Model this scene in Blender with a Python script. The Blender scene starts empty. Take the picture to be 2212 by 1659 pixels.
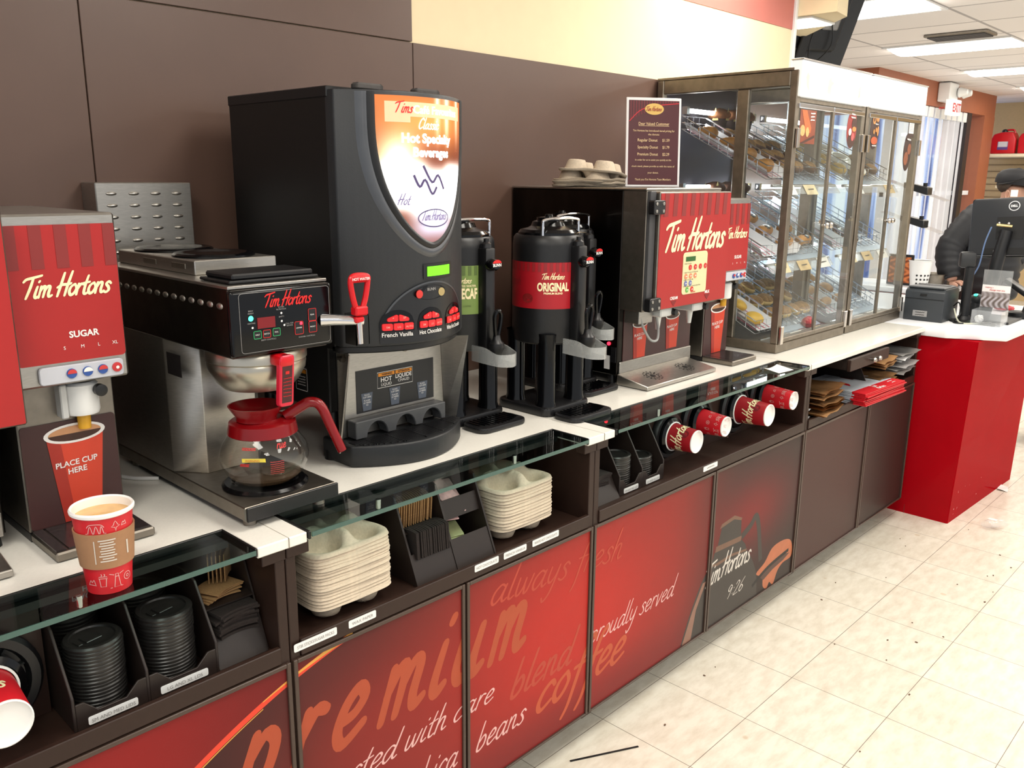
import bpy, bmesh, math, random
from mathutils import Vector as V, Matrix as M
PI = math.pi
RND = random.Random(7)
S = bpy.context.scene
C = S.collection

# ------------------------------------------------------------------ camera, world, exposure
cam_d = bpy.data.cameras.new('camera'); cam = bpy.data.objects.new('camera', cam_d); C.objects.link(cam)
cam_d.sensor_width = 36; cam_d.lens = 1853.1477 / 2212 * 36; cam_d.clip_start = .05; cam_d.clip_end = 200
_y, _p, _r = (math.radians(a) for a in (46.3501, 13.5589, 0.5098))
_f = V((math.sin(_y) * math.cos(_p), math.cos(_y) * math.cos(_p), -math.sin(_p)))
_rt = V((math.cos(_y), -math.sin(_y), 0)); _up = _rt.cross(_f)
_rt2 = math.cos(_r) * _rt + math.sin(_r) * _up; _up2 = -math.sin(_r) * _rt + math.cos(_r) * _up
cam.matrix_world = M(((_rt2.x, _up2.x, -_f.x, 0.0), (_rt2.y, _up2.y, -_f.y, -1.32916), (_rt2.z, _up2.z, -_f.z, 1.5825), (0, 0, 0, 1)))
S.camera = cam
w = bpy.data.worlds.new('world'); S.world = w; w.use_nodes = True
w.node_tree.nodes['Background'].inputs[0].default_value = (.93, .96, 1, 1)
w.node_tree.nodes['Background'].inputs[1].default_value = .5
S.view_settings.view_transform = 'Standard'; S.view_settings.look = 'None'
S.view_settings.gamma = 1; S.view_settings.use_curve_mapping = False
S.view_settings.exposure = .58
S.cycles.use_denoising = True
S.cycles.max_bounces = 8; S.cycles.transparent_max_bounces = 24
S.cycles.diffuse_bounces = 3; S.cycles.glossy_bounces = 4; S.cycles.transmission_bounces = 6
S.cycles.caustics_reflective = False; S.cycles.caustics_refractive = False
S.cycles.sample_clamp_indirect = 6
CEIL = 2.6
LIGHT = 10.0        # strength of the ceiling fluorescents

# ------------------------------------------------------------------ materials
def lin(c):
    return tuple(((x / 255) / 12.92 if x / 255 <= .04045 else ((x / 255 + .055) / 1.055) ** 2.4) for x in c[:3]) + (1,)
MATS = {}
def mat(name, c=(200, 200, 200), rough=.5, metal=0, var=.06, sc=30, bump=0, emit=0, coat=0, stretch=(1, 1, 1), attr=False, spec=.5, alpha=1):
    if name in MATS: return MATS[name]
    m = bpy.data.materials.new(name); m.use_nodes = True; nt = m.node_tree; b = nt.nodes['Principled BSDF']; L = nt.links
    N = nt.nodes.new
    tc = N('ShaderNodeTexCoord'); mp = N('ShaderNodeMapping'); mp.inputs['Scale'].default_value = stretch
    nz = N('ShaderNodeTexNoise'); nz.inputs['Scale'].default_value = sc; nz.inputs['Detail'].default_value = 4
    L.new(tc.outputs['Object'], mp.inputs[0]); L.new(mp.outputs[0], nz.inputs[0])
    mx = N('ShaderNodeMix'); mx.data_type = 'RGBA'; mx.blend_type = 'MULTIPLY'; mx.inputs[0].default_value = 1
    rp = N('ShaderNodeValToRGB'); rp.color_ramp.elements[0].position = .3; rp.color_ramp.elements[1].position = .7
    lo = 1 - var; rp.color_ramp.elements[0].color = (lo, lo, lo, 1); rp.color_ramp.elements[1].color = (1, 1, 1, 1)
    L.new(nz.outputs[0], rp.inputs[0]); L.new(rp.outputs[0], mx.inputs[7])
    if attr:
        at = N('ShaderNodeAttribute'); at.attribute_name = 'Col'; L.new(at.outputs['Color'], mx.inputs[6])
    else: mx.inputs[6].default_value = lin(c)
    L.new(mx.outputs[2], b.inputs['Base Color'])
    b.inputs['Metallic'].default_value = metal; b.inputs['Roughness'].default_value = rough
    b.inputs['Coat Weight'].default_value = coat; b.inputs['Specular IOR Level'].default_value = spec
    b.inputs['Alpha'].default_value = alpha
    if bump:
        bp = N('ShaderNodeBump'); bp.inputs['Strength'].default_value = bump; bp.inputs['Distance'].default_value = .002
        L.new(nz.outputs[0], bp.inputs['Height']); L.new(bp.outputs[0], b.inputs['Normal'])
    if emit:
        L.new(mx.outputs[2], b.inputs['Emission Color']); b.inputs['Emission Strength'].default_value = emit
    MATS[name] = m; return m
def glass(name, tint=(1, 1, 1), ref=.9, rough=.02, ior=1.45, dirt=0):
    if name in MATS: return MATS[name]
    m = bpy.data.materials.new(name); m.use_nodes = True; nt = m.node_tree; nt.nodes.clear(); N = nt.nodes.new; L = nt.links
    o = N('ShaderNodeOutputMaterial'); mx = N('ShaderNodeMixShader'); t = N('ShaderNodeBsdfTransparent'); g = N('ShaderNodeBsdfGlossy')
    t.inputs[0].default_value = (*tint, 1); g.inputs[0].default_value = (ref, ref, ref, 1); g.inputs['Roughness'].default_value = rough
    fr = N('ShaderNodeFresnel'); fr.inputs[0].default_value = ior
    ge = N('ShaderNodeNewGeometry'); fb = N('ShaderNodeMath'); fb.operation = 'SUBTRACT'; fb.inputs[0].default_value = 1; L.new(ge.outputs['Backfacing'], fb.inputs[1])
    fm = N('ShaderNodeMath'); fm.operation = 'MULTIPLY'; L.new(fr.outputs[0], fm.inputs[0]); L.new(fb.outputs[0], fm.inputs[1])
    L.new(fm.outputs[0], mx.inputs[0]); L.new(t.outputs[0], mx.inputs[1]); L.new(g.outputs[0], mx.inputs[2])
    last = mx
    if dirt:
        d = N('ShaderNodeBsdfDiffuse'); d.inputs[0].default_value = (.85, .87, .88, 1)
        m2 = N('ShaderNodeMixShader'); tc = N('ShaderNodeTexCoord'); nz = N('ShaderNodeTexNoise'); nz.inputs['Scale'].default_value = 7
        mp = N('ShaderNodeMath'); mp.operation = 'MULTIPLY'; mp.inputs[1].default_value = dirt
        L.new(tc.outputs['Object'], nz.inputs[0]); L.new(nz.outputs[0], mp.inputs[0]); L.new(mp.outputs[0], m2.inputs[0])
        L.new(mx.outputs[0], m2.inputs[1]); L.new(d.outputs[0], m2.inputs[2]); last = m2
    L.new(last.outputs[0], o.inputs[0]); MATS[name] = m; return m

STEEL = mat('brushed_steel', (186, 182, 175), .36, 1, .16, 60, .05, stretch=(1, 1, 9))
STEELD = mat('dull_steel', (146, 139, 129), .42, 1, .2, 40, .05)
CHROME = mat('chrome', (225, 225, 228), .08, 1, .02)
BLACKP = mat('black_plastic', (20, 20, 22), .38, 0, .2, 80, .04)
BLACKG = mat('black_gloss', (8, 8, 10), .14, 0, .1, 40, spec=.35)
BLACKM = mat('black_painted_metal', (12, 11, 11), .45, 0, .2, 60, .03)
CHAR = mat('charcoal_plastic', (38, 40, 43), .5, 0, .12, 300, .08)
WHITEP = mat('white_plastic', (238, 238, 236), .35, 0, .03)
STONE = mat('white_stone', (244, 240, 230), .18, 0, .05, 220, coat=.1)
LAM = mat('brown_cabinet_laminate', (50, 34, 28), .42, 0, .1, 60, .02, spec=.3)
LAMD = mat('dark_brown_plastic', (38, 28, 24), .45, 0, .1, 60)
REDP = mat('red_plastic', (205, 16, 26), .3, 0, .06)
REDPANEL = mat('red_printed_panel', (170, 32, 30), .35, 0, .03)
CREAMINK = mat('cream_ink', (255, 238, 190), .5, 0, .02)
WHITEINK = mat('white_ink', (240, 236, 232), .5, 0, .02)
PINKINK = mat('pale_pink_ink', (226, 176, 172), .5, 0, .04)
ORANGEINK = mat('orange_ink', (172, 70, 38), .5, 0, .05)
REDINK = mat('red_ink', (205, 25, 25), .5, 0, .03)
DKRED = mat('dark_red_ink', (128, 24, 24), .45, 0, .05)
BLACKINK = mat('black_ink', (22, 18, 18), .5, 0, .03)
BROWNINK = mat('brown_ink', (62, 28, 26), .45, 0, .06)
GREYINK = mat('grey_ink', (150, 148, 146), .5, 0, .04)
PRINT = mat('printed_film', rough=.4, spec=.22, var=.03, attr=True)
PAPERW = mat('white_paper', (236, 234, 230), .8, 0, .04)
KRAFT = mat('kraft_paper', (176, 132, 84), .85, 0, .14, 90, .1)
PULP = mat('grey_moulded_pulp', (214, 197, 174), .95, 0, .14, 160, .35)
GLASS = glass('clear_glass', (.985, .99, .99))
GLASSC = glass('case_glass', (.96, .98, .98), dirt=.045)
GLASSS = glass('shelf_glass', (.72, .82, .80), ior=1.5)
EDGEG = mat('green_glass_edge', (58, 92, 84), .15, 0, .1, coat=.4)

# ------------------------------------------------------------------ mesh helpers
def bx(bm, x0, x1, y0, y1, z0, z1, bev=0, seg=1):
    r = bmesh.ops.create_cube(bm, size=1)['verts']
    for v in r: v.co = V((x0 + (v.co.x + .5) * (x1 - x0), y0 + (v.co.y + .5) * (y1 - y0), z0 + (v.co.z + .5) * (z1 - z0)))
    if bev:
        es = {e for v in r for e in v.link_edges}
        bmesh.ops.bevel(bm, geom=list(es), offset=bev, segments=seg, affect='EDGES', profile=.5)
    return bm
def BX(*a, **k): return bx(bmesh.new(), *a, **k)
def lathe(bm, prof, c=(0, 0, 0), n=32, axis='z', a0=0, a1=2 * PI, sx=1, sy=1):
    full = abs(a1 - a0 - 2 * PI) < 1e-6; k = n if full else n + 1; rows = []
    def put(r, z, a):
        p = V((r * math.cos(a) * sx, r * math.sin(a) * sy, z))
        if axis == 'y': p = V((p.x, p.z, p.y))
        elif axis == 'x': p = V((p.z, p.x, p.y))
        return bm.verts.new(p + V(c))
    for r, z in prof:
        if r < 1e-6: rows.append([put(0, z, 0)])
        else: rows.append([put(r, z, a0 + (a1 - a0) * i / n) for i in range(k)])
    for A, B in zip(rows, rows[1:]):
        for i in range(n):
            j = (i + 1) % k
            f = [A[i % len(A)], A[j % len(A)], B[j % len(B)], B[i % len(B)]]
            u = []
            for v in f:
                if v not in u: u.append(v)
            if len(u) > 2:
                try: bm.faces.new(u[::-1] if axis == 'y' else u)
                except ValueError: pass
    return bm
def smooth(pts, n=6, closed=False):
    P = [V(p) for p in pts]; out = []
    if len(P) < 3: return P
    m = len(P); rng = range(m if closed else m - 1)
    for i in rng:
        a = P[(i - 1) % m] if closed or i > 0 else P[0]; b = P[i]; c = P[(i + 1) % m]; d = P[(i + 2) % m] if closed or i + 2 < m else P[-1]
        for j in range(n):
            t = j / n
            out.append(.5 * ((2 * b) + (c - a) * t + (2 * a - 5 * b + 4 * c - d) * t * t + (3 * b - a - 3 * c + d) * t ** 3))
    if not closed: out.append(P[-1])
    return out
def tube(bm, pts, r, n=8, closed=False, cap=True):
    P = [V(p) for p in pts]; rows = []; up = V((0, 0, 1)); m = len(P); N = None
    for i, p in enumerate(P):
        a = P[(i - 1) % m] if closed or i else P[i]; b = P[(i + 1) % m] if closed or i < m - 1 else P[i]
        t = (b - a).normalized()
        if N is None: N = t.cross(up if abs(t.z) < .9 else V((1, 0, 0))).normalized()
        else: N = (N - t * N.dot(t)).normalized()
        Bn = t.cross(N); rr = r[i] if isinstance(r, (list, tuple)) else r
        rows.append([bm.verts.new(p + rr * (math.cos(2 * PI * k / n) * N + math.sin(2 * PI * k / n) * Bn)) for k in range(n)])
    for i in range(m if closed else m - 1):
        A, B = rows[i], rows[(i + 1) % m]
        for k in range(n): bm.faces.new((A[k], A[(k + 1) % n], B[(k + 1) % n], B[k]))
    if cap and not closed: bm.faces.new(rows[0][::-1]); bm.faces.new(rows[-1])
    return bm
def prism(bm, poly, axis, a, b, bev=0, seg=1):
    """poly in the two other axes (x,y,z order), extruded along axis from a to b"""
    def P(u, v, t): return {'x': (t, u, v), 'y': (u, t, v), 'z': (u, v, t)}[axis]
    A = [bm.verts.new(P(u, v, a)) for u, v in poly]; B = [bm.verts.new(P(u, v, b)) for u, v in poly]; n = len(poly); F = []
    F.append(bm.faces.new(A)); F.append(bm.faces.new(B[::-1]))
    for i in range(n): F.append(bm.faces.new((A[i], B[i], B[(i + 1) % n], A[(i + 1) % n])))
    bmesh.ops.recalc_face_normals(bm, faces=F)
    if bev: bmesh.ops.bevel(bm, geom=list({e for v in A + B for e in v.link_edges}), offset=bev, segments=seg, affect='EDGES', profile=.5)
    return bm
def ball(bm, c, r, seg=16, rings=10):
    r = r if isinstance(r, (list, tuple)) else (r, r, r)
    vs = bmesh.ops.create_uvsphere(bm, u_segments=seg, v_segments=rings, radius=1)['verts']
    for v in vs: v.co = V((c[0] + v.co.x * r[0], c[1] + v.co.y * r[1], c[2] + v.co.z * r[2]))
    return bm
def grid(bm, fn, nu, nv, wrap=False):
    rows = [[bm.verts.new(fn(i / nu, j / nv)) for i in range(nu if wrap else nu + 1)] for j in range(nv + 1)]
    for j in range(nv):
        for i in range(nu):
            k = (i + 1) % nu if wrap else i + 1
            bm.faces.new((rows[j][i], rows[j][k], rows[j + 1][k], rows[j + 1][i]))
    return bm
def rrect(x0, x1, y0, y1, r, n=5):
    out = []
    for cx, cy, a in ((x1 - r, y1 - r, 0), (x0 + r, y1 - r, 90), (x0 + r, y0 + r, 180), (x1 - r, y0 + r, 270)):
        for i in range(n + 1):
            t = math.radians(a + 90 * i / n); out.append((cx + r * math.cos(t), cy + r * math.sin(t)))
    return out
def sweep_rot(bm, verts, c, axis, deg):
    bmesh.ops.rotate(bm, verts=verts, cent=V(c), matrix=M.Rotation(math.radians(deg), 3, axis))
# ------------------------------------------------------------------ object helpers
ORG = {}
def root_loc(p):
    while p.parent: p = p.parent
    return ORG.get(p.name, V((0, 0, 0)))
def obj(name, bm, m, parent=None, ang=35, sm=True, label=None):
    me = bpy.data.meshes.new(name)
    if isinstance(bm, bpy.types.Mesh): me = bm
    else:
        bm.normal_update(); bm.to_mesh(me); bm.free()
    o = bpy.data.objects.new(name, me); C.objects.link(o)
    for mm in (m if isinstance(m, (list, tuple)) else [m]): me.materials.append(mm)
    if parent is not None:
        d = root_loc(parent); me.transform(M.Translation(-d)); o.parent = parent
    if sm and len(me.polygons):
        me.polygons.foreach_set('use_smooth', [True] * len(me.polygons)); me.set_sharp_from_angle(angle=math.radians(ang))
    if label: o['label'] = label
    return o
def tag(o, label, cat, group=None, kind=None):
    o['label'] = label; o['category'] = cat
    if group: o['group'] = group
    if kind: o['kind'] = kind
    return o
def thing(name, label, cat, loc=(0, 0, 0), group=None):
    o = bpy.data.objects.new(name, None); C.objects.link(o); o.location = loc; o.empty_display_size = .05
    ORG[o.name] = V(loc); return tag(o, label, cat, group)
def solo(name, bm, m, label, cat, loc=(0, 0, 0), group=None, kind=None, **k):
    """one thing that is one mesh, built in world coordinates, origin at loc"""
    o = obj(name, bm, m, **k); o.data.transform(M.Translation(-V(loc))); o.location = loc
    ORG[o.name] = V(loc)
    return tag(o, label, cat, group, kind)
def struct(name, bm, m, **k):
    o = obj(name, bm, m, **k); o['kind'] = 'structure'; return o
def dup(o, loc=None, rot=None, label=None, group=None, parent=None):
    c = o.copy(); C.objects.link(c)
    if parent is not None: c.parent = parent
    for ch in list(o.children): dup(ch, parent=c)
    if parent is None:
        ORG[c.name] = ORG.get(o.name, V((0, 0, 0)))
        if loc is not None: c.location = loc
        if rot is not None: c.rotation_euler = rot
        if label: c['label'] = label
        if group: c['group'] = group
    return c
# ------------------------------------------------------------------ lettering
_tc = {}
def sans(s, bold=0):
    k = (s, bold)
    if k not in _tc:
        c = bpy.data.curves.new('t', 'FONT'); c.body = s; c.offset = bold; c.resolution_u = 3
        o = bpy.data.objects.new('t', c); me = o.to_mesh()
        vs = [tuple(v.co[:2]) for v in me.vertices]; fs = [tuple(p.vertices) for p in me.polygons]
        o.to_mesh_clear(); bpy.data.objects.remove(o); bpy.data.curves.remove(c)
        x0 = min(v[0] for v in vs); x1 = max(v[0] for v in vs)
        _tc[k] = ([((x - x0) / .7, y / .7) for x, y in vs], fs, (x1 - x0) / .7)   # capital height = 1
    return _tc[k]
def scrib(width, k=3):
    """a short unreadable line of print, height about 1"""
    v, f, _ = line2([(width * i / 14, .45 + .3 * math.sin(i * 2.3 + k) * (i % 3 > 0)) for i in range(15)], .42, 1); return v, f, width
def narrow(s, most, bold=0):
    g = sans(s, bold); k = min(1, most / g[2]); return ([(a * k, b) for a, b in g[0]], g[1], g[2] * k)
G = {  # brush-script strokes, x-height 1
 'a': (1.0, [[(.72, .85), (.45, 1), (.14, .7), (.08, .25), (.28, 0), (.58, .3), (.78, .95)], [(.78, .95), (.68, .3), (.8, .02), (1.0, .15)]]),
 'b': (.85, [[(.2, 1.95), (.12, 1), (.1, .15), (.32, 0), (.62, .25), (.66, .7), (.46, .95), (.14, .6)]]),
 'c': (.75, [[(.68, .8), (.48, 1), (.18, .75), (.08, .3), (.28, 0), (.68, .22)]]),
 'd': (1.0, [[(.72, .85), (.45, 1), (.14, .7), (.08, .25), (.28, 0), (.58, .3), (.78, .9)], [(.9, 2.0), (.8, 1), (.7, .25), (.82, .02), (1.0, .12)]]),
 'e': (.8, [[(.12, .45), (.45, .52), (.64, .78), (.44, 1), (.18, .75), (.09, .3), (.3, 0), (.75, .25)]]),
 'f': (.7, [[(.85, 1.75), (.68, 2), (.46, 1.6), (.34, .5), (.26, -.5), (.1, -.95)], [(.08, .95), (.75, 1.02)]]),
 'h': (.9, [[(.24, 2), (.14, 1), (.08, 0)], [(.1, .5), (.34, .95), (.58, .9), (.54, .3), (.64, .02), (.86, .12)]]),
 'i': (.45, [[(.2, 1), (.1, .25), (.22, 0), (.42, .12)], [(.27, 1.42), (.3, 1.5)]]),
 'l': (.48, [[(.3, 2), (.18, 1), (.12, .2), (.26, 0), (.45, .12)]]),
 'm': (1.3, [[(.14, 1), (.08, 0)], [(.1, .5), (.32, .95), (.5, .88), (.46, .02)], [(.48, .5), (.72, .97), (.92, .88), (.88, .3), (.98, .02), (1.2, .12)]]),
 'n': (.92, [[(.14, 1), (.08, 0)], [(.1, .5), (.34, .95), (.58, .9), (.54, .3), (.64, .02), (.86, .12)]]),
 'o': (.8, [[(.46, 1), (.16, .75), (.08, .32), (.28, 0), (.56, .2), (.68, .62), (.48, 1.0)]]),
 'p': (.88, [[(.18, 1.05), (.06, 0), (-.06, -.95)], [(.1, .55), (.4, 1), (.68, .8), (.62, .28), (.35, .0), (.1, .18)]]),
 'r': (.65, [[(.14, 1), (.08, 0)], [(.1, .5), (.34, .95), (.6, .9)]]),
 's': (.68, [[(.62, .82), (.4, 1), (.2, .78), (.42, .5), (.52, .2), (.28, 0), (.02, .15)]]),
 't': (.58, [[(.34, 1.7), (.2, .8), (.18, .15), (.34, 0), (.55, .12)], [(.0, 1.02), (.55, 1.1)]]),
 'u': (.95, [[(.14, 1), (.08, .3), (.28, 0), (.55, .3), (.68, 1)], [(.68, 1), (.6, .25), (.72, 0), (.92, .12)]]),
 'v': (.75, [[(.1, 1), (.2, .05), (.32, .08), (.68, 1)]]),
 'w': (1.1, [[(.12, 1), (.1, .2), (.28, .03), (.5, .4), (.56, .9)], [(.56, .5), (.64, .05), (.84, .2), (1.0, 1)]]),
 'y': (.85, [[(.14, 1), (.1, .35), (.3, .08), (.58, .4), (.72, 1)], [(.72, 1), (.6, .1), (.44, -.6), (.16, -.95), (0, -.7)]]),
 'T': (.95, [[(-.25, 1.5), (-.05, 1.72), (.5, 1.84), (1.2, 2.0)], [(.52, 1.82), (.4, .9), (.2, -.02)]]),
 'H': (1.1, [[(.3, 2.1), (.16, 1), (.02, -.02)], [(.98, 2.2), (.78, 1), (.66, 0)], [(-.1, .8), (.3, 1.02), (.8, 1.02), (1.05, 1.1)]]),
 'C': (.95, [[(.95, 1.6), (.7, 1.95), (.25, 1.5), (.08, .6), (.35, 0), (.9, .35)]]),
 '9': (.8, [[(.6, 1.3), (.3, 1.5), (.1, 1.1), (.35, .8), (.62, 1.2), (.55, .5), (.4, 0)]]),
 '2': (.8, [[(.1, 1.2), (.35, 1.5), (.6, 1.2), (.3, .5), (.05, .05), (.7, .1)]]),
 '6': (.8, [[(.55, 1.5), (.2, .9), (.1, .3), (.35, 0), (.62, .35), (.35, .7), (.12, .4)]]),
 ':': (.35, [[(.15, .3), (.17, .36)], [(.2, .9), (.22, .96)]]),
 ' ': (.5, []),
}
def script(s, w=.12, shear=.32, track=1.0):
    k = (s, w, shear, track, 'sc')
    if k in _tc: return _tc[k]
    vs, fs, x = [], [], 0
    for ch in s:
        adv, st = G[ch]
        for pl in st:
            P = smooth([(a, b, 0) for a, b in pl], 5); n = len(P)
            base = len(vs)
            for i, p in enumerate(P):
                t = (P[min(i + 1, n - 1)] - P[max(i - 1, 0)]); t = t.normalized() if t.length > 1e-9 else V((0, 1, 0))
                u = i / (n - 1); ww = w * (.78 + .22 * math.sin(PI * u)) * .5
                q = V((-t.y, t.x, 0)) * ww
                ex = V((0, 0, 0))
                for d in (q, -q):
                    a = p + d + ex; vs.append((x + a.x + shear * a.y, a.y))
            for i in range(n - 1): fs.append((base + 2 * i, base + 2 * i + 2, base + 2 * i + 3, base + 2 * i + 1))
            for i, sg in ((0, -1), (n - 1, 1)):        # rounded stroke ends
                p = P[i]; t = ((P[1] - P[0]) if i == 0 else (P[n - 1] - P[n - 2])); t = t.normalized() if t.length > 1e-9 else V((0, 1, 0))
                q = V((-t.y, t.x, 0)) * w * .39; c0 = len(vs)
                for j in range(7):
                    a = p + q * math.cos(PI * j / 6) + t * sg * w * .39 * math.sin(PI * j / 6); vs.append((x + a.x + shear * a.y, a.y))
                fs.append(tuple(range(c0, c0 + 7)) if sg < 0 else tuple(range(c0 + 6, c0 - 1, -1)))
        x += adv * track
    x0 = min(v[0] for v in vs); x1 = max(v[0] for v in vs)
    _tc[k] = ([(a - x0, b) for a, b in vs], fs, x1 - x0); return _tc[k]
def lifted(fn, u, v, dz):
    p = fn(u, v); n = (fn(u + 1e-3, v) - p).cross(fn(u, v + 1e-3) - p).normalized(); return p + n * dz
def letters(name, items, m, parent, fn, sm=False, label=None):
    """items: (glyphs, u, v, height, align, slope); fn(u, v) gives the point on the thing's surface; all become ONE printed part"""
    bm = bmesh.new()
    for (vs, fs, wd), u, v, h, al, *sl in items:
        sl = sl[0] if sl else 0; sx = sl2 = 1
        off = {'l': 0, 'c': -wd / 2, 'r': -wd}[al] * h
        B = [bm.verts.new(lifted(fn, u + off + a * h, v + b * h + sl * (off + a * h), k * 6e-7)) for k, (a, b) in enumerate(vs)]
        for f in fs:
            try: bm.faces.new([B[i] for i in f])
            except ValueError: pass
    return obj(name, bm, m, parent, sm=sm, label=label)
def plane_fn(o, xd, yd, lift=.0008):
    o, xd, yd = V(o), V(xd).normalized(), V(yd).normalized(); n = xd.cross(yd) * lift
    return lambda u, v: o + xd * u + yd * v + n
def front(y, lift=.0008): return lambda u, v: V((u, y - lift, v))      # a surface facing the aisle
def shape(bm, poly, fn):
    f = bm.faces.new([bm.verts.new(fn(u, v)) for u, v in poly]); return bm
def shapes(name, polys, m, parent, fn, label=None):
    bm = bmesh.new()
    for p in polys: shape(bm, p, fn)
    return obj(name, bm, m, parent, sm=False, label=label)
def circ(cx, cy, r, n=20, ry=None): return [(cx + r * math.cos(2 * PI * i / n), cy + (ry or r) * math.sin(2 * PI * i / n)) for i in range(n)]
def rect(x0, x1, y0, y1): return [(x0, y0), (x1, y0), (x1, y1), (x0, y1)]
def line2(pts, w, n=5, closed=False):
    """2D polyline of width w as quads -> glyph-like (verts, faces, width)"""
    P = smooth([(a, b, 0) for a, b in pts], n, closed) if n > 1 else [V((a, b, 0)) for a, b in pts]
    if closed: P.append(P[0])
    vs, fs = [], []; k = len(P)
    for i, p in enumerate(P):
        t = P[min(i + 1, k - 1)] - P[max(i - 1, 0)]
        if closed and i in (0, k - 1): t = P[1] - P[k - 2]
        t = t.normalized() if t.length > 1e-9 else V((1, 0, 0)); q = V((-t.y, t.x, 0)) * w / 2
        vs += [tuple((p + q)[:2]), tuple((p - q)[:2])]
    for i in range(k - 1): fs.append((2 * i, 2 * i + 2, 2 * i + 3, 2 * i + 1))
    return vs, fs, 0
def painted(name, fn, col, nu, nv, parent, m=None, mask=None):
    """a printed sheet: fn(u,v in 0..1) -> point, col(u,v) -> sRGB ink colour"""
    bm = grid(bmesh.new(), fn, nu, nv); o = obj(name, bm, m or PRINT, parent)
    at = o.data.color_attributes.new('Col', 'FLOAT_COLOR', 'POINT'); buf = []
    for j in range(nv + 1):
        for i in range(nu + 1): buf += list(lin(col(i / nu, j / nv)))
    at.data.foreach_set('color', buf); return o
def mixc(a, b, t):
    t = max(0, min(1, t)); return tuple(x + (y - x) * t for x, y in zip(a, b))
def sst(a, b, x):
    t = max(0, min(1, (x - a) / (b - a))); return t * t * (3 - 2 * t)
LOGO = 'Tim Hortons'
def logo(w=.27): return script('Tim', w, .3, .86), script('Hortons', w, .3, .86)
def logo_items(u, v, width, w=.27, slope=0):
    a, b = logo(w); gap = .25; h = width / (a[2] + b[2] + gap)
    return [(a, u, v, h, 'l', slope), (b, u + (a[2] + gap) * h, v + slope * (a[2] + gap) * h, h, 'l', slope)]
# ------------------------------------------------------------------ the room
WY = .783
def floor_mat():
    m = bpy.data.materials.new('vinyl_floor_tiles'); m.use_nodes = True; nt = m.node_tree; N = nt.nodes.new; L = nt.links; b = nt.nodes['Principled BSDF']
    tc = N('ShaderNodeTexCoord'); mp = N('ShaderNodeMapping'); mp.inputs['Location'].default_value = (-1.839 * 1, .2695, 0)
    br = N('ShaderNodeTexBrick'); br.offset = 0; br.inputs['Scale'].default_value = 1; br.inputs['Mortar Size'].default_value = .0011
    br.inputs['Brick Width'].default_value = .3048; br.inputs['Row Height'].default_value = .3048; br.inputs['Mortar Smooth'].default_value = .3
    br.inputs['Color1'].default_value = lin((232, 226, 211)); br.inputs['Color2'].default_value = lin((226, 220, 204)); br.inputs['Mortar'].default_value = lin((120, 108, 96))
    L.new(tc.outputs['Object'], mp.inputs[0]); L.new(mp.outputs[0], br.inputs[0])
    nz = N('ShaderNodeTexNoise'); nz.inputs['Scale'].default_value = 9; nz.inputs['Detail'].default_value = 8; nz.inputs['Roughness'].default_value = .65
    m2 = N('ShaderNodeMapping'); m2.inputs['Scale'].default_value = (1.2, 3, 1); L.new(tc.outputs['Object'], m2.inputs[0]); L.new(m2.outputs[0], nz.inputs[0])
    rp = N('ShaderNodeValToRGB'); rp.color_ramp.elements[0].position = .32; rp.color_ramp.elements[0].color = (.82, .79, .75, 1); rp.color_ramp.elements[1].position = .6; rp.color_ramp.elements[1].color = (1, 1, 1, 1)
    L.new(nz.outputs[0], rp.inputs[0])
    vo = N('ShaderNodeTexVoronoi'); vo.inputs['Scale'].default_value = 5.3; L.new(tc.outputs['Object'], vo.inputs[0])
    r2 = N('ShaderNodeValToRGB'); r2.color_ramp.elements[0].position = .045; r2.color_ramp.elements[0].color = (.72, .6, .45, 1); r2.color_ramp.elements[1].position = .07; r2.color_ramp.elements[1].color = (1, 1, 1, 1)
    L.new(vo.outputs['Distance'], r2.inputs[0])
    a = N('ShaderNodeMix'); a.data_type = 'RGBA'; a.blend_type = 'MULTIPLY'; a.inputs[0].default_value = 1; L.new(br.outputs[0], a.inputs[6]); L.new(rp.outputs[0], a.inputs[7])
    c = N('ShaderNodeMix'); c.data_type = 'RGBA'; c.blend_type = 'MULTIPLY'; c.inputs[0].default_value = .55; L.new(a.outputs[2], c.inputs[6]); L.new(r2.outputs[0], c.inputs[7])
    L.new(c.outputs[2], b.inputs['Base Color']); b.inputs['Roughness'].default_value = .32; b.inputs['Specular IOR Level'].default_value = .4
    return m
struct('floor', BX(-1.5, 15, -5, 4.2, -.05, 0), floor_mat(), sm=False)
def ceil_mat():
    m = bpy.data.materials.new('white_ceiling_tiles'); m.use_nodes = True; nt = m.node_tree; N = nt.nodes.new; L = nt.links; b = nt.nodes['Principled BSDF']
    tc = N('ShaderNodeTexCoord'); mp = N('ShaderNodeMapping'); mp.inputs['Location'].default_value = (-.35, -.63, 0)
    br = N('ShaderNodeTexBrick'); br.offset = 0; br.inputs['Scale'].default_value = 1; br.inputs['Mortar Size'].default_value = .012
    br.inputs['Brick Width'].default_value = .61; br.inputs['Row Height'].default_value = .92
    br.inputs['Color1'].default_value = lin((238, 234, 234)); br.inputs['Color2'].default_value = lin((234, 230, 230)); br.inputs['Mortar'].default_value = lin((176, 172, 174))
    L.new(tc.outputs['Object'], mp.inputs[0]); L.new(mp.outputs[0], br.inputs[0])
    nz = N('ShaderNodeTexNoise'); nz.inputs['Scale'].default_value = 90; L.new(tc.outputs['Object'], nz.inputs[0])
    bp = N('ShaderNodeBump'); bp.inputs['Strength'].default_value = .2; L.new(nz.outputs[0], bp.inputs['Height']); L.new(bp.outputs[0], b.inputs['Normal'])
    L.new(br.outputs[0], b.inputs['Base Color']); b.inputs['Roughness'].default_value = .9
    return m
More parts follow.
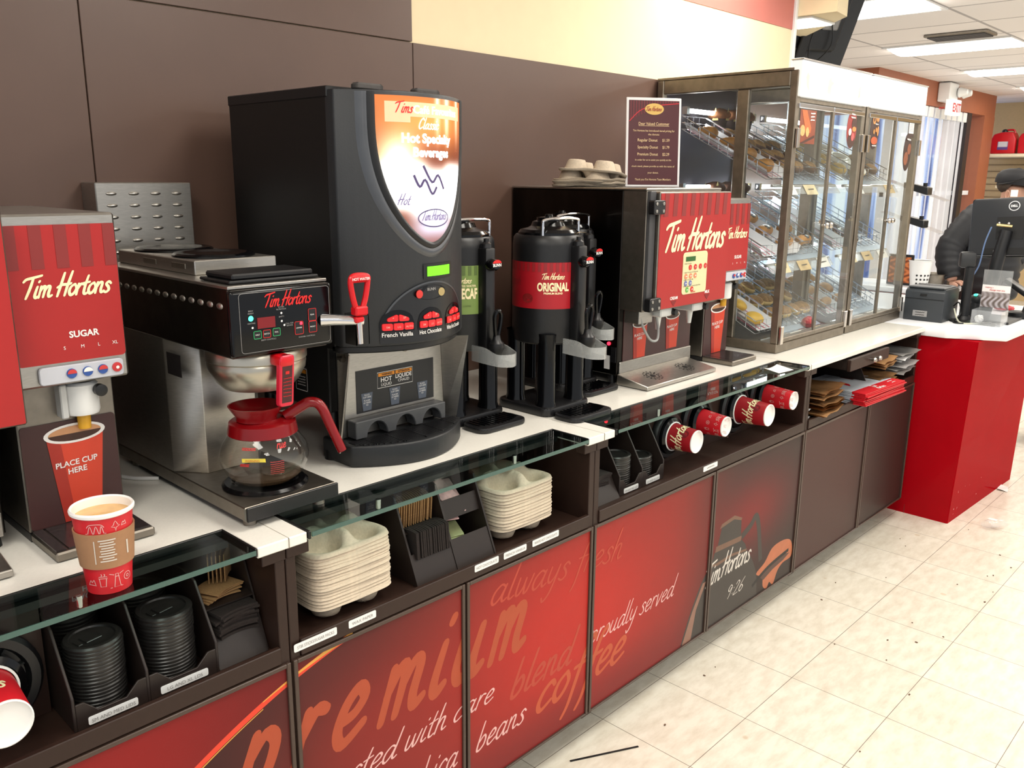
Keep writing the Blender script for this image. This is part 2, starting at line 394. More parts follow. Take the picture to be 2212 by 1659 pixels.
struct('ceiling', BX(-1.5, 15, -5, 4.2, CEIL, CEIL + .05), ceil_mat(), sm=False)
LAMW = mat('brown_wall_laminate', (99, 75, 64), .38, 0, .06, 8, .01)
YEL = mat('cream_yellow_paint', (247, 229, 190), .75, 0, .03, 14)
PINK = mat('dusty_red_paint', (206, 124, 112), .75, 0, .03, 14)
ORB = mat('orange_brown_paint', (158, 92, 62), .55, 0, .05, 10)
wb = struct('wall_back', BX(-1.5, 4.2, WY + .012, WY + .13, 0, CEIL), YEL, sm=False)
for i, (x0, x1, z0, z1) in enumerate(((-1.5, .81, .9, 1.973), (-1.5, .81, 1.973, CEIL), (.81, 1.77, .9, 1.973), (.81, 1.77, 1.973, CEIL), (1.77, 4.19, .9, 1.973))):
    obj('wall_panel', BX(x0 + .0015, x1 - .0015, WY, WY + .012, z0 + .0015, z1 - .0015, bev=.001), LAMW, wb)
obj('painted_band', BX(1.77, 4.2, WY + .009, WY + .0125, 2.297, CEIL), PINK, wb, sm=False)
obj('corner_trim', BX(4.19, 4.215, WY - .004, WY + .134, .93, CEIL, bev=.003), WHITEP, wb)
# soffit beyond the end of the wall, bulkhead over the door, far walls
struct('wall_soffit', prism(bmesh.new(), [(4.216, .585), (4.38, .606), (4.84, 1.05), (4.216, 1.05)], 'z', 2.36, CEIL - .001), YEL, sm=False)
t = thing('recessed_light', 'small square light, lit, recessed under the cream soffit', 'light', (4.4, .82, 2.36))
obj('frame', BX(4.24, 4.5, .72, .92, 2.35, 2.359), WHITEP, t, sm=False)
obj('diffuser', BX(4.25, 4.49, .73, .91, 2.346, 2.351), mat('lit_square_panel', (255, 252, 245), .5, emit=3), t, sm=False)
# the back of a wall-mounted television
e1 = V((-.868, .497, 0)); e2 = V((0, -.304, .953)); nn = e1.cross(e2).normalized()
if nn.x > 0: nn = -nn
P0 = V((5.13, .949, 2.22)); t = thing('television', 'black television seen from behind, hanging under the soffit past the pastry case', 'television', P0)
def tvbox(a0, a1, b0, b1, c0, c1, bev=.006):
    bm = BX(a0, a1, b0, b1, c0, c1, bev=bev)
    for v in bm.verts: v.co = P0 + e1 * v.co.x + e2 * v.co.y + nn * v.co.z
    bmesh.ops.recalc_face_normals(bm, faces=bm.faces); return bm
obj('case', tvbox(0, .95, 0, .5, -.03, 0), CHAR, t)
obj('back_housing', tvbox(.1, .85, .08, .42, 0, .035, .015), BLACKP, t)
obj('bracket', tvbox(.3, .36, -.01, .52, .035, .06), BLACKM, t); obj('bracket', tvbox(.6, .66, -.01, .52, .035, .06), BLACKM, t)
obj('port_panel', tvbox(.14, .24, .2, .36, .035, .04), GREYINK, t)
obj('cable', tube(bmesh.new(), smooth([P0 + e1 * a + e2 * b + nn * c for a, b, c in ((.2, .25, .045), (.16, .12, .06), (.24, .02, .05), (.3, .15, .06), (.27, .5, .05))], 6), .004, 6), BLACKP, t)
o = struct('wall_bulkhead', BX(8.4, 12.1, 2.03, 2.2, 2.35, CEIL), ORB, sm=False)
obj('bulkhead_return', BX(8.4, 8.55, 2.2, 4.2, 2.2, CEIL), ORB, o, sm=False)
obj('column', BX(11.72, 12.12, 2.03, 2.5, 0, 2.35), ORB, o, sm=False)
struct('wall_staff', BX(4.2, 9.0, 4.0, 4.15, 0, CEIL), mat('pink_beige_paint', (190, 160, 145), .8, 0, .05), sm=False)
struct('wall_far', BX(13.2, 13.4, -5, 4.2, 0, CEIL), mat('tan_slatwall', (205, 176, 128), .7, 0, .05), sm=False)
# door with daylight behind a row of hanging strips
d = struct('door_1', BX(9.0, 9.06, 2.08, 2.16, 0, 2.35), mat('white_door_frame', (225, 226, 230), .5), sm=False)
obj('door_post', BX(11.1, 11.24, 2.03, 2.18, 0, 2.35), mat('dark_door_frame', (38, 26, 24), .5), d, sm=False)
obj('door_rail', BX(9.0, 11.7, 2.1, 2.14, 1.42, 1.47), MATS['white_door_frame'], d, sm=False)
obj('door_mullion', BX(9.62, 9.7, 2.1, 2.16, 0, 2.35), MATS['white_door_frame'], d, sm=False)
obj('door_glass', BX(9.06, 11.7, 2.125, 2.13, .05, 2.3), GLASS, d, sm=False)
def sky_mat():
    m = bpy.data.materials.new('bright_street_daylight'); m.use_nodes = True; nt = m.node_tree; nt.nodes.clear(); N = nt.nodes.new; L = nt.links
    o = N('ShaderNodeOutputMaterial'); e = N('ShaderNodeEmission'); tc = N('ShaderNodeTexCoord'); nz = N('ShaderNodeTexNoise'); rp = N('ShaderNodeValToRGB')
    mp = N('ShaderNodeMapping'); mp.inputs['Scale'].default_value = (2.4, 1, .35); nz.inputs['Scale'].default_value = 1.6; nz.inputs['Detail'].default_value = 3
    cr = rp.color_ramp; cr.elements[0].position = .35; cr.elements[0].color = lin((70, 92, 150)); cr.elements[1].position = .6; cr.elements[1].color = (1, 1, 1, 1)
    k = cr.elements.new(.47); k.color = lin((168, 190, 235))
    L.new(tc.outputs['Object'], mp.inputs[0]); L.new(mp.outputs[0], nz.inputs[0]); L.new(nz.outputs[0], rp.inputs[0]); L.new(rp.outputs[0], e.inputs[0]); e.inputs[1].default_value = .85
    L.new(e.outputs[0], o.inputs[0]); return m
struct('window_1', BX(8.6, 13.1, 2.7, 2.75, 0, 2.4), sky_mat(), sm=False)
STRIP = mat('translucent_white_strip', (226, 230, 240), .25, 0, .1, 5, alpha=.72)
for i in range(11):
    x = 9.12 + i * .185
    bm = grid(bmesh.new(), lambda u, v, x=x: V((x + .15 * u, 2.065 + .018 * math.sin(u * PI * 1.0 + i), .06 + 2.27 * v)), 8, 1)
    o = thing('door_strip', ('white hanging door strip, %s from the brown column end' % ('nearest', 'second', 'third', 'fourth', 'fifth', 'sixth', 'seventh', 'eighth', 'ninth', 'tenth', 'eleventh')[10 - i]), 'strip', (x, 2.065, .06), 'hanging strips in the doorway')
    obj('vinyl', bm, STRIP, o); obj('clip', BX(x + .01, x + .14, 2.04, 2.085, 2.24, 2.345, bev=.004), WHITEP, o)
# ceiling lights, a grille
DIFF = mat('lit_diffuser', (255, 250, 240), .6, 0, .02, emit=LIGHT)
fx = [(x, y) for y in (1.09, -.75, -2.6) for x in (-.27, 1.58, 3.4, 5.55, 7.5, 9.4, 11.3) if not (y > 1 and x < 4)] + [(3.4, .17)]
for i, (x, y) in enumerate(fx):
    t = thing('ceiling_light', 'recessed fluorescent ceiling panel, switched on', 'light', (x, y, CEIL), 'ceiling fluorescent panels')
    if y > 1: t['label'] = 'lit ceiling panel, %s from the counter end over the far aisle' % ('first', 'second', 'third', 'fourth')[(5.55, 7.5, 9.4, 11.3).index(x)]
    fr = bmesh.new()
    for a in ((-.3, .3, -.46, -.43), (-.3, .3, .43, .46), (-.3, -.27, -.43, .43), (.27, .3, -.43, .43)): bx(fr, x + a[0], x + a[1], y + a[2], y + a[3], CEIL - .012, CEIL - .001)
    obj('frame', fr, WHITEP, t, sm=False)
    obj('diffuser', grid(bmesh.new(), lambda u, v, x=x, y=y: V((x + .27 - .54 * u, y - .43 + .86 * v, CEIL - .006 - .03 * math.sin(PI * u))), 8, 2), DIFF, t)
t = thing('ceiling_vent', 'grey ceiling air grille beside the second lit panel', 'vent', (6.9, .88, CEIL))
obj('frame', BX(6.78, 7.02, .67, 1.09, CEIL - .02, CEIL - .001, bev=.004), STEELD, t)
bm = bmesh.new()
for i in range(8): bx(bm, 6.8 + i * .026, 6.815 + i * .026, .69, 1.07, CEIL - .027, CEIL - .02)
obj('slats', bm, mat('dark_grille', (80, 76, 74), .6), t, sm=False)
# exit sign with emergency lamps
t = thing('exit_sign', 'white exit sign with twin emergency lamps on the orange-brown bulkhead', 'exit sign', (10.15, 2.0, 2.4))
obj('housing', BX(10.0, 10.26, 1.9, 2.028, 2.40, 2.59, bev=.01), WHITEP, t)
obj('sign_face', BX(9.99, 10.27, 1.86, 1.93, 2.26, 2.42, bev=.006), mat('lit_sign_face', (246, 244, 240), .4, emit=.3), t)
letters('lettering', [(sans('EXIT', .03), 10.13, 2.295, .085, 'c')], REDINK, t, front(1.86, .002))
obj('side_face', BX(9.985, 10.0, 1.87, 1.93, 2.26, 2.42, bev=.004), MATS['lit_sign_face'], t)
letters('lettering', [(sans('EXIT', .03), -.03, 2.32, .02, 'c')], REDINK, t, plane_fn((9.984, 1.93, 0), (0, -1, 0), (0, 0, 1), .001))
for dx in (0, .14):
    bm = lathe(bmesh.new(), [(.0, -.05), (.03, -.045), (.055, .03), (.05, .04), (0, .035)], (10.24 + dx, 1.85, 2.5), 16, 'y'); obj('lamp_head', bm, WHITEP, t)
# ------------------------------------------------------------------ the counter
CT = .929
def u_board(bm, x0, x1, y0, y1, z0, z1): bx(bm, x0, x1, y0, y1, z0, z1, bev=.0015)
units = [(-.42, .785, ((-.42, .315), (.315, .785)), 'cabinet under the lids and red disc dispenser, nearest the camera'), (.785, 1.72, ((.785, 1.246), (1.246, 1.72)), 'cabinet with the cup carrier stacks on its open shelf'),
         (1.72, 2.985, ((1.72, 2.35), (2.35, 2.985)), 'cabinet with the row of red cups in dispensers on its open shelf'), (2.985, 4.12, ((2.985, 3.595), (3.595, 4.12)), 'plain-doored cabinet with the bag shelf, next to the red counter')]
def doorcol(x, z):
    """the printed picture that runs over the doors"""
    dk = (50, 31, 31); br = (182, 44, 38); md = (126, 40, 36)
    h = (z - .1) / .57
    # swoosh boundary
    zs = swz(x)
    if x < 1.0 and z > zs:
        return mixc((100, 27, 28), (138, 30, 30), sst(.2, .75, h) * sst(.9, .45, x))
    t = math.exp(-(((x - 1.66) / .48) ** 2 + ((h - .52) / .52) ** 2))
    c = mixc(dk, md, sst(.55, 1.1, x + .25 * (1 - h)))
    c = mixc(c, (76, 34, 34), sst(.6, 1, h) * sst(1.5, .9, x) * .75)
    c = mixc(c, br, t * 1.1)
    c = mixc(c, (120, 34, 35), sst(.3, 0, h) * sst(.6, 1.2, x) * .75)
    if x > 2.0:
        e = sst(2.1, 2.6, x); c2 = mixc((50, 41, 39), (118, 34, 35), math.exp(-(((x - 2.62) / .3) ** 2 + ((h - .6) / .27) ** 2)))
        c = mixc(c, c2, e)
    if x > 2.985:
        c = mixc((70, 43, 40), (46, 35, 32), sst(3.4, 3.8, x))
    return c
def swz(x): return .667 - (.92 - x) * .21 - (.92 - x) ** 2 * .48
cabs = []
for i, (x0, x1, doors, lab) in enumerate(units):
    t = thing('counter_cabinet', 'dark brown laminate ' + lab, 'cabinet', (x0, 0, 0)); cabs.append(t)
    bm = bmesh.new()
    fw = .022
    u_board(bm, x0 + .001, x0 + fw, .005, .77, .085, .905); u_board(bm, x1 - fw, x1 - .001, .005, .77, .085, .905)
    u_board(bm, x0 + fw, x1 - fw, .012, .77, .672, .69)          # shelf
    u_board(bm, x0 + fw, x1 - fw, .0, .012, .672, .706)          # its front lip
    u_board(bm, x0 + fw, x1 - fw, .36, .372, .69, .905)          # back of the opening
    u_board(bm, x0 + fw, x1 - fw, .75, .77, .085, .905)
    u_board(bm, x0 + fw, x1 - fw, .03, .75, .085, .1)
    u_board(bm, x0 + fw, x1 - fw, .03, .048, .1, .672)
    obj('carcass', bm, LAM, t)
    obj('toe_kick', BX(x0, x1, .13, .148, 0, .085), LAMD, t, sm=False)
    for q in ((x0 + .001, x0 + .05), (x1 - .05, x1 - .001)): obj('top_block', BX(*q, .0, .03, .882, .9075, bev=.0015), LAM, t)
    for (a, b) in doors:
        a += .003; b -= .003; za, zb = .095, .668
        d = obj('door', BX(a, b, .008, .024, za, zb, bev=.001), LAM, t)
        fr = bmesh.new()
        for q in ((a, a + .009, za, zb), (b - .009, b, za, zb), (a + .009, b - .009, zb - .009, zb), (a + .009, b - .009, za, za + .006)): bx(fr, q[0], q[1], -.001, .012, q[2], q[3], bev=.0012)
        obj('door_frame', fr, mat('dark_door_edge', (70, 54, 46), .3, 0, .08), d)
        a2, b2 = a + .009, b - .009
        painted('printed_panel', lambda u, v, a2=a2, b2=b2: V((a2 + (b2 - a2) * u, .0045, za + .006 + (zb - za - .015) * v)), lambda u, v, a2=a2, b2=b2: doorcol(a2 + (b2 - a2) * u, za + .006 + .558 * v), 40, 48, d)
doors_of = [[d for d in t.children if d.name.startswith('door')] for t in cabs]
ALLD = [(units[i][2][j][0] + .012, units[i][2][j][1] - .012, doors_of[i][j]) for i in range(4) for j in range(2)]
def door_print(name, items, m, lift, shp=False):
    """printing that runs across doors: each door carries its own share, cut at the door's edge"""
    for a, b, d, it in [(*q, i) for i in items for q in ALLD]:
        bm = bmesh.new(); fn = front(.0045, lift * .1)
        if 1:
            if shp: vs = it; fs = [tuple(range(len(it)))]; X = [(q[0], q[1]) for q in vs]
            else:
                (gv, fs, wd), u, v, h, al, *sl = it; sl = sl[0] if sl else 0
                X = [(u + p * h, v + q * h + sl * p * h) for p, q in gv]
            B = {}
            for f in fs:
                xs = [X[k][0] for k in f]
                if max(xs) < a or min(xs) > b: continue
                try: bm.faces.new([B.setdefault(k, None) or B.__setitem__(k, bm.verts.new(fn(*X[k]) - V((0, k * 4e-7, 0)))) or B[k] for k in f])
                except ValueError: pass
        if not bm.faces: bm.free(); continue
        for px, nx in ((a, -1), (b, 1)):
            bmesh.ops.bisect_plane(bm, geom=bm.verts[:] + bm.edges[:] + bm.faces[:], plane_co=(px, 0, 0), plane_no=(nx, 0, 0), clear_outer=True)
        bmesh.ops.bisect_plane(bm, geom=bm.verts[:] + bm.edges[:] + bm.faces[:], plane_co=(0, 0, .102), plane_no=(0, 0, -1), clear_outer=True)
        if bm.faces: obj(name, bm, m, d, sm=False)
        else: bm.free()
def band(f, x0, x1, w0, w1, n=40):
    P = [(x0 + (x1 - x0) * i / n) for i in range(n + 1)]
    vs = [];
    for i, x in enumerate(P):
        ww = w0 + (w1 - w0) * i / n; vs += [(x, f(x)), (x, f(x) - ww)]
    return vs, [(2 * i, 2 * i + 1, 2 * i + 3, 2 * i + 2) for i in range(n)], 0
door_print('printed_swoosh', [(band(lambda x: swz(x) + .004, .1, .93, .016, .012), 0, 0, 1, 'l')], mat('scarlet_ink', (226, 62, 36), .4, 0, .05), .0006)
door_print('printed_swoosh', [(band(lambda x: swz(x) + .0035, .72, .93, .002, .011), 0, 0, 1, 'l'), (band(lambda x: swz(x) - .011, .1, .72, .006, .002), 0, 0, 1, 'l')], mat('gold_ink', (222, 160, 66), .4, 0, .05), .0009)
sc = lambda s, w=.13, tr=1.0: script(s, w, .36, tr)
def fit(s, x0, x1, z, h, w, slope=0):
    g = script(s, w, .36, 1.0); k = (x1 - x0) / g[2] / h
    return (([(a * k, b) for a, b in g[0]], g[1], g[2] * k), x0, z, h, 'l', slope)
door_print('printed_word', [fit(c, x0_, x1_, .425, .113, .27) for c, x0_, x1_ in (('p', .60, .755), ('r', .765, .87), ('e', .868, .97), ('m', .982, 1.125), ('i', 1.13, 1.225), ('u', 1.2, 1.318), ('m', 1.318, 1.462))], ORANGEINK, .0012)
door_print('printed_word', [fit('always fresh', 1.33, 1.86, .578, .045, .13, -.09)], mat('faint_orange_ink', (178, 62, 42), .5, 0, .05), .0012)
door_print('printed_word', [fit('blend', 1.40, 1.68, .29, .05, .2), ], MATS['faint_orange_ink'], .0012)
door_print('printed_word', [fit('coffee', 1.5, 1.9, .2, .068, .2)], mat('bright_orange_ink', (186, 78, 44), .5, 0, .05), .0014)
door_print('printed_word', [fit('roasted with care', .80, 1.345, .324, .032, .14, -.01), fit('arabica', 1.0, 1.222, .2, .036, .15), fit('beans', 1.28, 1.465, .2, .036, .15), fit('proudly served', 1.70, 2.165, .31, .034, .13, -.005)], PINKINK, .0016)
# the printed coffee pot, hand and pen on the fourth and fifth doors
pot = smooth([(2.20, .1, 0), (2.25, .2, 0), (2.31, .29, 0), (2.365, .34, 0), (2.38, .37, 0)], 4) + [V((2.395, .38, 0)), V((2.42, .455, 0)), V((2.5, .462, 0)), V((2.55, .44, 0)), V((2.555, .37, 0)), V((2.59, .34, 0))] + smooth([(2.60, .32, 0), (2.65, .26, 0), (2.69, .19, 0), (2.705, .1, 0)], 4)
door_print('printed_pot', [[(p.x, p.y) for p in pot]], mat('pot_shadow_ink', (44, 37, 35), .4, 0, .1), .0007, True)
door_print('printed_pot', [[(2.21, .1), (2.26, .2), (2.318, .285), (2.338, .285), (2.285, .2), (2.262, .1)]], mat('pot_glow_ink', (140, 100, 84), .4, 0, .1), .0010, True)
door_print('printed_pot', [[(2.385, .372), (2.555, .362), (2.562, .38), (2.39, .392)], [(2.405, .45), (2.418, .464), (2.5, .472), (2.555, .448), (2.55, .44), (2.5, .458)], [(2.352, .333), (2.40, .318), (2.5, .322), (2.6, .31), (2.604, .318), (2.5, .332), (2.4, .33)]], mat('pot_rim_ink', (112, 78, 60), .4, 0, .1), .0010, True)
door_print('printed_pot', [(line2([(2.56, .375), (2.62, .40), (2.655, .425), (2.68, .38), (2.70, .3), (2.715, .235)], .026, 6), 0, 0, 1, 'l')], mat('pot_handle_ink', (40, 32, 30), .4), .0012)
hand = [(p.x, p.y) for p in smooth([(2.69, .19, 0), (2.75, .215, 0), (2.80, .255, 0), (2.87, .262, 0), (2.935, .25, 0), (2.965, .22, 0), (2.965, .17, 0), (2.90, .165, 0), (2.86, .145, 0), (2.83, .1, 0), (2.80, .12, 0), (2.78, .1, 0), (2.75, .12, 0), (2.74, .16, 0)], 4, True)]
door_print('printed_hand', [hand], mat('hand_ink', (186, 104, 66), .4, 0, .15), .0007, True)
door_print('printed_hand', [[(2.72, .165), (2.80, .195), (2.90, .2), (2.95, .19), (2.90, .175), (2.82, .165), (2.75, .145)]], mat('hand_shade_ink', (74, 42, 34), .4, 0, .1), .0010, True)
door_print('printed_hand', [(line2([(2.665, .15), (2.72, .17), (2.80, .19), (2.94, .205)], .014, 4), 0, 0, 1, 'l')], BLACKINK, .0013)
a, b = logo(.2); h = .27 / (a[2] + b[2] + .25)
door_print('printed_word', [(a, 2.335, .262, h * 1.15, 'l', .0), (b, 2.335 + (a[2] + .12) * h * 1.15, .268, h * 1.15, 'l', -.02), fit('9:26', 2.49, 2.61, .165, .03, .1)], mat('chalk_ink', (214, 208, 200), .6, 0, .08), .0014)
# stickers on the shelf lips
def sticker(t, x0, x1, z, txt, y=0):
    s = obj('label_sticker', prism(bmesh.new(), rrect(x0, x1, z - .0085, z + .0085, .003, 3), 'y', y - .0006, y), WHITEP, t, sm=False)
    letters('lettering', [(narrow(txt, (x1 - x0) * .86 / .0068) if txt else scrib((x1 - x0) * .5 / .0068), 0, z - .0035, .0068, 'c')], GREYINK, s, lambda u, v, c=(x0 + x1) / 2: V((c + u, y - .0011, v)))
sticker(cabs[1], .79, .889, .693, 'STIR STICKS/SUGAR PACKS'); sticker(cabs[1], .918, .987, .693, 'WAX PAPER')
sticker(cabs[1], 1.273, 1.352, .695, 'HOT CHOCOLATE'); sticker(cabs[1], 1.37, 1.45, .695, 'FRENCH VANILLA'); sticker(cabs[1], 1.472, 1.572, .695, 'WHITE HOT CHOCOLATE')
sticker(cabs[2], 2.268, 2.352, .694, None)
# the stone worktop with its three cut-outs for the glass
def top_poly():
    P = [(-.42, .782), (-.42, .112)]
    for (a, b) in ((-.42, .72), (.825, 1.668), (1.782, 2.935)):
        if a > 0:
            P += [(a, -.012), (a, .104), (a + .008, .112)]
        P += [(b - .012, .112), (b - .004, .109), (b, .1), (b, -.012)]
    return P + [(4.13, -.012), (4.13, .782)]
wt = solo('worktop', prism(bmesh.new(), top_poly(), 'z', .908, CT, bev=.002), STONE, 'long white stone worktop over the brown cabinets, cut out for three glass shelves', 'worktop', (1.8, .4, .908))
bm = bmesh.new()
for x in (.785, 1.735, 2.955): bx(bm, x - .0006, x + .0006, -.0135, .78, .91, CT + .0002)
obj('joint', bm, mat('stone_joint', (150, 142, 128), .6), wt, sm=False)
for (a, b, lab) in ((-.42, .717, 'smoked glass shelf with the coffee cup standing on it'), (.828, 1.665, 'smoked glass shelf over the cup carrier stacks'), (1.785, 2.932, 'smoked glass shelf over the row of red cups')):
    t = thing('glass_shelf', lab, 'shelf', ((a + b) / 2, .05, .92))
    a2 = max(a + .003, -.41)
    obj('pane', prism(bmesh.new(), [(a2, .106), (a2, -.018), (b - .003, -.018), (b - .003, .106)], 'z', .920, .9285), GLASSS, t, sm=False)
    obj('front_edge', BX(a2, b - .003, -.0195, -.0178, .9195, .9287), EDGEG, t, sm=False)
    g = bmesh.new(); bx(g, a, b, .1055, .111, .914, .9305, bev=.001); bx(g, b - .003, b + .002, -.016, .111, .914, .9305, bev=.001)
    if a > 0: bx(g, a - .002, a + .003, -.016, .111, .914, .9305, bev=.001)
    bx(g, a, b, .09, .111, .9, .914)
    obj('gasket', g, BLACKM, t)
    for k in (.25, .75):
        x = a2 + (b - a2) * k
        obj('standoff', lathe(bmesh.new(), [(.0, .919), (.006, .919), (.006, .9), (.004, .897), (0, .897)], (x, .05, 0), 12), CHROME, t)
t = thing('paper_scrap', 'small white paper scrap on the glass shelf near the drip trays', 'paper', (2.78, .03, .929))
obj('sheet', grid(bmesh.new(), lambda u, v: V((2.73 + .09 * u + .01 * v, .0 + .07 * v - .01 * u, .9312 + .008 * (u - .5) ** 2 * 4 * v)), 6, 4), PAPERW, t)
# ------------------------------------------------------------------ dispensers on the counter
def cup_art(parent, y, cx, zt, zb, wt, wb, name='printed_cup'):
    """the cup printed on a PLACE CUP HERE panel, rim seen from above"""
    f = front(y, .0007); g = front(y, .0011); k = front(y, .0015); ry = wt * .17
    shapes(name, [[(cx - wt * .46, zt - ry * .3), (cx - wb / 2, zb), (cx + wb / 2, zb), (cx + wt * .46, zt - ry * .3)]], mat('cup_print_red', (214, 66, 40), .4, 0, .05), parent, f)
    shapes(name, [[(cx - wt * .46, zt - ry * .3), (cx - wb / 2, zb), (cx - wb * .2, zb), (cx - wt * .24, zt - ry)]], mat('cup_print_deep_red', (172, 46, 32), .4, 0, .05), parent, g)
    shapes('printed_rim', [circ(cx, zt, wt / 2, 28, ry)], WHITEINK, parent, front(y, .0013))
    shapes('printed_coffee', [circ(cx, zt, wt * .43, 28, ry * .76)], mat('coffee_print', (70, 38, 24), .4, 0, .3, 60), parent, k)
    shapes('printed_coffee', [[(cx + wt * .43 * math.cos(a), zt + ry * .76 * math.sin(a)) for a in (i * PI / 14 for i in range(15))]], mat('crema_print', (206, 150, 106), .4, 0, .1), parent, front(y, .0018))
    h = wt * .095
    letters('lettering', [(sans('PLACE CUP', .02), cx - wt * .02, zt - (zt - zb) * .36, h, 'c', .05), (sans('HERE', .02), cx - wt * .02, zt - (zt - zb) * .36 - h * 1.5, h, 'c', .05)], WHITEINK, parent, front(y, .0019))
def stripes(parent, y, x0, x1, zt, zb, n, lean=0):
    st = []; p = (x1 - x0) / (n - .5)
    for i in range(n):
        a = x0 + i * p; st.append([(a, zt), (a - lean, zb), (min(a + p * .5, x1) - lean, zb), (min(a + p * .5, x1), zt)])
    shapes('printed_stripes', st, mat('stripe_maroon', (136, 42, 40), .4, 0, .05), parent, front(y, .0006))
def sugar_dispenser(label):
    """world coordinates of the near one: body x .440-.628"""
    t = thing('sugar_dispenser', label, 'dispenser', (.53, .4, CT))
    obj('body', BX(.44, .628, .245, .66, 1.222, 1.516, bev=.004), STEEL, t)
    obj('lower_body', BX(.446, .617, .302, .64, .945, 1.222, bev=.002), STEELD, t)
    obj('base', BX(.446, .617, .30, .64, CT, .945), BLACKP, t)
    pn = obj('front_panel', prism(bmesh.new(), rrect(.444, .6245, 1.262, 1.498, .007, 4), 'y', .243, .2455), REDPANEL, t)
    stripes(pn, .243, .4445, .624, 1.498, 1.425, 5)
    letters('logo', logo_items(.467, 1.378, .145, .27), CREAMINK, pn, front(.243))
    letters('lettering', [(sans('SUGAR', .03), .556, 1.304, .011, 'c')] + [(sans(c), x, 1.284, .006, 'c') for c, x in (('S', .521), ('M', .551), ('L', .579), ('XL', .607))], WHITEINK, pn, front(.243))
    bp = obj('button_plate', prism(bmesh.new(), rrect(.474, .617, 1.226, 1.257, .006, 4), 'y', .238, .2455, bev=.0015), mat('pale_grey_plate', (196, 198, 206), .35, 0, .03), t)
    for i, x in enumerate((.526, .553, .579, .604)):
        b = obj('button', lathe(bmesh.new(), [(0, -.0045), (.0085, -.003), (.0085, 0), (0, 0)], (x, .2385, 1.242), 20, 'y'), mat('blue_button' if i < 3 else 'red_button', (46, 84, 160) if i < 3 else (200, 50, 52), .4), bp)
        shapes('printed_mark', [[(x - .0078, 1.242)] + [(x + .0078 * math.cos(a), 1.242 + .0078 * math.sin(a)) for a in (PI * k / 10 for k in range(11))] if i < 3 else [(x + .003 * math.cos(a), 1.242 + .003 * math.sin(a)) for a in (PI * k / 8 for k in range(16))]], mat('button_print', (206, 60, 56), .4) if i == 0 or i == 2 else WHITEINK, b, front(.2338, .0003))
    v = obj('valve', lathe(bmesh.new(), [(0, 0), (.028, 0), (.03, .006), (.03, .055), (.024, .06), (0, .06)], (.556, .292, 1.155), 24), WHITEP, t)
    obj('valve_bracket', BX(.515, .527, .275, .31, 1.152, 1.215, bev=.002), mat('clear_grey_plastic', (200, 200, 198), .3), v)
    obj('knob', lathe(bmesh.new(), [(0, -.014), (.011, -.011), (.011, .002), (.007, .01), (0, .01)], (.578, .262, 1.2), 18, 'y'), BLACKP, v)
    obj('nozzle', lathe(bmesh.new(), [(0, .0), (.011, 0), (.012, .03), (0, .03)], (.556, .29, 1.126), 18), mat('yellow_plastic', (224, 166, 40), .4), v)
    lp = obj('lower_panel', prism(bmesh.new(), rrect(.449, .614, .949, 1.143, .006, 4), 'y', .2995, .302), mat('maroon_panel', (66, 36, 34), .4, 0, .05), t)
    cup_art(lp, .2995, .54, 1.118, .951, .108, .066)
    tr = obj('drip_tray', BX(.446, .618, .172, .30, CT + .001, .947, bev=.003), STEELD, t)
    obj('tray_insert', BX(.470, .612, .180, .298, .947, .9495), mat('wet_dark_tray', (58, 50, 50), .2, 0, .5, 140, .1), tr)
    obj('tray_insert', BX(.449, .466, .180, .298, .947, .9495), MATS['wet_dark_tray'], tr)
    for x in (.455, .608):
        for y in (.33, .6): obj('foot', lathe(bmesh.new(), [(0, 0), (.008, 0), (.008, .004), (0, .004)], (x, y, CT), 10), BLACKP, t)
    return t
sug = sugar_dispenser('steel and red sugar dispenser behind the filled coffee cup')
dup(sug, (.53 + 2.271, .4, CT), label='steel and red sugar dispenser in front of the pastry case')

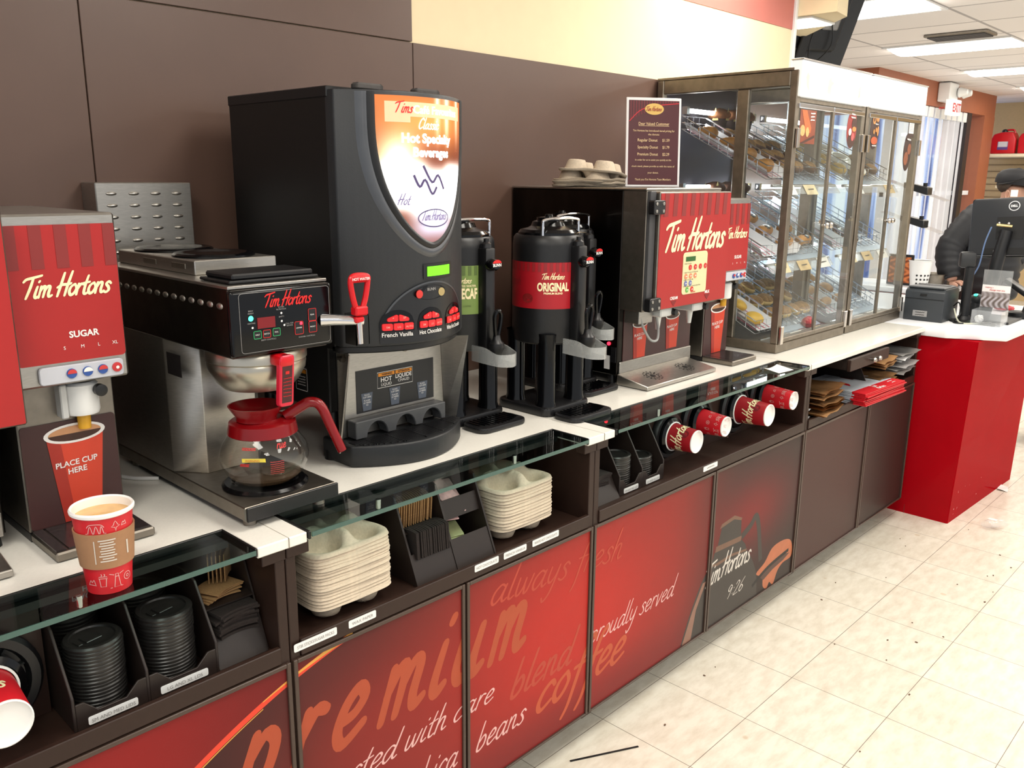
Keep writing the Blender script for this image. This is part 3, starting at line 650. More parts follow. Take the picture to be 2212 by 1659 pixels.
def cream_dispenser(label):
    t = thing('cream_dispenser', label, 'dispenser', (2.4, .45, CT))
    obj('body', BX(2.2, 2.63, .30, .775, .957, 1.546, bev=.003), mat('dark_smoked_steel', (58, 54, 50), .3, 1, .35, 14, .02, stretch=(1, 1, .3)), t)
    obj('top_cover', BX(2.198, 2.632, .212, .777, 1.546, 1.553, bev=.002), STEEL, t)
    obj('upper_front', BX(2.2, 2.63, .212, .30, 1.175, 1.546, bev=.002), STEELD, t)
    for x in (2.215, 2.615):
        for y in (.33, .75): obj('foot', lathe(bmesh.new(), [(0, 0), (.014, 0), (.011, .028), (0, .028)], (x, y, CT), 12), BLACKP, t)
    d = obj('door', BX(2.236, 2.655, .188, .21, 1.178, 1.542, bev=.003), STEELD, t)
    pn = obj('front_panel', prism(bmesh.new(), rrect(2.239, 2.652, 1.181, 1.538, .002, 2), 'y', .1865, .188), REDPANEL, d, sm=False)
    st = []
    for i in range(8): a = 2.26 + i * .0495; st.append([(a, 1.538), (a - .004, 1.468), (a + .02, 1.468), (a + .024, 1.538)])
    shapes('printed_stripes', st, mat('stripe_maroon'), pn, front(.1865, .0006))
    letters('logo', logo_items(2.272, 1.362, .36, .27), CREAMINK, pn, front(.1865))
    kp = obj('keypad', prism(bmesh.new(), rrect(2.377, 2.523, 1.216, 1.352, .012, 5), 'y', .1845, .1868, bev=.001), mat('ivory_keypad', (226, 214, 168), .4, 0, .03), d)
    obj('display', BX(2.392, 2.448, .1835, .1846, 1.323, 1.338), mat('dark_green_display', (38, 84, 32), .3, emit=.3), kp, sm=False)
    for zz, n, cc, x0, dx in ((1.303, 4, 'keypad_red', 2.419, .0305), (1.275, 3, 'keypad_peach', 2.396, .0275), (1.252, 2, 'keypad_blue', 2.396, .0275), (1.231, 2, 'keypad_green', 2.406, .029)):
        for i in range(n):
            cm = mat(cc if not (cc == 'keypad_green' and i) else 'keypad_red', {'keypad_red': (206, 52, 46), 'keypad_peach': (226, 140, 104), 'keypad_blue': (110, 118, 170), 'keypad_green': (104, 176, 84)}[cc], .4)
            k = obj('key', lathe(bmesh.new(), [(0, -.0018), (.0088, -.0015), (.0088, 0), (0, 0)], (x0 + i * dx, .1845, zz), 18, 'y'), cm, kp)
            if zz > 1.3 or i < 3: letters('key_mark', [(sans('SMLX'[i]) if zz > 1.3 else scrib(1.6), x0 + i * dx, zz - .0025, .005, 'c')], WHITEINK, k, front(.1825, .0004))
    letters('lettering', [(sans(s_), 2.383, z, .0042, 'l') for s_, z in (('1. Select Cup Size', 1.314), ('2. Select Amount to be Dispensed', 1.2855), ('3. Select Cream or Milk', 1.2615), ('4. Press Dispense or Cancel to Start Over', 1.2405))], BLACKINK, kp, front(.1845, .0005))
    letters('lettering', logo_items(2.43, 1.2195, .028, .22), REDINK, kp, front(.1845, .0005))
    letters('lettering', [(sans('CREAM', .03), 2.335, 1.206, .0095, 'c'), (sans('MILK', .03), 2.535, 1.21, .0095, 'c')], WHITEINK, pn, front(.1865))
    shapes('printed_arrow', [[(2.318, 1.202), (2.335, 1.184), (2.352, 1.202)], [(2.518, 1.206), (2.535, 1.188), (2.552, 1.206)]], DKRED, pn, front(.1865, .0007))
    obj('hinge_strip', BX(2.204, 2.234, .2, .214, 1.18, 1.545, bev=.002), mat('grey_rubber', (70, 70, 72), .5), t)
    for z in (1.497, 1.20):
        h = obj('hinge', prism(bmesh.new(), rrect(2.19, 2.25, z - .021, z + .021, .006, 3), 'y', .176, .2, bev=.002), BLACKP, t)
        for dx in (-.018, .018):
            for dz in (-.011, .011): obj('bolt', lathe(bmesh.new(), [(0, -.003), (.005, -.002), (.0055, .001), (0, .001)], (2.22 + dx, .176, z + dz), 12, 'y'), STEEL, h)
    lp = obj('lower_panel', BX(2.225, 2.622, .2975, .3005, 1.0, 1.168), mat('maroon_panel'), t, sm=False)
    cup_art(lp, .2975, 2.315, 1.118, 1.003, .088, .064); cup_art(lp, .2975, 2.505, 1.125, 1.01, .088, .064)
    for i, x in enumerate((2.345, 2.535)):
        n = obj('valve', BX(x - .035, x + .03, .215, .295, 1.146, 1.178, bev=.004), WHITEP, t)
        obj('nozzle', lathe(bmesh.new(), [(0, 0), (.007, 0), (.012, .04), (.015, .05), (0, .05)], (x, .25, 1.1), 16), mat('milky_plastic', (232, 232, 228), .3), n)
        obj('knob', lathe(bmesh.new(), [(0, -.01), (.011, -.008), (.011, .006), (0, .006)], (x + .035, .21, 1.158), 16, 'y'), BLACKP, n)
    obj('hose', tube(bmesh.new(), smooth([(2.235, .245, 1.158), (2.25, .24, 1.12), (2.285, .235, 1.075), (2.325, .235, 1.07), (2.335, .24, 1.11), (2.325, .245, 1.15)], 7), .0042, 8), mat('grey_hose', (160, 160, 158), .4), t)
    obj('bracket', BX(2.226, 2.30, .24, .30, 1.13, 1.172, bev=.002), STEEL, t)
    obj('splash_plate', BX(2.205, 2.625, .292, .3, .957, 1.002, bev=.002), STEEL, t)
    tr = obj('drip_tray', prism(bmesh.new(), [(.17, .931), (.17, .944), (.292, .966), (.292, .931)], 'x', 2.19, 2.6, bev=.002), STEEL, t)
    for x in (2.3, 2.49):
        bm = bmesh.new(); fn = lambda u, v: V((u, v, .944 + (v - .17) * .1803 + .0006))
        for k in range(14):
            a = 2 * PI * k / 14
            for r in (.022, .032): shape(bm, circ(x + r * math.cos(a), .228 + r * math.sin(a), .0032, 8), fn)
        shape(bm, circ(x, .228, .01, 16), fn); obj('drain_holes', bm, BLACKINK, tr, sm=False)
    obj('indicator_lamp', lathe(bmesh.new(), [(0, -.006), (.006, -.004), (.006, 0), (0, 0)], (2.2, .335, 1.06), 12, 'x'), mat('red_lamp', (255, 30, 50), .3, emit=4), t)
    obj('switch', BX(2.196, 2.201, .305, .325, 1.0, 1.05), BLACKP, t); obj('side_sticker', BX(2.1985, 2.2005, .33, .352, .975, 1.02), PAPERW, t, sm=False)
    return t
cream = cream_dispenser('wide red-fronted cream and milk dispenser between the black urns and the pastry case')
dup(cream, (2.4 - 2.222, .45, CT), label='red dispenser cut off by the near end of the photo, beside the sugar dispenser')

# ------------------------------------------------------------------ filled coffee cup
def cup_profile(rb, rt, h, wall=.0012):
    return [(0, .006), (rb * .9, .006), (rb * .95, 0), (rb, 0), (rb, .002), (rt, h - .003), (rt + .003, h - .0015), (rt + .003, h + .0015), (rt, h + .003), (rt - .002, h), (rb + (rt - rb) * .75 - wall, h * .75)]
CUPRED = mat('cup_red', (206, 28, 40), .42, 0, .06); CUPWH = mat('cup_white', (244, 242, 238), .5, 0, .03)
t = thing('paper_cup', 'paper cup of milky coffee in a kraft sleeve standing on the glass shelf', 'cup', (.478, .03, CT))
cx, cy, rb, rt, hh = .478, .03, .0335, .0455, .137
rz = lambda z: rb + (rt - rb) * (z / hh)
o = obj('cup_wall', lathe(bmesh.new(), [(0, .005), (rb - .003, .005), (rb - .002, .0), (rb, 0), (rt, hh)], (cx, cy, CT), 48), CUPRED, t)
obj('rim', lathe(bmesh.new(), [(rt - .0005, hh - .006), (rt + .0025, hh - .004), (rt + .003, hh), (rt + .001, hh + .003), (rt - .002, hh + .001), (rz(.1) - .002, .1)], (cx, cy, CT), 48), CUPWH, t)
obj('coffee', lathe(bmesh.new(), [(0, .125), (rz(.125) - .0015, .125)], (cx, cy, CT), 40), mat('milky_coffee', (228, 182, 116), .15, 0, .22, 45), t)
sl = obj('sleeve', lathe(bmesh.new(), [(rz(.046) + .0006, .046), (rz(.046) + .003, .046), (rz(.106) + .003, .106), (rz(.106) + .0006, .106)], (cx, cy, CT), 48), mat('kraft_sleeve', (164, 122, 88), .85, 0, .06, 120, .1), t)
def on_cup(ang0, extra=.0006, c=(cx, cy, CT), rf=rz):
    a0 = math.radians(ang0)
    def f(u, v):
        r = rf(v) + extra; a = a0 + u / r; return V((c[0] + r * math.cos(a), c[1] + r * math.sin(a), c[2] + v))
    return f
VIEW = math.degrees(math.atan2(-1.36, -.478))
lines = []
for k, wd in enumerate((.026, .02, .024, .018, .022, .02, .026, .017, .024)):
    zz = .096 - k * .0045; lines.append((line2([(-wd / 2 + wd * q / 10, 0) for q in range(11)], .0022, 1), .002, zz, 1, 'l'))
lines.append((line2([(0, -.02 + .004 * q) for q in range(11)], .0016, 1), -.017, .076, 1, 'l')); lines.append((line2([(0, -.012 + .0024 * q) for q in range(11)], .003, 1), .034, .076, 1, 'l'))
letters('printed_lines', lines, mat('sleeve_white_ink', (214, 204, 192), .7), sl, on_cup(VIEW, .0036))
def icon(kind, x, z, s):
    L = lambda p, c=False, n=4: line2([(x + a * s, z + b * s) for a, b in p], .0011, n, c)
    if kind == 'cup': return [L([(-.4, .5), (-.3, -.6), (.3, -.6), (.4, .5)], False, 1), L([(-.5, .5), (.5, .5), (.45, .75), (-.45, .75)], True, 1), L([(-.2, .85), (-.1, 1.0), (-.2, 1.15)]), L([(.15, .85), (.25, 1.0), (.15, 1.15)])]
    if kind == 'tower': return [L([(-.35, -.8), (-.18, .5), (.18, .5), (.35, -.8)], True, 1), L([(-.25, .5), (.25, .5)], False, 1), L([(-.15, .5), (-.15, .85), (.15, .85), (.15, .5)], False, 1), L([(.3, .75), (.8, .95)], False, 1), L([(-.3, .75), (-.8, .95)], False, 1), L([(-.8, -.85), (.6, -.85)], False, 1)]
    if kind == 'ring': return [L(circ(0, 0, .6, 10), True), L(circ(0, 0, .2, 8), True)]
    if kind == 'bridge': return [L([(-1.2, -.5), (1.2, -.5)], False, 1), L([(-1, .3), (-.6, .7), (.6, .7), (1, .3)]), L([(-.9, -.5), (-.6, .5), (-.3, -.5)]), L([(-.2, -.5), (.1, .5), (.4, -.5)]), L([(.5, -.5), (.7, .5), (.95, -.5)])]
    if kind == 'leaf': return [L([(0, -.7), (-.1, -.1), (-.6, .1), (-.3, .3), (-.2, .6), (0, .9), (.2, .6), (.3, .3), (.6, .1), (.1, -.1)], True, 1)]
    return [L([(-.5, -.2), (-.2, .4), (0, .1), (.3, .5), (.5, -.2)]), L([(-.6, -.3), (.6, -.3)], False, 1)]
ic = []
for kd, x, z, s in (('cup', -.012, .022, .013), ('tower', .009, .022, .014), ('ring', .027, .024, .011), ('hill', -.03, .02, .012), ('bridge', -.016, .114, .013), ('leaf', .014, .115, .011), ('hill', .028, .117, .008)):
    ic += [(g, 0, 0, 1, 'l') for g in icon(kd, x, z, s)]
letters('printed_drawings', ic, PINKINK, o, on_cup(VIEW + 4, .0007))

# ------------------------------------------------------------------ coffee brewer
t = thing('coffee_brewer', 'steel and black coffee brewer with its red-collared glass pot underneath', 'coffee maker', (.85, .3, CT))
x0, x1 = .745, .95
obj('base', BX(x0, x1, .07, .64, .947, .975, bev=.002), STEELD, t)
obj('base_front', BX(x0 + .003, x1 + .002, .066, .072, .946, .974, bev=.001), BLACKP, t)
for q in ((.77, .1), (.925, .1), (.77, .6), (.925, .6)): obj('foot', lathe(bmesh.new(), [(0, 0), (.013, 0), (.011, .018), (0, .018)], (q[0], q[1], CT), 14), STEELD, t)
obj('column', prism(bmesh.new(), [(x0, .64), (x0, .36), (.792, .30), (.91, .30), (x1, .36), (x1, .64)], 'z', .975, 1.262, bev=.002), STEEL, t)
h = obj('head', BX(x0, x1, .078, .64, 1.258, 1.386, bev=.003), mat('dark_steel_sides', (92, 84, 76), .3, 1, .3, 30, .03), t)
obj('top_plate', BX(x0 - .001, x1 + .001, .076, .641, 1.384, 1.390, bev=.001), STEEL, h)
bm = bmesh.new()
for i in range(14):
    y = .11 + i * .036; ball(bm, (x0, y, 1.352), (.0035, .011, .006), 10, 6)
obj('louvre', bm, STEEL, h)
fp = obj('control_panel', BX(.741, .954, .064, .082, 1.262, 1.383, bev=.007, seg=3), BLACKG, t)
FY = .064
letters('panel_line', [(line2(rrect(.757, .946, 1.269, 1.377, .006, 3), .0007, 1, True), 0, 0, 1, 'l')], GREYINK, fp, front(FY))
letters('logo', logo_items(.808, 1.349, .1, .25), REDINK, fp, front(FY))
obj('display', BX(.791, .827, .0625, .0645, 1.311, 1.331), mat('red_display', (120, 18, 22), .25), fp, sm=False)
obj('lamp', lathe(bmesh.new(), [(0, -.002), (.005, 0), (.005, .002), (0, .002)], (.779, .064, 1.331), 14, 'y'), mat('green_lamp', (60, 255, 190), .3, emit=2.5), fp)
for x, z, w_, h_, cc in ((.790, 1.300, .015, .014, 'g'), (.809, 1.300, .015, .014, 'r'), (.829, 1.301, .015, .014, 'g'), (.877, 1.303, .018, .024, 'r'), (.907, 1.325, .017, .023, 'r'), (.907, 1.302, .017, .021, 'r')):
    k = obj('key', prism(bmesh.new(), rrect(x - w_ / 2, x + w_ / 2, z - h_ / 2, z + h_ / 2, .002, 3), 'y', .0634, .0645), BLACKP, fp, sm=False)
    letters('key_outline', [(line2(rrect(x - w_ / 2, x + w_ / 2, z - h_ / 2, z + h_ / 2, .002, 3), .001, 1, True), 0, 0, 1, 'l')], mat('green_ink', (40, 170, 100), .5) if cc == 'g' else REDINK, k, front(.0634, .0004))
    letters('key_mark', [(sans({.790: 'HALF', .809: 'BATCH', .829: 'FULL', .877: 'LOWER'}.get(x, 'REAR' if z > 1.31 else 'FRONT')), x, z - .001, .0025, 'c')], WHITEINK, k, front(.0634, .0005))
obj('lamp', lathe(bmesh.new(), [(0, -.002), (.003, 0), (.003, .002), (0, .002)], (.882, .0634, 1.311), 12, 'y'), mat('red_lamp'), fp)
letters('lettering', [(sans(s_), x, z, .0026, 'c') for s_, x, z in (('BREW', .779, 1.3435), ('READY', .779, 1.339), ('HEATING', .779, 1.321), ('WATER', .841, 1.345), ('FILTRATION', .841, 1.341), ('EMPTY', .841, 1.327), ('CALL FOR', .857, 1.313), ('SERVICE', .857, 1.309), ('BREW CONTROLS', .812, 1.288), ('WARMER CONTROLS', .893, 1.284))], GREYINK, fp, front(FY))
shapes('printed_mark', [circ(.841, 1.335, .002), circ(.841, 1.320, .002), circ(.781, 1.314, .002), circ(.846, 1.312, .002)], WHITEINK, fp, front(FY))
# warmers on top
wbx = obj('warmer_box', BX(.783, .962, .272, .63, 1.390, 1.419, bev=.002), STEEL, t)
for y in (.34, .47): obj('slot', BX(.7815, .7835, y - .03, y + .03, 1.4, 1.411, bev=.001), STEELD, wbx)
for y in (.365, .545):
    obj('warmer_plate', lathe(bmesh.new(), [(0, .003), (.06, .003), (.066, .0065), (.078, .0065), (.083, .003), (.083, 0), (0, 0)], (.872, y, 1.4195), 40), BLACKG, t)
lid = bmesh.new(); bx(lid, .757, .944, .092, .205, 1.391, 1.397, bev=.002); bx(lid, .766, .936, .098, .198, 1.397, 1.408, bev=.003)
obj('water_lid', lid, BLACKP, t)
# funnel
fu = obj('brew_funnel', lathe(bmesh.new(), [(0, 1.256), (.094, 1.256), (.097, 1.25), (.097, 1.236), (.093, 1.233), (.095, 1.228), (.093, 1.215), (.08, 1.192), (.066, 1.178), (0, 1.176)], (.848, .175, 0), 48), mat('satin_aluminium', (196, 190, 176), .3, 1, .08), t)
obj('spout', lathe(bmesh.new(), [(0, 1.166), (.011, 1.166), (.011, 1.178), (0, 1.178)], (.848, .175, 0), 16), STEELD, fu)
bm = bmesh.new(); bx(bm, .822, .852, .045, .085, 1.236, 1.258, bev=.006, seg=2)
hv = bmesh.new(); prism(hv, rrect(-.0155, .0155, -.1, 0, .006, 3), 'y', -.007, .007, bev=.002)
for v in hv.verts: y = v.co.z; v.co = V((.838 + v.co.x, .052 + v.co.y + y * -.12, 1.258 + y))
hd = obj('funnel_handle', bm, REDP, fu); hd2 = obj('handle_grip', hv, mat('bright_pink_red_plastic', (214, 30, 58), .35), fu)
bm = bmesh.new(); shape(bm, [(-.0105, -.092), (.0105, -.092), (.0105, -.012), (-.0105, -.012)], lambda u, v: V((.838 + u, .0445 - v * .12, 1.258 + v))); obj('handle_label', bm, mat('dark_red_label', (64, 16, 20), .4), hd2, sm=False)
letters('printed_lines', [(scrib(6.5, k), 0, z_, .0026, 'c') for k, z_ in enumerate((-.02, -.045, -.052, -.059, -.066, -.073, -.08))], REDP, hd2, lambda u, v: V((.838 + u, .0440 - v * .12, 1.258 + v)))
shapes('printed_mark', [rect(-.004, .004, -.036, -.03)], REDINK, hd2, lambda u, v: V((.838 + u, .0440 - v * .12, 1.258 + v)))
obj('side_label', BX(.7445, .7455, .285, .345, 1.19, 1.235), BLACKINK, t, sm=False)
# hot water tap at the side of the head
tp = obj('hot_water_tap', tube(bmesh.new(), [(.93, .07, 1.311), (.952, .055, 1.311), (.985, .035, 1.308), (1.0, .03, 1.307)], [.013, .011, .009, .009], 16), CHROME, t)
obj('tap_nozzle', tube(bmesh.new(), [(.99, .03, 1.314), (.993, .03, 1.262)], [.007, .0055], 14), CHROME, tp)
lv = bmesh.new(); P = [(.985, .03, 1.33), (.978, .03, 1.355), (.974, .03, 1.385), (.983, .03, 1.395), (1.012, .03, 1.393), (1.014, .03, 1.382), (1.008, .03, 1.352), (1.0, .03, 1.33)]
tube(lv, smooth(P, 5), .0058, 10); bx(lv, .978, 1.008, .02, .04, 1.318, 1.336, bev=.003); bx(lv, .978, 1.0, .022, .038, 1.304, 1.316, bev=.003); bx(lv, .974, 1.014, .023, .037, 1.382, 1.397, bev=.004)
lv = obj('tap_lever', lv, REDP, tp)
letters('lettering', [(sans('HOT WATER', .02), .994, 1.387, .005, 'c')], WHITEINK, lv, front(.023))
gd = bmesh.new(); bx(gd, .998, 1.03, .085, .087, 1.254, 1.316); bx(gd, .998, 1.0, .05, .087, 1.254, 1.312); bx(gd, 1.028, 1.03, .05, .087, 1.254, 1.316); bx(gd, .998, 1.03, .05, .052, 1.254, 1.312)
obj('tap_guard', gd, BLACKM, t)
obj('base_warmer', lathe(bmesh.new(), [(0, .003), (.06, .003), (.066, .008), (.079, .008), (.085, .003), (.085, 0), (0, 0)], (.848, .17, .975), 40), BLACKG, t)
# the glass pot
t = thing('coffee_pot', 'glass coffee pot with red collar, lip and handle, nearly empty', 'coffee pot', (.848, .168, .984))
c = (.848, .168, .984)
prof = [(0, 0), (.055, 0), (.064, .003), (.074, .015), (.086, .04), (.088, .055), (.083, .075), (.07, .097), (.06, .108), (.058, .118)]
CG = glass('pot_glass', (.96, .96, .95), ior=1.5)
obj('glass_body', lathe(bmesh.new(), prof, c, 48), CG, t)
obj('coffee', lathe(bmesh.new(), [(0, .003), (.056, .003), (.07, .013), (.0705, .014), (0, .014)], c, 40), mat('thin_coffee', (92, 72, 52), .1, 0, .2, alpha=.45), t)
obj('collar', lathe(bmesh.new(), [(.066, .098), (.0685, .1), (.065, .122), (.061, .125), (.05, .126), (.038, .13)], c, 48), mat('deep_red_plastic', (128, 7, 14), .25, 0, .06), t)
obj('pouring_lip', lathe(bmesh.new(), [(.04, .128), (.04, .135), (.05, .15), (.054, .157), (.051, .157), (.042, .146), (.03, .14), (.012, .139), (0, .139)], (c[0] - .012, c[1] + .0, c[2]), 40), mat('deep_red_plastic'), t)
hp = smooth([V(c) + V(q) for q in ((.035, -.03, .13), (.06, -.05, .15), (.074, -.062, .158), (.088, -.075, .15), (.101, -.086, .11), (.118, -.1, .055))], 6)
hb = tube(bmesh.new(), hp, [.0115 - .002 * (i / len(hp)) for i in range(len(hp))], 12)
obj('handle', hb, mat('deep_red_plastic'), t)
def on_pot(u, v):
    zz = v; r = .088
    for (r0, z0), (r1, z1) in zip(prof, prof[1:]):
        if z0 <= zz <= z1 and z1 > z0: r = r0 + (r1 - r0) * (zz - z0) / (z1 - z0)
    a = math.radians(-105) + u / r; r += .0008
    return V((c[0] + r * math.cos(a), c[1] + r * math.sin(a), c[2] + zz))
letters('printed_marking', [(script('rue', .24, .3), .004, .084, .008, 'l'), (script('ccccccccc', .3, .3), -.062, .084, .004, 'l'), (script('cccccc', .3, .3), -.07, .055, .004, 'l')], REDINK, t, on_pot)
letters('printed_label', [(([(0, 0), (.045, 0), (.045, .007), (0, .007)], [(0, 1, 2, 3)], 0), -.065, .062, 1, 'l')], mat('yellow_label', (226, 206, 60), .5), t, on_pot)
letters('lettering', [(sans('WARNING'), -.045, .0635, .004, 'c')] + [(scrib(12, k), -.012, .06 - k * .004, .0022, 'l') for k in range(7)], mat('faded_red_ink', (190, 60, 60), .5), t, on_pot)

# louvred steel cover behind the brewer
t = thing('steel_cover', 'louvred brushed steel box against the brown wall behind the brewer', 'cover', (.886, .74, CT))
obj('shell', BX(.774, .998, .7, .781, CT + .001, 1.563, bev=.002), STEEL, t)
for i in range(8):
    for j in range(4):
        x, z = .808 + j * .051, 1.538 - i * .0265
        obj('louvre', ball(bmesh.new(), (x, .7, z), (.0125, .004, .0042), 12, 8), STEEL, t)
t = thing('white_cable', 'white cable lying on the worktop between the sugar dispenser and the brewer', 'cord', (.7, .5, CT))
obj('cord', tube(bmesh.new(), smooth([(.66, .66, CT + .005), (.69, .56, CT + .0045), (.715, .5, CT + .0045), (.742, .47, CT + .0045), (.755, .46, CT + .0045)], 6), .0042, 8), WHITEP, t)
# ------------------------------------------------------------------ hot beverage machine
MX, HW = 1.27, .181
def arc(x): return .23 - .08 * (1 - ((x - MX) / HW) ** 2)
t = thing('beverage_machine', 'tall black hot beverage machine with a lit poster in its curved front', 'drink machine', (MX, .4, CT))
x0, x1 = MX - HW, MX + HW
obj('body', prism(bmesh.new(), [(.255, 1.2), (.286, 1.2), (.286, 1.05), (.66, 1.05), (.66, 1.762), (.255, 1.762)], 'x', x0, x1, bev=.003), BLACKM, t)
obj('top_lip', BX(x0 - .002, x1 + .002, .25, .66, 1.742, 1.765, bev=.002), BLACKP, t)
for q in ((x0 + .03, .6), (x1 - .03, .6), (x0 + .03, .32), (x1 - .03, .32)): obj('foot', lathe(bmesh.new(), [(0, 0), (.024, 0), (.022, .02), (.014, .03), (.014, .122), (0, .122)], (q[0], q[1], CT), 16), BLACKP, t)
pol = [(x0 + (x1 - x0) * i / 24, arc(x0 + (x1 - x0) * i / 24)) for i in range(25)]
dr = obj('door', prism(bmesh.new(), pol + [(x1, .262), (x0, .262)], 'z', 1.212, 1.758, bev=.004, seg=2), CHAR, t, ang=30)
for x in (1.165, 1.325): obj('hinge', prism(bmesh.new(), rrect(x - .035, x + .035, .2, .225, .006, 3), 'z', 1.757, 1.772, bev=.004), mat('worn_grey_plastic', (74, 70, 68), .7, 0, .3, 60), t)
AF = lambda lift: (lambda u, v: V((u, arc(u) - lift, v)))
PX = 1.287
def pw(z):                       # half width of the lit poster at height z
    if z > 1.70: return .131
    s = max(0, min(1, (1.70 - z) / .262)); return .131 * (1 - s ** 2.3) ** .62
def pcol(u, v):
    x = (u - .5) * .262; z = 1.438 + v * .31; h = v
    c = mixc((96, 46, 30), (206, 124, 62), sst(.55, .85, h) * (.65 + .35 * math.cos(x * 14)))
    c = mixc(c, (176, 92, 44), sst(.9, 1, h))
    g = math.exp(-(((x + .085) / .045) ** 2 + ((h - .58) / .16) ** 2)); c = mixc(c, (255, 240, 190), g * 1.1)
    for cx, cz, rx, rz_ in ((-.075, .40, .06, .16), (.02, .34, .075, .17), (.09, .42, .045, .13)):
        c = mixc(c, (255, 255, 255), 1.5 * math.exp(-(((x - cx) / rx) ** 4 + ((h - cz) / rz_) ** 4)))
    c = mixc(c, (190, 198, 226), sst(.32, .1, h) * .85 * sst(.1, .02, abs(x - .01)))
    c = mixc(c, (120, 84, 84), sst(.12, .0, h))
    for a, b in ((.02, .98), (.105, .95), (.055, .9)): c = mixc(c, (255, 250, 235), .7 * math.exp(-((x - a) / .007) ** 2) * sst(.6, b, h))
    return c
LIT = mat('lit_poster', rough=.15, var=.01, attr=True, emit=.85)
po = painted('lit_poster', lambda u, v: V((PX + (2 * u - 1) * pw(1.438 + .31 * v), arc(PX + (2 * u - 1) * pw(1.438 + .31 * v)) - .0025, 1.438 + .31 * v)), lambda u, v: pcol(.5 + (u - .5) * pw(1.438 + .31 * v) / .131, v), 40, 60, dr, LIT)
GLOW = mat('glowing_white_print', (255, 250, 245), .4, emit=2.0); GLOWR = mat('glowing_red_print', (196, 26, 26), .4, emit=.8); MAUVE = mat('mauve_print', (104, 92, 128), .4, emit=.5)
ribp = [(PX - .115, 1.738), (PX - .11, 1.742), (PX + .118, 1.738), (PX + .118, 1.702), (PX - .06, 1.704), (PX - .065, 1.695), (PX - .1, 1.69), (PX - .118, 1.70)]
rb = bmesh.new(); grid(rb, lambda u, v: AF(.0032)(PX - .112 + .23 * u, 1.706 + .03 * v), 16, 1); grid(rb, lambda u, v: AF(.0032)(PX - .112 + .055 * u, 1.694 + .012 * v), 4, 1)
obj('printed_ribbon', rb, mat('peach_print', (214, 150, 116), .4, emit=1.0), po)
letters('lettering', [(script('Tims', .22, .3, .9) if 0 else script('T', .24, .3), 1.196, 1.714, .0115, 'l'), (script('ims', .24, .3, .9), 1.2085, 1.714, .0115, 'l')], GLOWR, po, AF(.0042))
letters('lettering', [(sans('Café Favourites', .01), 1.237, 1.7135, .0165, 'l'), (script('C', .2, .3), 1.25, 1.682, .0115, 'l'), (script('lassic', .18, .3), 1.2615, 1.682, .0115, 'l'), (sans('Hot Specialty', .035), 1.282, 1.653, .019, 'c'), (sans('Beverages', .035), 1.29, 1.624, .019, 'c')], GLOW, po, AF(.0042))
letters('lettering', [(script('Hot', .22, .3), 1.196, 1.522, .011, 'l'), *logo_items(1.255, 1.488, .08, .24)], MAUVE, po, AF(.0042))
letters('printed_marking', [(line2(circ(1.293, 1.492, .048, 16, .019), .0025, 3, True), 0, 0, 1, 'l'), (line2([(1.235, 1.585), (1.25, 1.56), (1.265, 1.575), (1.285, 1.545), (1.30, 1.56)], .006, 4), 0, 0, 1, 'l'), (line2([(1.26, 1.605), (1.285, 1.57), (1.305, 1.585), (1.325, 1.555)], .006, 4), 0, 0, 1, 'l')], mat('chocolate_print', (70, 58, 96), .4, emit=.3), po, AF(.0044))
def uband(off0, off1, lift0, lift1, zt=1.754):
    bm = bmesh.new(); pts = []
    cz = 1.62
    for i in range(61):
        a = i / 60 * 2 - 1
        # walk down one side, round the tip, up the other
        s = abs(a); z = zt - (zt - 1.438) * (1 - s ** 1.9) if s < 1 else zt
        pts.append((PX + math.copysign(pw(max(z, 1.4381)), a) if abs(a) > .02 else PX, z))
    rows = []
    for i, (x, z) in enumerate(pts):
        a = V((pts[min(i + 1, 60)][0] - pts[max(i - 1, 0)][0], pts[min(i + 1, 60)][1] - pts[max(i - 1, 0)][1], 0)); a.normalize(); n = V((a.y, -a.x, 0))
        row = []
        for k in range(5):
            q = k / 4; o = off0 + (off1 - off0) * q; lf = lift0 + (lift1 - lift0) * q + .004 * math.sin(PI * q)
            xx = max(x0 + .001, min(x1 - .001, x + n.x * o)); zz = min(z + n.y * o, zt)
            row.append(bm.verts.new((xx, arc(xx) - lf, zz)))
        rows.append(row)
    for A, B in zip(rows, rows[1:]):
        for k in range(4):
            try: bm.faces.new((A[k], A[k + 1], B[k + 1], B[k]))
            except ValueError: pass
    bmesh.ops.recalc_face_normals(bm, faces=bm.faces); return bm
obj('poster_bezel', uband(-.001, .013, .003, .003), BLACKP, dr, ang=60)
obj('poster_trim', uband(.013, .034, .002, -.001), mat('silver_grey_trim', (92, 94, 98), .3, .6, .08), dr, ang=60)
dp = bmesh.new(); grid(dp, lambda u, v: AF(.002)(1.258 + .1 * u, 1.357 + .034 * v), 6, 1); dp = obj('display_bezel', dp, BLACKP, dr)
dd = bmesh.new(); grid(dd, lambda u, v: AF(.003)(1.268 + .08 * u, 1.363 + .022 * v), 6, 1); obj('display', dd, mat('green_display', (96, 214, 24), .3, emit=1.0), dr)
def archp(x, half, zb, zt): return zb + (zt - zb) * max(0, 1 - ((x - 1.285) / half) ** 2) ** .5
ab = bmesh.new(); grid(ab, lambda u, v: AF(.003)(1.155 + .26 * u, 1.218 + v * (archp(1.155 + .26 * u, .1301, 1.232, 1.348) - 1.218)), 32, 6); kb = obj('button_panel', ab, mat('dark_button_panel', (26, 27, 30), .35, 0, .1, 200), dr)
letters('panel_outline', [(line2([(1.158 + .254 * i / 30, archp(1.158 + .254 * i / 30, .1301, 1.232, 1.348) + .002) for i in range(31)], .004, 1), 0, 0, 1, 'l')], mat('silver_grey_trim'), kb, AF(.0035))
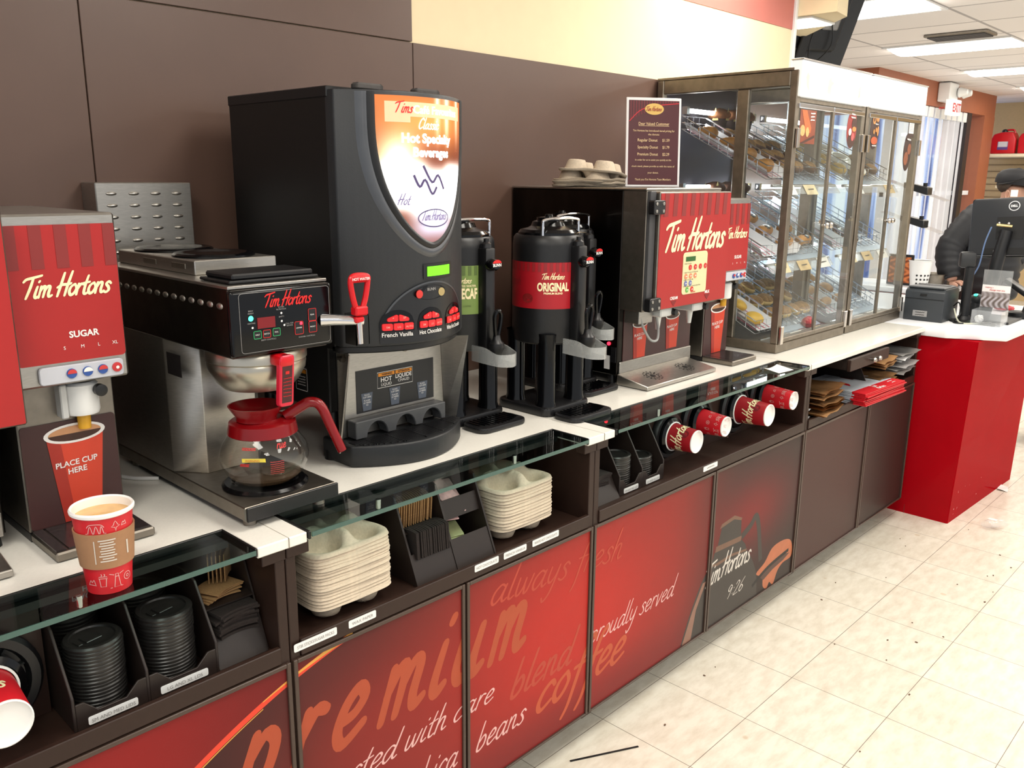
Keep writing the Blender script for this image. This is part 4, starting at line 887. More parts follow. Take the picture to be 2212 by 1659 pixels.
ob = bmesh.new(); shape(ob, circ(1.278, 1.327, .05, 24, .0165), AF(.0036)); ob = obj('icon_panel', ob, BLACKG, kb)
letters('lettering', [(sans('BUNN', .01), 1.279, 1.331, .0065, 'c')], GREYINK, ob, AF(.0046))
for x, cc in ((1.244, 'keypad_red'), (1.312, 'tan_key')): obj('button', lathe(bmesh.new(), [(0, -.002), (.0095, -.001), (.0095, .001), (0, .001)], (x, arc(x) - .0045, 1.325), 18, 'y'), mat(cc, (170, 150, 100), .4), ob)
for ci, (cx, nm) in enumerate(((1.192, 'French Vanilla'), (1.277, 'Hot Chocolate'), (1.366, 'White Hot Chocolate'))):
    zc = 1.262 + .003 * ci * 0
    cb = bmesh.new(); grid(cb, lambda u, v: AF(.0042)(cx - .038 + .076 * u, zc - .017 + v * (.018 + .03 * max(0, 1 - (2 * u - 1) ** 2) ** .5)), 14, 3); cb = obj('button_cluster', cb, BLACKG, kb)
    for (px, pz, w_, h_, s_) in ((-.0125, .0135, .0225, .015, '+'), (.0125, .0135, .0225, .015, 'SP'), (-.0235, -.006, .021, .0155, 'SM'), (0, -.006, .021, .0155, 'LG'), (.0235, -.006, .021, .0155, 'AUTO')):
        kk = bmesh.new(); tl = .35 if pz > 0 else 0
        pg = rrect(cx + px - w_ / 2, cx + px + w_ / 2, zc + pz - h_ / 2, zc + pz + h_ / 2, .003, 3)
        if tl: pg = [(a, b - max(0, abs(a - cx) - .006) * .45 * (1 if b > zc + pz else 0)) for a, b in pg]
        fo = bmesh.ops.extrude_face_region(kk, geom=list(shape(kk, pg, AF(.0048)).faces))
        bmesh.ops.translate(kk, verts=[e for e in fo['geom'] if isinstance(e, bmesh.types.BMVert)], vec=(0, -.0025, 0)); bmesh.ops.recalc_face_normals(kk, faces=kk.faces)
        kk = obj('button', kk, mat('lit_red_button', (206, 34, 38), .35, emit=.25), kb, sm=False)
    letters('lettering', [(narrow(nm, .068 / .0095, .012), cx, 1.2335, .0095, 'c')], WHITEINK, kb, AF(.0045))
    letters('key_marks', [(sans('+', .02), cx - .0125, zc + .0115, .005, 'c'), (sans('SP', .02), cx + .0125, zc + .0115, .005, 'c'), (sans('SM', .02), cx - .0235, zc - .0085, .0045, 'c'), (sans('LG', .02), cx, zc - .0085, .0045, 'c'), (sans('AUTO', .02), cx + .0235, zc - .0085, .0045, 'c')], mat('pale_red_print', (236, 150, 140), .5), kb, AF(.0085))
# steel dispensing bay
obj('chin', prism(bmesh.new(), [(a, b + .012) for a, b in pol] + [(x1, .27), (x0, .27)], 'z', 1.196, 1.213, bev=.003), BLACKP, t)
obj('splash_back', BX(x0 + .02, x1 - .01, .28, .284, .985, 1.2), STEEL, t)
for (xa, xb) in ((x0 + .002, x0 + .045), (x1 - .002, x1 - .03)):
    bm = bmesh.new(); pa = [(xa, .205, 1.198), (xb, .279, 1.19), (xb * .6 + xa * .4, .279, .985), (xa, .255, .96)]
    A = [bm.verts.new(p) for p in pa]; B = [bm.verts.new((p[0] + (.002 if xb < xa else -.002), p[1] + .002, p[2])) for p in pa]
    bm.faces.new(A); bm.faces.new(B[::-1])
    for i in range(4): bm.faces.new((A[i], B[i], B[(i + 1) % 4], A[(i + 1) % 4]))
    bmesh.ops.recalc_face_normals(bm, faces=bm.faces); obj('side_cheek', bm, STEEL, t, sm=False)
pl = obj('instruction_plate', BX(1.158, 1.396, .2785, .2802, 1.036, 1.139), mat('black_instruction_plate', (24, 24, 26), .35), t, sm=False)
shapes('printed_band', [rect(1.222, 1.271, 1.116, 1.124), rect(1.274, 1.325, 1.116, 1.124)], mat('orange_warning_ink', (226, 140, 30), .5), pl, front(.2785))
letters('lettering', [(sans('HOT', .02), 1.246, 1.102, .011, 'c'), (sans('LIQUID'), 1.246, 1.092, .007, 'c'), (sans('LIQUIDE', .02), 1.299, 1.105, .0095, 'c'), (sans('CHAUD'), 1.299, 1.095, .007, 'c')] + [(line2(rect(1.219, 1.327, 1.088, 1.126), .0012, 1, True), 0, 0, 1, 'l')], WHITEINK, pl, front(.2785))
letters('lettering', [(sans('WARNING', .02), 1.248, 1.118, .0045, 'c'), (sans('ATTENTION', .02), 1.30, 1.118, .0045, 'c')], BLACKINK, pl, front(.2785, .0014))
for cx in (1.187, 1.271, 1.358):
    shapes('printed_cup', [[(cx - .017, 1.083), (cx - .012, 1.04), (cx + .012, 1.04), (cx + .017, 1.083)]], mat('slate_print', (84, 92, 106), .5, 0, .1), pl, front(.2785))
    letters('lettering', [(sans(w_), cx, z, .0037, 'c') for w_, z in (('PLACE', 1.0765), ('CUP HERE', 1.071), ('PLACER', 1.063), ('LE VERRE', 1.0575), ('ICI', 1.052))], WHITEINK, pl, front(.2785, .0013))
for x in (1.11, 1.29):
    obj('thumbscrew', lathe(bmesh.new(), [(0, -.014), (.007, -.013), (.007, -.004), (.004, -.002), (.004, .01), (0, .01)], (x, .27, 1.178), 12, 'y'), STEELD, t)
q = obj('warning_label', prism(bmesh.new(), rrect(.372, .425, 1.083, 1.143, .004, 3), 'x', x0 - .0008, x0 + .0005), mat('black_instruction_plate'), t, sm=False)
lf_ = plane_fn((x0 - .0008, .3985, 0), (0, -1, 0), (0, 0, 1), .0006)
letters('label_border', [(line2(rrect(-.024, .024, 1.086, 1.14, .003, 3), .0018, 1, True), 0, 0, 1, 'l')] + [(scrib(8, k), 0, 1.118 - k * .007, .0042, 'c') for k in range(4)], WHITEINK, q, lf_)
shapes('orange_band', [rect(-.02, .02, 1.128, 1.137)], mat('orange_warning_ink'), q, lf_)
# cup guides and drip tray
gp = [(1.128, .986)]
for cx in (1.19, 1.276, 1.36): gp += [(cx - .03, .986)] + [(cx - .03 * math.cos(a), .986 + .034 * math.sin(a)) for a in (i * PI / 10 for i in range(1, 10))] + [(cx + .03, .986)]
gp += [(1.405, .986), (1.405, 1.028), (1.128, 1.028)]
obj('cup_guide', prism(bmesh.new(), gp, 'y', .243, .278, bev=.002), mat('grey_plastic', (72, 73, 75), .45, 0, .15, 40), t)
tp_ = [(x0 + .01 + (x1 - x0 - .02) * i / 24, arc(x0 + (x1 - x0) * i / 24) - .003) for i in range(25)]
dt = obj('drip_tray', prism(bmesh.new(), tp_ + [(x1 - .01, .34), (x0 + .01, .34)], 'z', CT + .001, .982, bev=.006, seg=3), mat('black_tray_plastic', (26, 28, 31), .45, 0, .15, 120, .05), t, ang=40)
bm = bmesh.new()
for i in range(14):
    y = .165 + i * .0062
    xs = [x for x in (x0 + .02 + k * .005 for k in range(66)) if arc(x) + .006 < y]
    if len(xs) > 3:
        bx(bm, xs[0], xs[-1], y, y + .0032, .9818, .9845)
for x in (1.15, 1.21, 1.27, 1.33, 1.39): bx(bm, x - .0015, x + .0015, arc(x) + .008, .243, .9818, .985)
obj('tray_grille', bm, BLACKP, dt, sm=False)
shapes('tray_recess', [[(x, arc(x) + .008) for x in (x0 + .02 + k * .0161 for k in range(21))] + [(x1 - .02, .25), (x0 + .02, .25)]], mat('deep_black_slot', (6, 6, 7), .7), dt, lambda u, v: V((u, v, .9823)))

# ------------------------------------------------------------------ thermal urns
def urn(label, c, bandmat, mark):
    t = thing('thermal_urn', label, 'coffee urn', (0, 0, 0), 'black thermal urns')
    obj('base', prism(bmesh.new(), rrect(-.098, .098, -.095, .11, .03, 5), 'z', 0, .026, bev=.006, seg=2), BLACKP, t)
    for x in (-.062, .062):
        for y in (-.055, .062): obj('leg', lathe(bmesh.new(), [(.033, .02), (.028, .04), (.027, .2), (.03, .232)], (x, y, 0), 20, sx=.9), BLACKG, t)
    b = obj('body', lathe(bmesh.new(), [(0, .2), (.088, .2), (.097, .206), (.1, .22), (.1, .472), (.098, .492), (.092, .5), (0, .5)], n=48), BLACKP, t)
    a0, a1 = math.radians(-225), math.radians(-82)
    fb = lambda u, v: V((.1012 * math.cos(math.radians(-112) + u / .1012), .1012 * math.sin(math.radians(-112) + u / .1012), v))
    bn = bmesh.new(); grid(bn, lambda u, v: V((.1008 * math.cos(a0 + (a1 - a0) * u), .1008 * math.sin(a0 + (a1 - a0) * u), .302 + .127 * v)), 40, 1)
    bn = obj('band', bn, bandmat[0], t)
    st = []
    fl = lambda u, v: fb(u, v) * 1 + V((0, 0, 0))
    bm = bmesh.new(); k = 0; u = -.19
    while u < .035:
        grid(bm, lambda a, bb, u=u: (lambda p: V((p.x * 1.003, p.y * 1.003, p.z)))(fb(u + .0085 * a, .404 + .024 * bb)), 2, 1); u += .0165
    obj('printed_stripes', bm, bandmat[1], bn)
    f2 = lambda u, v: (lambda p: V((p.x * 1.004, p.y * 1.004, p.z)))(fb(u, v))
    letters('lettering', logo_items(-.063, .384, .064, .25), CREAMINK, bn, f2)
    if mark == 'ORIGINAL':
        letters('lettering', [(([(a * .62, b) for a, b in sans('ORIGINAL', .04)[0]], sans('ORIGINAL', .04)[1], sans('ORIGINAL', .04)[2] * .62), -.031, .352, .022, 'c'), (sans('PREMIUM BLEND', .03), -.031, .343, .005, 'c')], CREAMINK, bn, f2)
        q = bmesh.new(); shape(q, circ(-.105, .33, .017, 24, .013), f2); obj('printed_bean', q, DKRED, bn, sm=False)
        letters('lettering', [(line2([(-.12, .322), (-.108, .332), (-.102, .328), (-.09, .338)], .0025), 0, 0, 1, 'l'), (script('fresh', .14, .3), -.185, .365, .014, 'l')], bandmat[1], bn, lambda u, v: (lambda p: V((p.x * 1.0065, p.y * 1.0065, p.z)))(fb(u, v)))
    else:
        g = sans('DECAF', .04)
        letters('lettering', [(([(a * .5, b) for a, b in g[0]], g[1], g[2] * .5), -.012, .344, .026, 'c'), (sans('SWISS WATER', .02), -.012, .374, .0055, 'c')], CREAMINK, bn, f2)
        letters('lettering', [(sans('COFFEE'), -.012, .322, .0045, 'c')], bandmat[1], bn, f2)
    l = obj('lid', lathe(bmesh.new(), [(0, .499), (.085, .499), (.085, .506), (.078, .514), (.06, .518), (.05, .523), (.045, .535), (.034, .538), (.034, .546), (.012, .548), (.01, .554), (0, .555)], n=40), BLACKG, t)
    for s_ in (-1, 1):
        y = .0
    hp = [(-.075, -.045, .5), (-.075, -.045, .53), (-.068, -.046, .541), (0, -.05, .545), (.068, -.046, .541), (.075, -.045, .53), (.075, -.045, .5)]
    h = obj('handle', tube(bmesh.new(), smooth(hp, 5), .0042, 10), CHROME, t)
    g = obj('gauge', BX(-.018, .018, -.128, -.092, .21, .475, bev=.006, seg=2), BLACKP, t)
    obj('sight_glass', BX(.0165, .019, -.122, -.112, .24, .44, bev=.001), mat('sight_tube', (180, 176, 160), .2), g)
    bd = bmesh.new(); lathe(bd, [(0, -.02), (.013, -.02), (.019, -.012), (.021, 0), (.012, .02), (0, .02)], (0, -.13, .432), 20, 'y', sy=.8); bd = obj('badge', bd, BLACKG, g)
    letters('badge_mark', [(sans('BUNN', .03), 0, .4285, .0075, 'c')], WHITEINK, bd, front(-.1505, .0004)); shapes('badge_arc', [[(.016 * math.cos(a), .437 + .009 * math.sin(a)) for a in (PI * i / 8 for i in range(9))]], REDINK, bd, front(-.1505, .0003))
    obj('cap', lathe(bmesh.new(), [(0, .47), (.016, .47), (.014, .485), (.007, .49), (.007, .498), (0, .5)], (0, -.11, 0), 16), BLACKP, g)
    f = obj('faucet', lathe(bmesh.new(), [(0, .178), (.011, .178), (.014, .2), (.021, .215), (.02, .228), (.012, .236), (.009, .25), (0, .25)], (0, -.15, 0), 20), BLACKP, t)
    obj('shank', tube(bmesh.new(), [(0, -.095, .215), (0, -.15, .215)], .011, 12), BLACKP, f)
    lv = bmesh.new()
    for s_ in (-1, 1): tube(lv, smooth([(s_ * .004, -.15, .245), (s_ * .009, -.152, .27), (s_ * .012, -.154, .3), (s_ * .006, -.155, .312), (0, -.155, .315)], 4), .0055, 8)
    obj('lever', lv, BLACKG, f)
    gp = smooth([(-.036, -.094, 0), (-.036, -.15, 0), (-.03, -.19, 0), (0, -.207, 0), (.03, -.19, 0), (.036, -.15, 0), (.036, -.094, 0)], 5)
    gm = bmesh.new(); rows = []
    for i, p in enumerate(gp):
        q = abs(i / (len(gp) - 1) * 2 - 1); zt = .206 + .014 * sst(.35, .8, q); zb = .172 + .006 * q
        n = (p - V((0, -.14, 0))).normalized() * .0022
        rows.append([gm.verts.new((p.x, p.y, zb)), gm.verts.new((p.x, p.y, zt)), gm.verts.new((p.x + n.x, p.y + n.y, zt)), gm.verts.new((p.x + n.x, p.y + n.y, zb))])
    for A, B in zip(rows, rows[1:]):
        for k in range(4): gm.faces.new((A[k], A[(k + 1) % 4], B[(k + 1) % 4], B[k]))
    bmesh.ops.recalc_face_normals(gm, faces=gm.faces); obj('splash_guard', gm, mat('clear_acrylic', (206, 208, 206), .12, 0, .1, alpha=.38, coat=.5), t)
    tr = obj('drip_tray', prism(bmesh.new(), rrect(-.088, .088, -.19, -.096, .03, 6), 'z', .0, .016, bev=.005, seg=2), BLACKP, t)
    bm = bmesh.new()
    for i in range(11):
        x = -.07 + i * .014; bx(bm, x - .003, x + .003, -.178 + .018 * abs(x / .07) ** 2, -.106, .0155, .0185)
    obj('tray_grille', bm, BLACKG, tr, sm=False)
    return t
GRN = (mat('olive_green_label', (122, 146, 74), .4, 0, .04), mat('olive_stripe', (92, 112, 56), .4, 0, .04)); RDL = (mat('red_label', (168, 20, 32), .4, 0, .04), mat('red_stripe', (140, 32, 36), .4, 0, .04))
u1 = urn('black coffee urn with a red band, middle of the three urns', 0, RDL, 'ORIGINAL'); u1.location = (1.83, .28, CT)
u2 = urn('black coffee urn with a green band beside the tall beverage machine', 0, GRN, 'DECAF'); u2.location = (1.58, .385, CT)
u3 = dup(u1, (2.075, .44, CT), label='black coffee urn farthest back, against the cream dispenser')
t = thing('tea_tag', 'orange paper tag lying on the green-banded urn lid', 'tag', (1.62, .3, CT + .502))
obj('tag_paper', grid(bmesh.new(), lambda u, v: V((1.585 + .06 * u, .297 + .02 * v + .02 * u, CT + .5025 + .004 * math.sin(u * 3))), 5, 2), mat('orange_paper', (206, 130, 70), .7, 0, .1), t)
t = thing('tea_tag', 'cream and orange paper tag lying on the red-banded middle urn', 'tag', (1.87, .2, CT + .502))
obj('tag_paper', grid(bmesh.new(), lambda u, v: V((1.845 + .065 * u, .197 + .018 * v + .01 * u, CT + .5025 + .004 * math.sin(u * 3))), 5, 2), mat('cream_paper', (226, 200, 160), .7, 0, .2), t)
# ------------------------------------------------------------------ sign on the cream dispenser
SC, SD = V((2.497, .40, 1.5535)), V((math.cos(math.radians(-33)), math.sin(math.radians(-33)), 0))
SU = V((0, 0, 1)); SN = V((SD.y, -SD.x, 0))
SU = (SU * .995 - SN * .06).normalized()
t = thing('counter_sign', 'maroon price notice in a clear upright holder on top of the cream dispenser', 'sign', SC)
def sbox(a0, a1, b0, b1, c0, c1, bev=0):
    bm = BX(a0, a1, b0, b1, c0, c1, bev=bev)
    for v in bm.verts: v.co = SC + SD * v.co.x + SU * v.co.y - SN * v.co.z * -1
    bmesh.ops.recalc_face_normals(bm, faces=bm.faces); return bm
SW, SH = .098, .292
obj('holder', sbox(-SW, SW, 0, SH, -.006, .0, .002), mat('white_sign_card', (240, 236, 236), .25, 0, .02, coat=.4), t)
fo = V((0, 0, 0))
obj('holder_foot', BX(SC.x - .05, SC.x + .07, SC.y - .03, SC.y + .05, 1.5535, 1.556), CG, t)
sf = lambda lift: plane_fn(SC, SD, SU, lift)
pr = obj('printed_sheet', sbox(-SW + .008, SW - .008, .008, SH - .009, .0, .0008), mat('maroon_sheet', (78, 26, 32), .4, 0, .04), t, sm=False)
shapes('printed_stripes', [rect(-.085 + i * .0095, -.081 + i * .0095, .245 + max(-.03, min(.03, (i - 6) * .004)), SH - .01) for i in range(18)], mat('sign_stripe', (112, 34, 42), .4), pr, sf(.0014))
letters('printed_arc', [(line2([(-.088, .215), (-.05, .25), (0, .265), (.088, .275)], .003), 0, 0, 1, 'l')], mat('sign_red', (200, 40, 52), .5), pr, sf(.0018))
shapes('printed_oval', [circ(.0, .255, .034, 28, .0185)], mat('gold_oval', (226, 186, 100), .4, 0, .1), pr, sf(.0022))
letters('lettering', logo_items(-.029, .249, .056, .26), mat('dark_logo_red', (150, 44, 34), .5), pr, sf(.0028))
def serif(s_): return sans(s_, .012)
def fitw(s_, w_, h):
    g = serif(s_); k = min(1, w_ / (g[2] * h)); return ([(a * k, b) for a, b in g[0]], g[1], g[2] * k)
letters('lettering', [(fitw(s_, w_, h), 0, z, h, 'c') for s_, w_, z, h in (('Dear Valued Customer', .11, .203, .0095), ('Tim Hortons has introduced tiered pricing for', .15, .182, .0062), ('the donuts:', .05, .170, .0062), ('Regular Donut     $1.59', .115, .150, .0092), ('Specialty Donut     $1.79', .115, .127, .0092), ('Premium Donut     $2.29', .115, .104, .0092), ('In order for us to assist you quickly at the', .13, .087, .0058), ('check stand, please provide us with the name of', .155, .066, .0058), ('your donut.', .045, .045, .0058), ('Thank you-Tim Hortons Team Members', .13, .022, .0068))] + [(([(-.055, 0), (.055, 0), (.055, .0012), (-.055, .0012)], [(0, 1, 2, 3)], 0), 0, .2, 1, 'l')], mat('sign_gold_ink', (228, 196, 150), .5), pr, sf(.0018))
# ------------------------------------------------------------------ what stands on the open shelves
SZ = .6905
BROWNP = LAMD
DARKLID = mat('black_lid_plastic', (34, 32, 31), .32, 0, .12, 60)
def notch(x0, x1, z0, zt, dip):
    w_ = x1 - x0
    return [(x0, z0), (x1, z0), (x1, zt), (x1 - w_ * .12, zt), (x1 - w_ * .3, zt - dip), (x0 + w_ * .3, zt - dip), (x0 + w_ * .12, zt), (x0, zt)]
def divider(t, x, zt, y0=.035, y1=.345, th=.005, cut=.09):
    P = [(y0, SZ), (y1, SZ), (y1, zt), (y0 + cut, zt), (y0 + cut * .75, zt - .008), (y0, SZ + .06)]
    obj('divider', prism(bmesh.new(), P, 'x', x - th / 2, x + th / 2, bev=.001), BROWNP, t)
def organiser(label, xs, y0, zt, bins, loc):
    t = thing('shelf_organiser', label, 'organiser', loc)
    for x in xs: divider(t, x, zt, y0)
    obj('back_panel', BX(xs[0], xs[-1], .34, .346, SZ, zt), BROWNP, t)
    for (a, b, txt) in bins:
        o = obj('bin_front', prism(bmesh.new(), notch(a + .0025, b - .0025, SZ, SZ + .048, .022), 'y', y0, y0 + .004, bev=.0008), BROWNP, t)
        s = obj('label_sticker', prism(bmesh.new(), rrect(a + .02, b - .02, SZ + .004, SZ + .0185, .003, 3), 'y', y0 - .0012, y0 + .0005), WHITEP, o, sm=False)
        letters('lettering', [(narrow(txt, (b - a - .04) * .88 / .0065), (a + b) / 2, SZ + .0075, .0065, 'c')], GREYINK, s, front(y0 - .0012))
    return t
def lid_mesh(r):
    bm = lathe(bmesh.new(), [(0, .0042), (r * .72, .0042), (r * .75, .0048), (r * .78, .0078), (r * .9, .0082), (r * .94, .0078), (r, .0045), (r * 1.0, .0038), (r * .985, 0), (r * .96, 0)], n=40)
    o = obj('lid', bm, DARKLID)
    return o
def lid_stack(x, y, r, n, z0, pitch, where, grp, top_label):
    for k in range(n):
        top = k == n - 1
        if k == 0:
            src = lid_mesh(r); ORG[src.name] = V((0, 0, 0)); tag(src, '', 'lid'); c = src
        else: c = dup(src)
        c.location = (x + RND.uniform(-.0008, .0008), y + RND.uniform(-.0008, .0008), z0 + k * pitch); c.rotation_euler = (0, 0, RND.uniform(-.4, .4))
        c['label'] = top_label if top else where; c['group'] = grp
        if top and r > .045:
            a = obj('tear_tab', BX(-.017, .012, -.012, .014, .0042, .0062, bev=.0012), DARKLID); a.parent = c
            bm = bmesh.new(); bx(bm, -.03, -.022, -.01, .01, .0042, .0056, bev=.0008); q = obj('embossed_mark', bm, DARKLID); q.parent = c
    return z0 + n * pitch
def sleeve_shape(fold=.5):
    return bmesh.new()
CORR = mat('corrugated_kraft', (170, 128, 84), .9, 0, .25, 300, .3, stretch=(1, 1, 1)); DCORR = mat('dark_corrugated_sleeve', (40, 30, 27), .9, 0, .35, 350, .5)
def sleeve_flat(w_, h_, th, m, wave=0):
    """a flattened cup sleeve: curved top and bottom edges, two plies"""
    top = [(w_ / 2 * (1 - 2 * i / 10), h_ / 2 + .008 * (1 - (1 - 2 * i / 10) ** 2)) for i in range(11)]
    bot = [(-w_ * .43 * (1 - 2 * i / 10), -h_ / 2 + .008 * (1 - (1 - 2 * i / 10) ** 2)) for i in range(11)]
    return prism(bmesh.new(), top + bot, 'z', -th / 2, th / 2)
# near unit: lids, kraft sleeves, dark sleeves
organiser('dark brown shelf organiser holding lids and sleeves nearest the camera', (.402, .524, .652), .034, .858, ((.402, .524, 'SM AND MED LIDS'), (.524, .652, 'LG AND XL LDS')), (.53, .1, SZ))
t = thing('sleeve_bin', 'dark brown sloping bin for cup sleeves at the end of the near shelf', 'bin', (.71, .1, SZ))
obj('front_ramp', prism(bmesh.new(), [(.036, SZ), (.04, SZ), (.075, SZ + .066), (.071, SZ + .068)], 'x', .656, .756), BROWNP, t)
obj('shelf_plate', prism(bmesh.new(), [(.08, .792), (.34, .802), (.34, .805), (.08, .795)], 'x', .656, .756), BROWNP, t)
obj('side_panel', prism(bmesh.new(), [(.04, SZ), (.34, SZ), (.34, .875), (.12, .875)], 'x', .756, .7595), BROWNP, t)
for x, y, n, z0, w_, g, tl in ((.4640, .0985, 18, SZ + .004, 'black plastic lid in the front stack behind the SM AND MED LIDS label', 'front stack of small lids', 'black plastic lid on top of the front stack behind the SM AND MED LIDS label'),
    (.4640, .21, 19, SZ + .004, 'black plastic lid in the rear stack behind the SM AND MED LIDS label', 'rear stack of small lids', 'black plastic lid on top of the rear stack behind the SM AND MED LIDS label')):
    lid_stack(x, y, .0475, n, z0, .0067, w_, g, tl)
lid_stack(.588, .0985, .0495, 19, SZ + .004, .0067, 'black plastic lid in the front stack behind the LG AND XL LDS label', 'front stack of large lids', 'black plastic lid on top of the front stack behind the LG AND XL LDS label')
lid_stack(.588, .21, .0495, 19, SZ + .004, .0067, 'black plastic lid in the rear stack behind the LG AND XL LDS label', 'rear stack of large lids', 'black plastic lid on top of the rear stack behind the LG AND XL LDS label')
def place(o, loc, rot): o.location = loc; o.rotation_euler = [math.radians(a) for a in rot]; return o
def flat_thing(name, src, m, label, cat, group):
    o = obj(name, src, m, sm=False); ORG[o.name] = V((0, 0, 0)); return tag(o, label, cat, group)
k0 = None
for i in range(4):
    o = flat_thing('cup_sleeve', sleeve_flat(.085, .055, .0022, CORR), CORR, 'kraft cup sleeve lying flat in the near sleeve bin', 'cup sleeve', 'kraft sleeves lying in the near bin') if i == 0 else dup(k0)
    if i == 0: k0 = o
    place(o, (.70 + i * .003, .12, .8 + i * .0042), (2, RND.uniform(-3, 3), 8 + i * 5))
for i in range(5):
    o = dup(k0, label='kraft cup sleeve standing upright with printing in the near sleeve bin' if i == 0 else 'kraft cup sleeve standing on edge behind the printed one in the near bin', group='kraft sleeves standing in the near bin')
    place(o, (.714 + i * .0085, .17 - .004 * i, .838), (90, 8, 62 - i * 3))
    if i == 0:
        q = letters('lettering', [(script('Tim', .2, .3), -.02, .008, .011, 'l'), (script('Hortons', .2, .3), -.024, -.014, .009, 'l')], mat('dark_grey_ink', (66, 60, 60), .7), None, plane_fn((0, 0, .0011), (1, 0, 0), (0, 1, 0), .0004)); q.parent = o
dk = None
for i in range(9):
    if i == 0: dk = o = flat_thing('cup_sleeve', sleeve_flat(.092, .1, .0052, DCORR), DCORR, 'dark brown corrugated sleeve in the pile at the bottom of the near bin', 'cup sleeve', 'dark sleeves in the near bin')
    else: o = dup(dk)
    place(o, (.705 + RND.uniform(-.004, .004), .10 + RND.uniform(-.006, .006), .742 + i * .0056), (0, RND.uniform(-2, 2), 4 + RND.uniform(-5, 5)))
dk['label'] = 'dark brown corrugated sleeve in the pile at the bottom of the near bin'

# cup dispensers: a black disc on the back board with one cup sticking out
CUPDK = mat('cup_deep_red', (160, 22, 32), .42, 0, .06)
def dispenser(x, y, z, rd, rc0, rc1, ln, m, label, clabel, kind):
    """disc in the plane y, cup pointing to the aisle, its base outwards"""
    t = thing('cup_dispenser', 'black round cup dispenser ' + label, 'cup dispenser', (x, y, z), 'round cup dispensers')
    obj('disc', lathe(bmesh.new(), [(0, .0), (rd, .0), (rd, -.012), (rd * .93, -.02), (rd * .78, -.02), (rd * .72, -.008), (0, -.008)], (x, y, z), 44, 'y'), BLACKP, t)
    obj('collar', lathe(bmesh.new(), [(rc0 * 1.3, -.012), (rc0 * 1.34, -.03), (rc0 * 1.12, -.036), (rc0 * 1.08, -.01)], (x, y, z), 36, 'y'), BLACKG, t)
    bm = bmesh.new()
    for k in range(10):
        a = 2 * PI * k / 10; bx(bm, -.0015, .0015, -.014, -.006, rc0 * 1.05, rd * .74)
        vs = list(bm.verts)[-8:]
        for v in vs: p = v.co.copy(); v.co = V((x + p.x * math.cos(a) + p.z * math.sin(a), y + p.y, z - p.x * math.sin(a) + p.z * math.cos(a)))
    obj('flap_slits', bm, mat('deep_black_slot'), t, sm=False)
    c = thing('paper_cup', clabel, 'cup', (x, y - .03, z), 'red cups in the dispensers')
    yb = y - .02 - ln
    rr = lambda s: rc0 + (rc1 - rc0) * s
    w_ = obj('cup_wall', lathe(bmesh.new(), [(rc0, -.014), (rc1, -(ln + .02))], (x, y, z), 40, 'y'), m, c)
    obj('base', lathe(bmesh.new(), [(rc1 + .0003, -(ln + .017)), (rc1 + .0004, -(ln + .02)), (rc1 - .0015, -(ln + .021)), (rc1 - .002, -(ln + .012)), (0, -(ln + .012))], (x, y, z), 40, 'y'), CUPWH, c)
    if kind == 'logo': obj('rim', lathe(bmesh.new(), [(rc0, -.03), (rc0 + .0035, -.031), (rc0 + .0035, -.036), (rc0, -.0375)], (x, y, z), 40, 'y'), CUPWH, c)
    A0 = math.radians(160)
    def fs(u, v):                                   # u round the cup, v along it from the collar
        s = (v - 0) / ln; r = rr(.02 + .98 * s) + .0008; a = A0 + u / r
        return V((x + r * math.cos(a), y - .02 - v, z + r * math.sin(a)))
    fl = lambda u, v: fs(-u, ln * .62 - v)          # reads upright when the cup is stood on its base
    if kind == 'logo':
        letters('logo', [(script('Tim', .26, .3), -.075, .0, .017, 'l'), (script('Hortons', .26, .3), -.03, -.004, .017, 'l')], CREAMINK, c.children[0], fl)
        q = bmesh.new(); shape(q, circ(.055, ln * .72, .013, 20), lambda u, v: fs(-u + .04, v)); obj('printed_bean', q, mat('bean_red', (120, 18, 28), .5), c.children[0], sm=False)
    else:
        its = []
        for i in range(5):
            for j in range(3):
                kd = ('cup', 'tower', 'ring', 'leaf', 'hill', 'bridge')[(i * 2 + j * 5) % 6]
                its += [(g, 0, 0, 1, 'l') for g in icon(kd, -.044 + i * .0215, -.05 + ln * .3 * j, .0092)]
        letters('printed_drawings', its + [(sans('CANADA 150', .02), -.03, ln * .52, .007, 'l')], PINKINK, c.children[0], fl)
    return t
def behind(x, y, a, b, lab):
    t = thing('dispenser_board', lab, 'panel', ((a + b) / 2, y, SZ)); obj('board', BX(a, b, y + .001, y + .014, SZ, .9), LAM, t); return t
behind(.3, .125, .16, .395, 'dark brown mounting board of the near disc dispenser')
dispenser(.296, .125, .783, .092, .046, .037, .118, CUPRED, 'at the near end of the counter', 'red paper cup tipped out of the dispenser nearest the camera', 'logo')
behind(2.5, .135, 2.14, 2.96, 'dark brown mounting board of the row of four cup dispensers')
for (x, z, rd, rc0, rc1, ln, m, l1, l2, kd) in ((2.245, .787, .078, .044, .036, .1, CUPDK, 'beside the small lid organiser', 'red paper cup half hidden by the lid organiser', 'logo'), (2.42, .80, .088, .043, .033, .1, CUPRED, 'second from the lid organiser', 'red paper cup with white line drawings, second from the lid organiser', 'art'),
    (2.665, .795, .09, .049, .038, .125, CUPDK, 'third from the lid organiser', 'large red paper cup with cream script lettering and white rim', 'logo'), (2.86, .81, .088, .043, .033, .118, CUPRED, 'farthest in the row of four', 'red paper cup with white drawings nearest the shelf of paper bags', 'art')):
    dispenser(x, .135, z, rd, rc0, rc1, ln, m, l1, l2, kd)
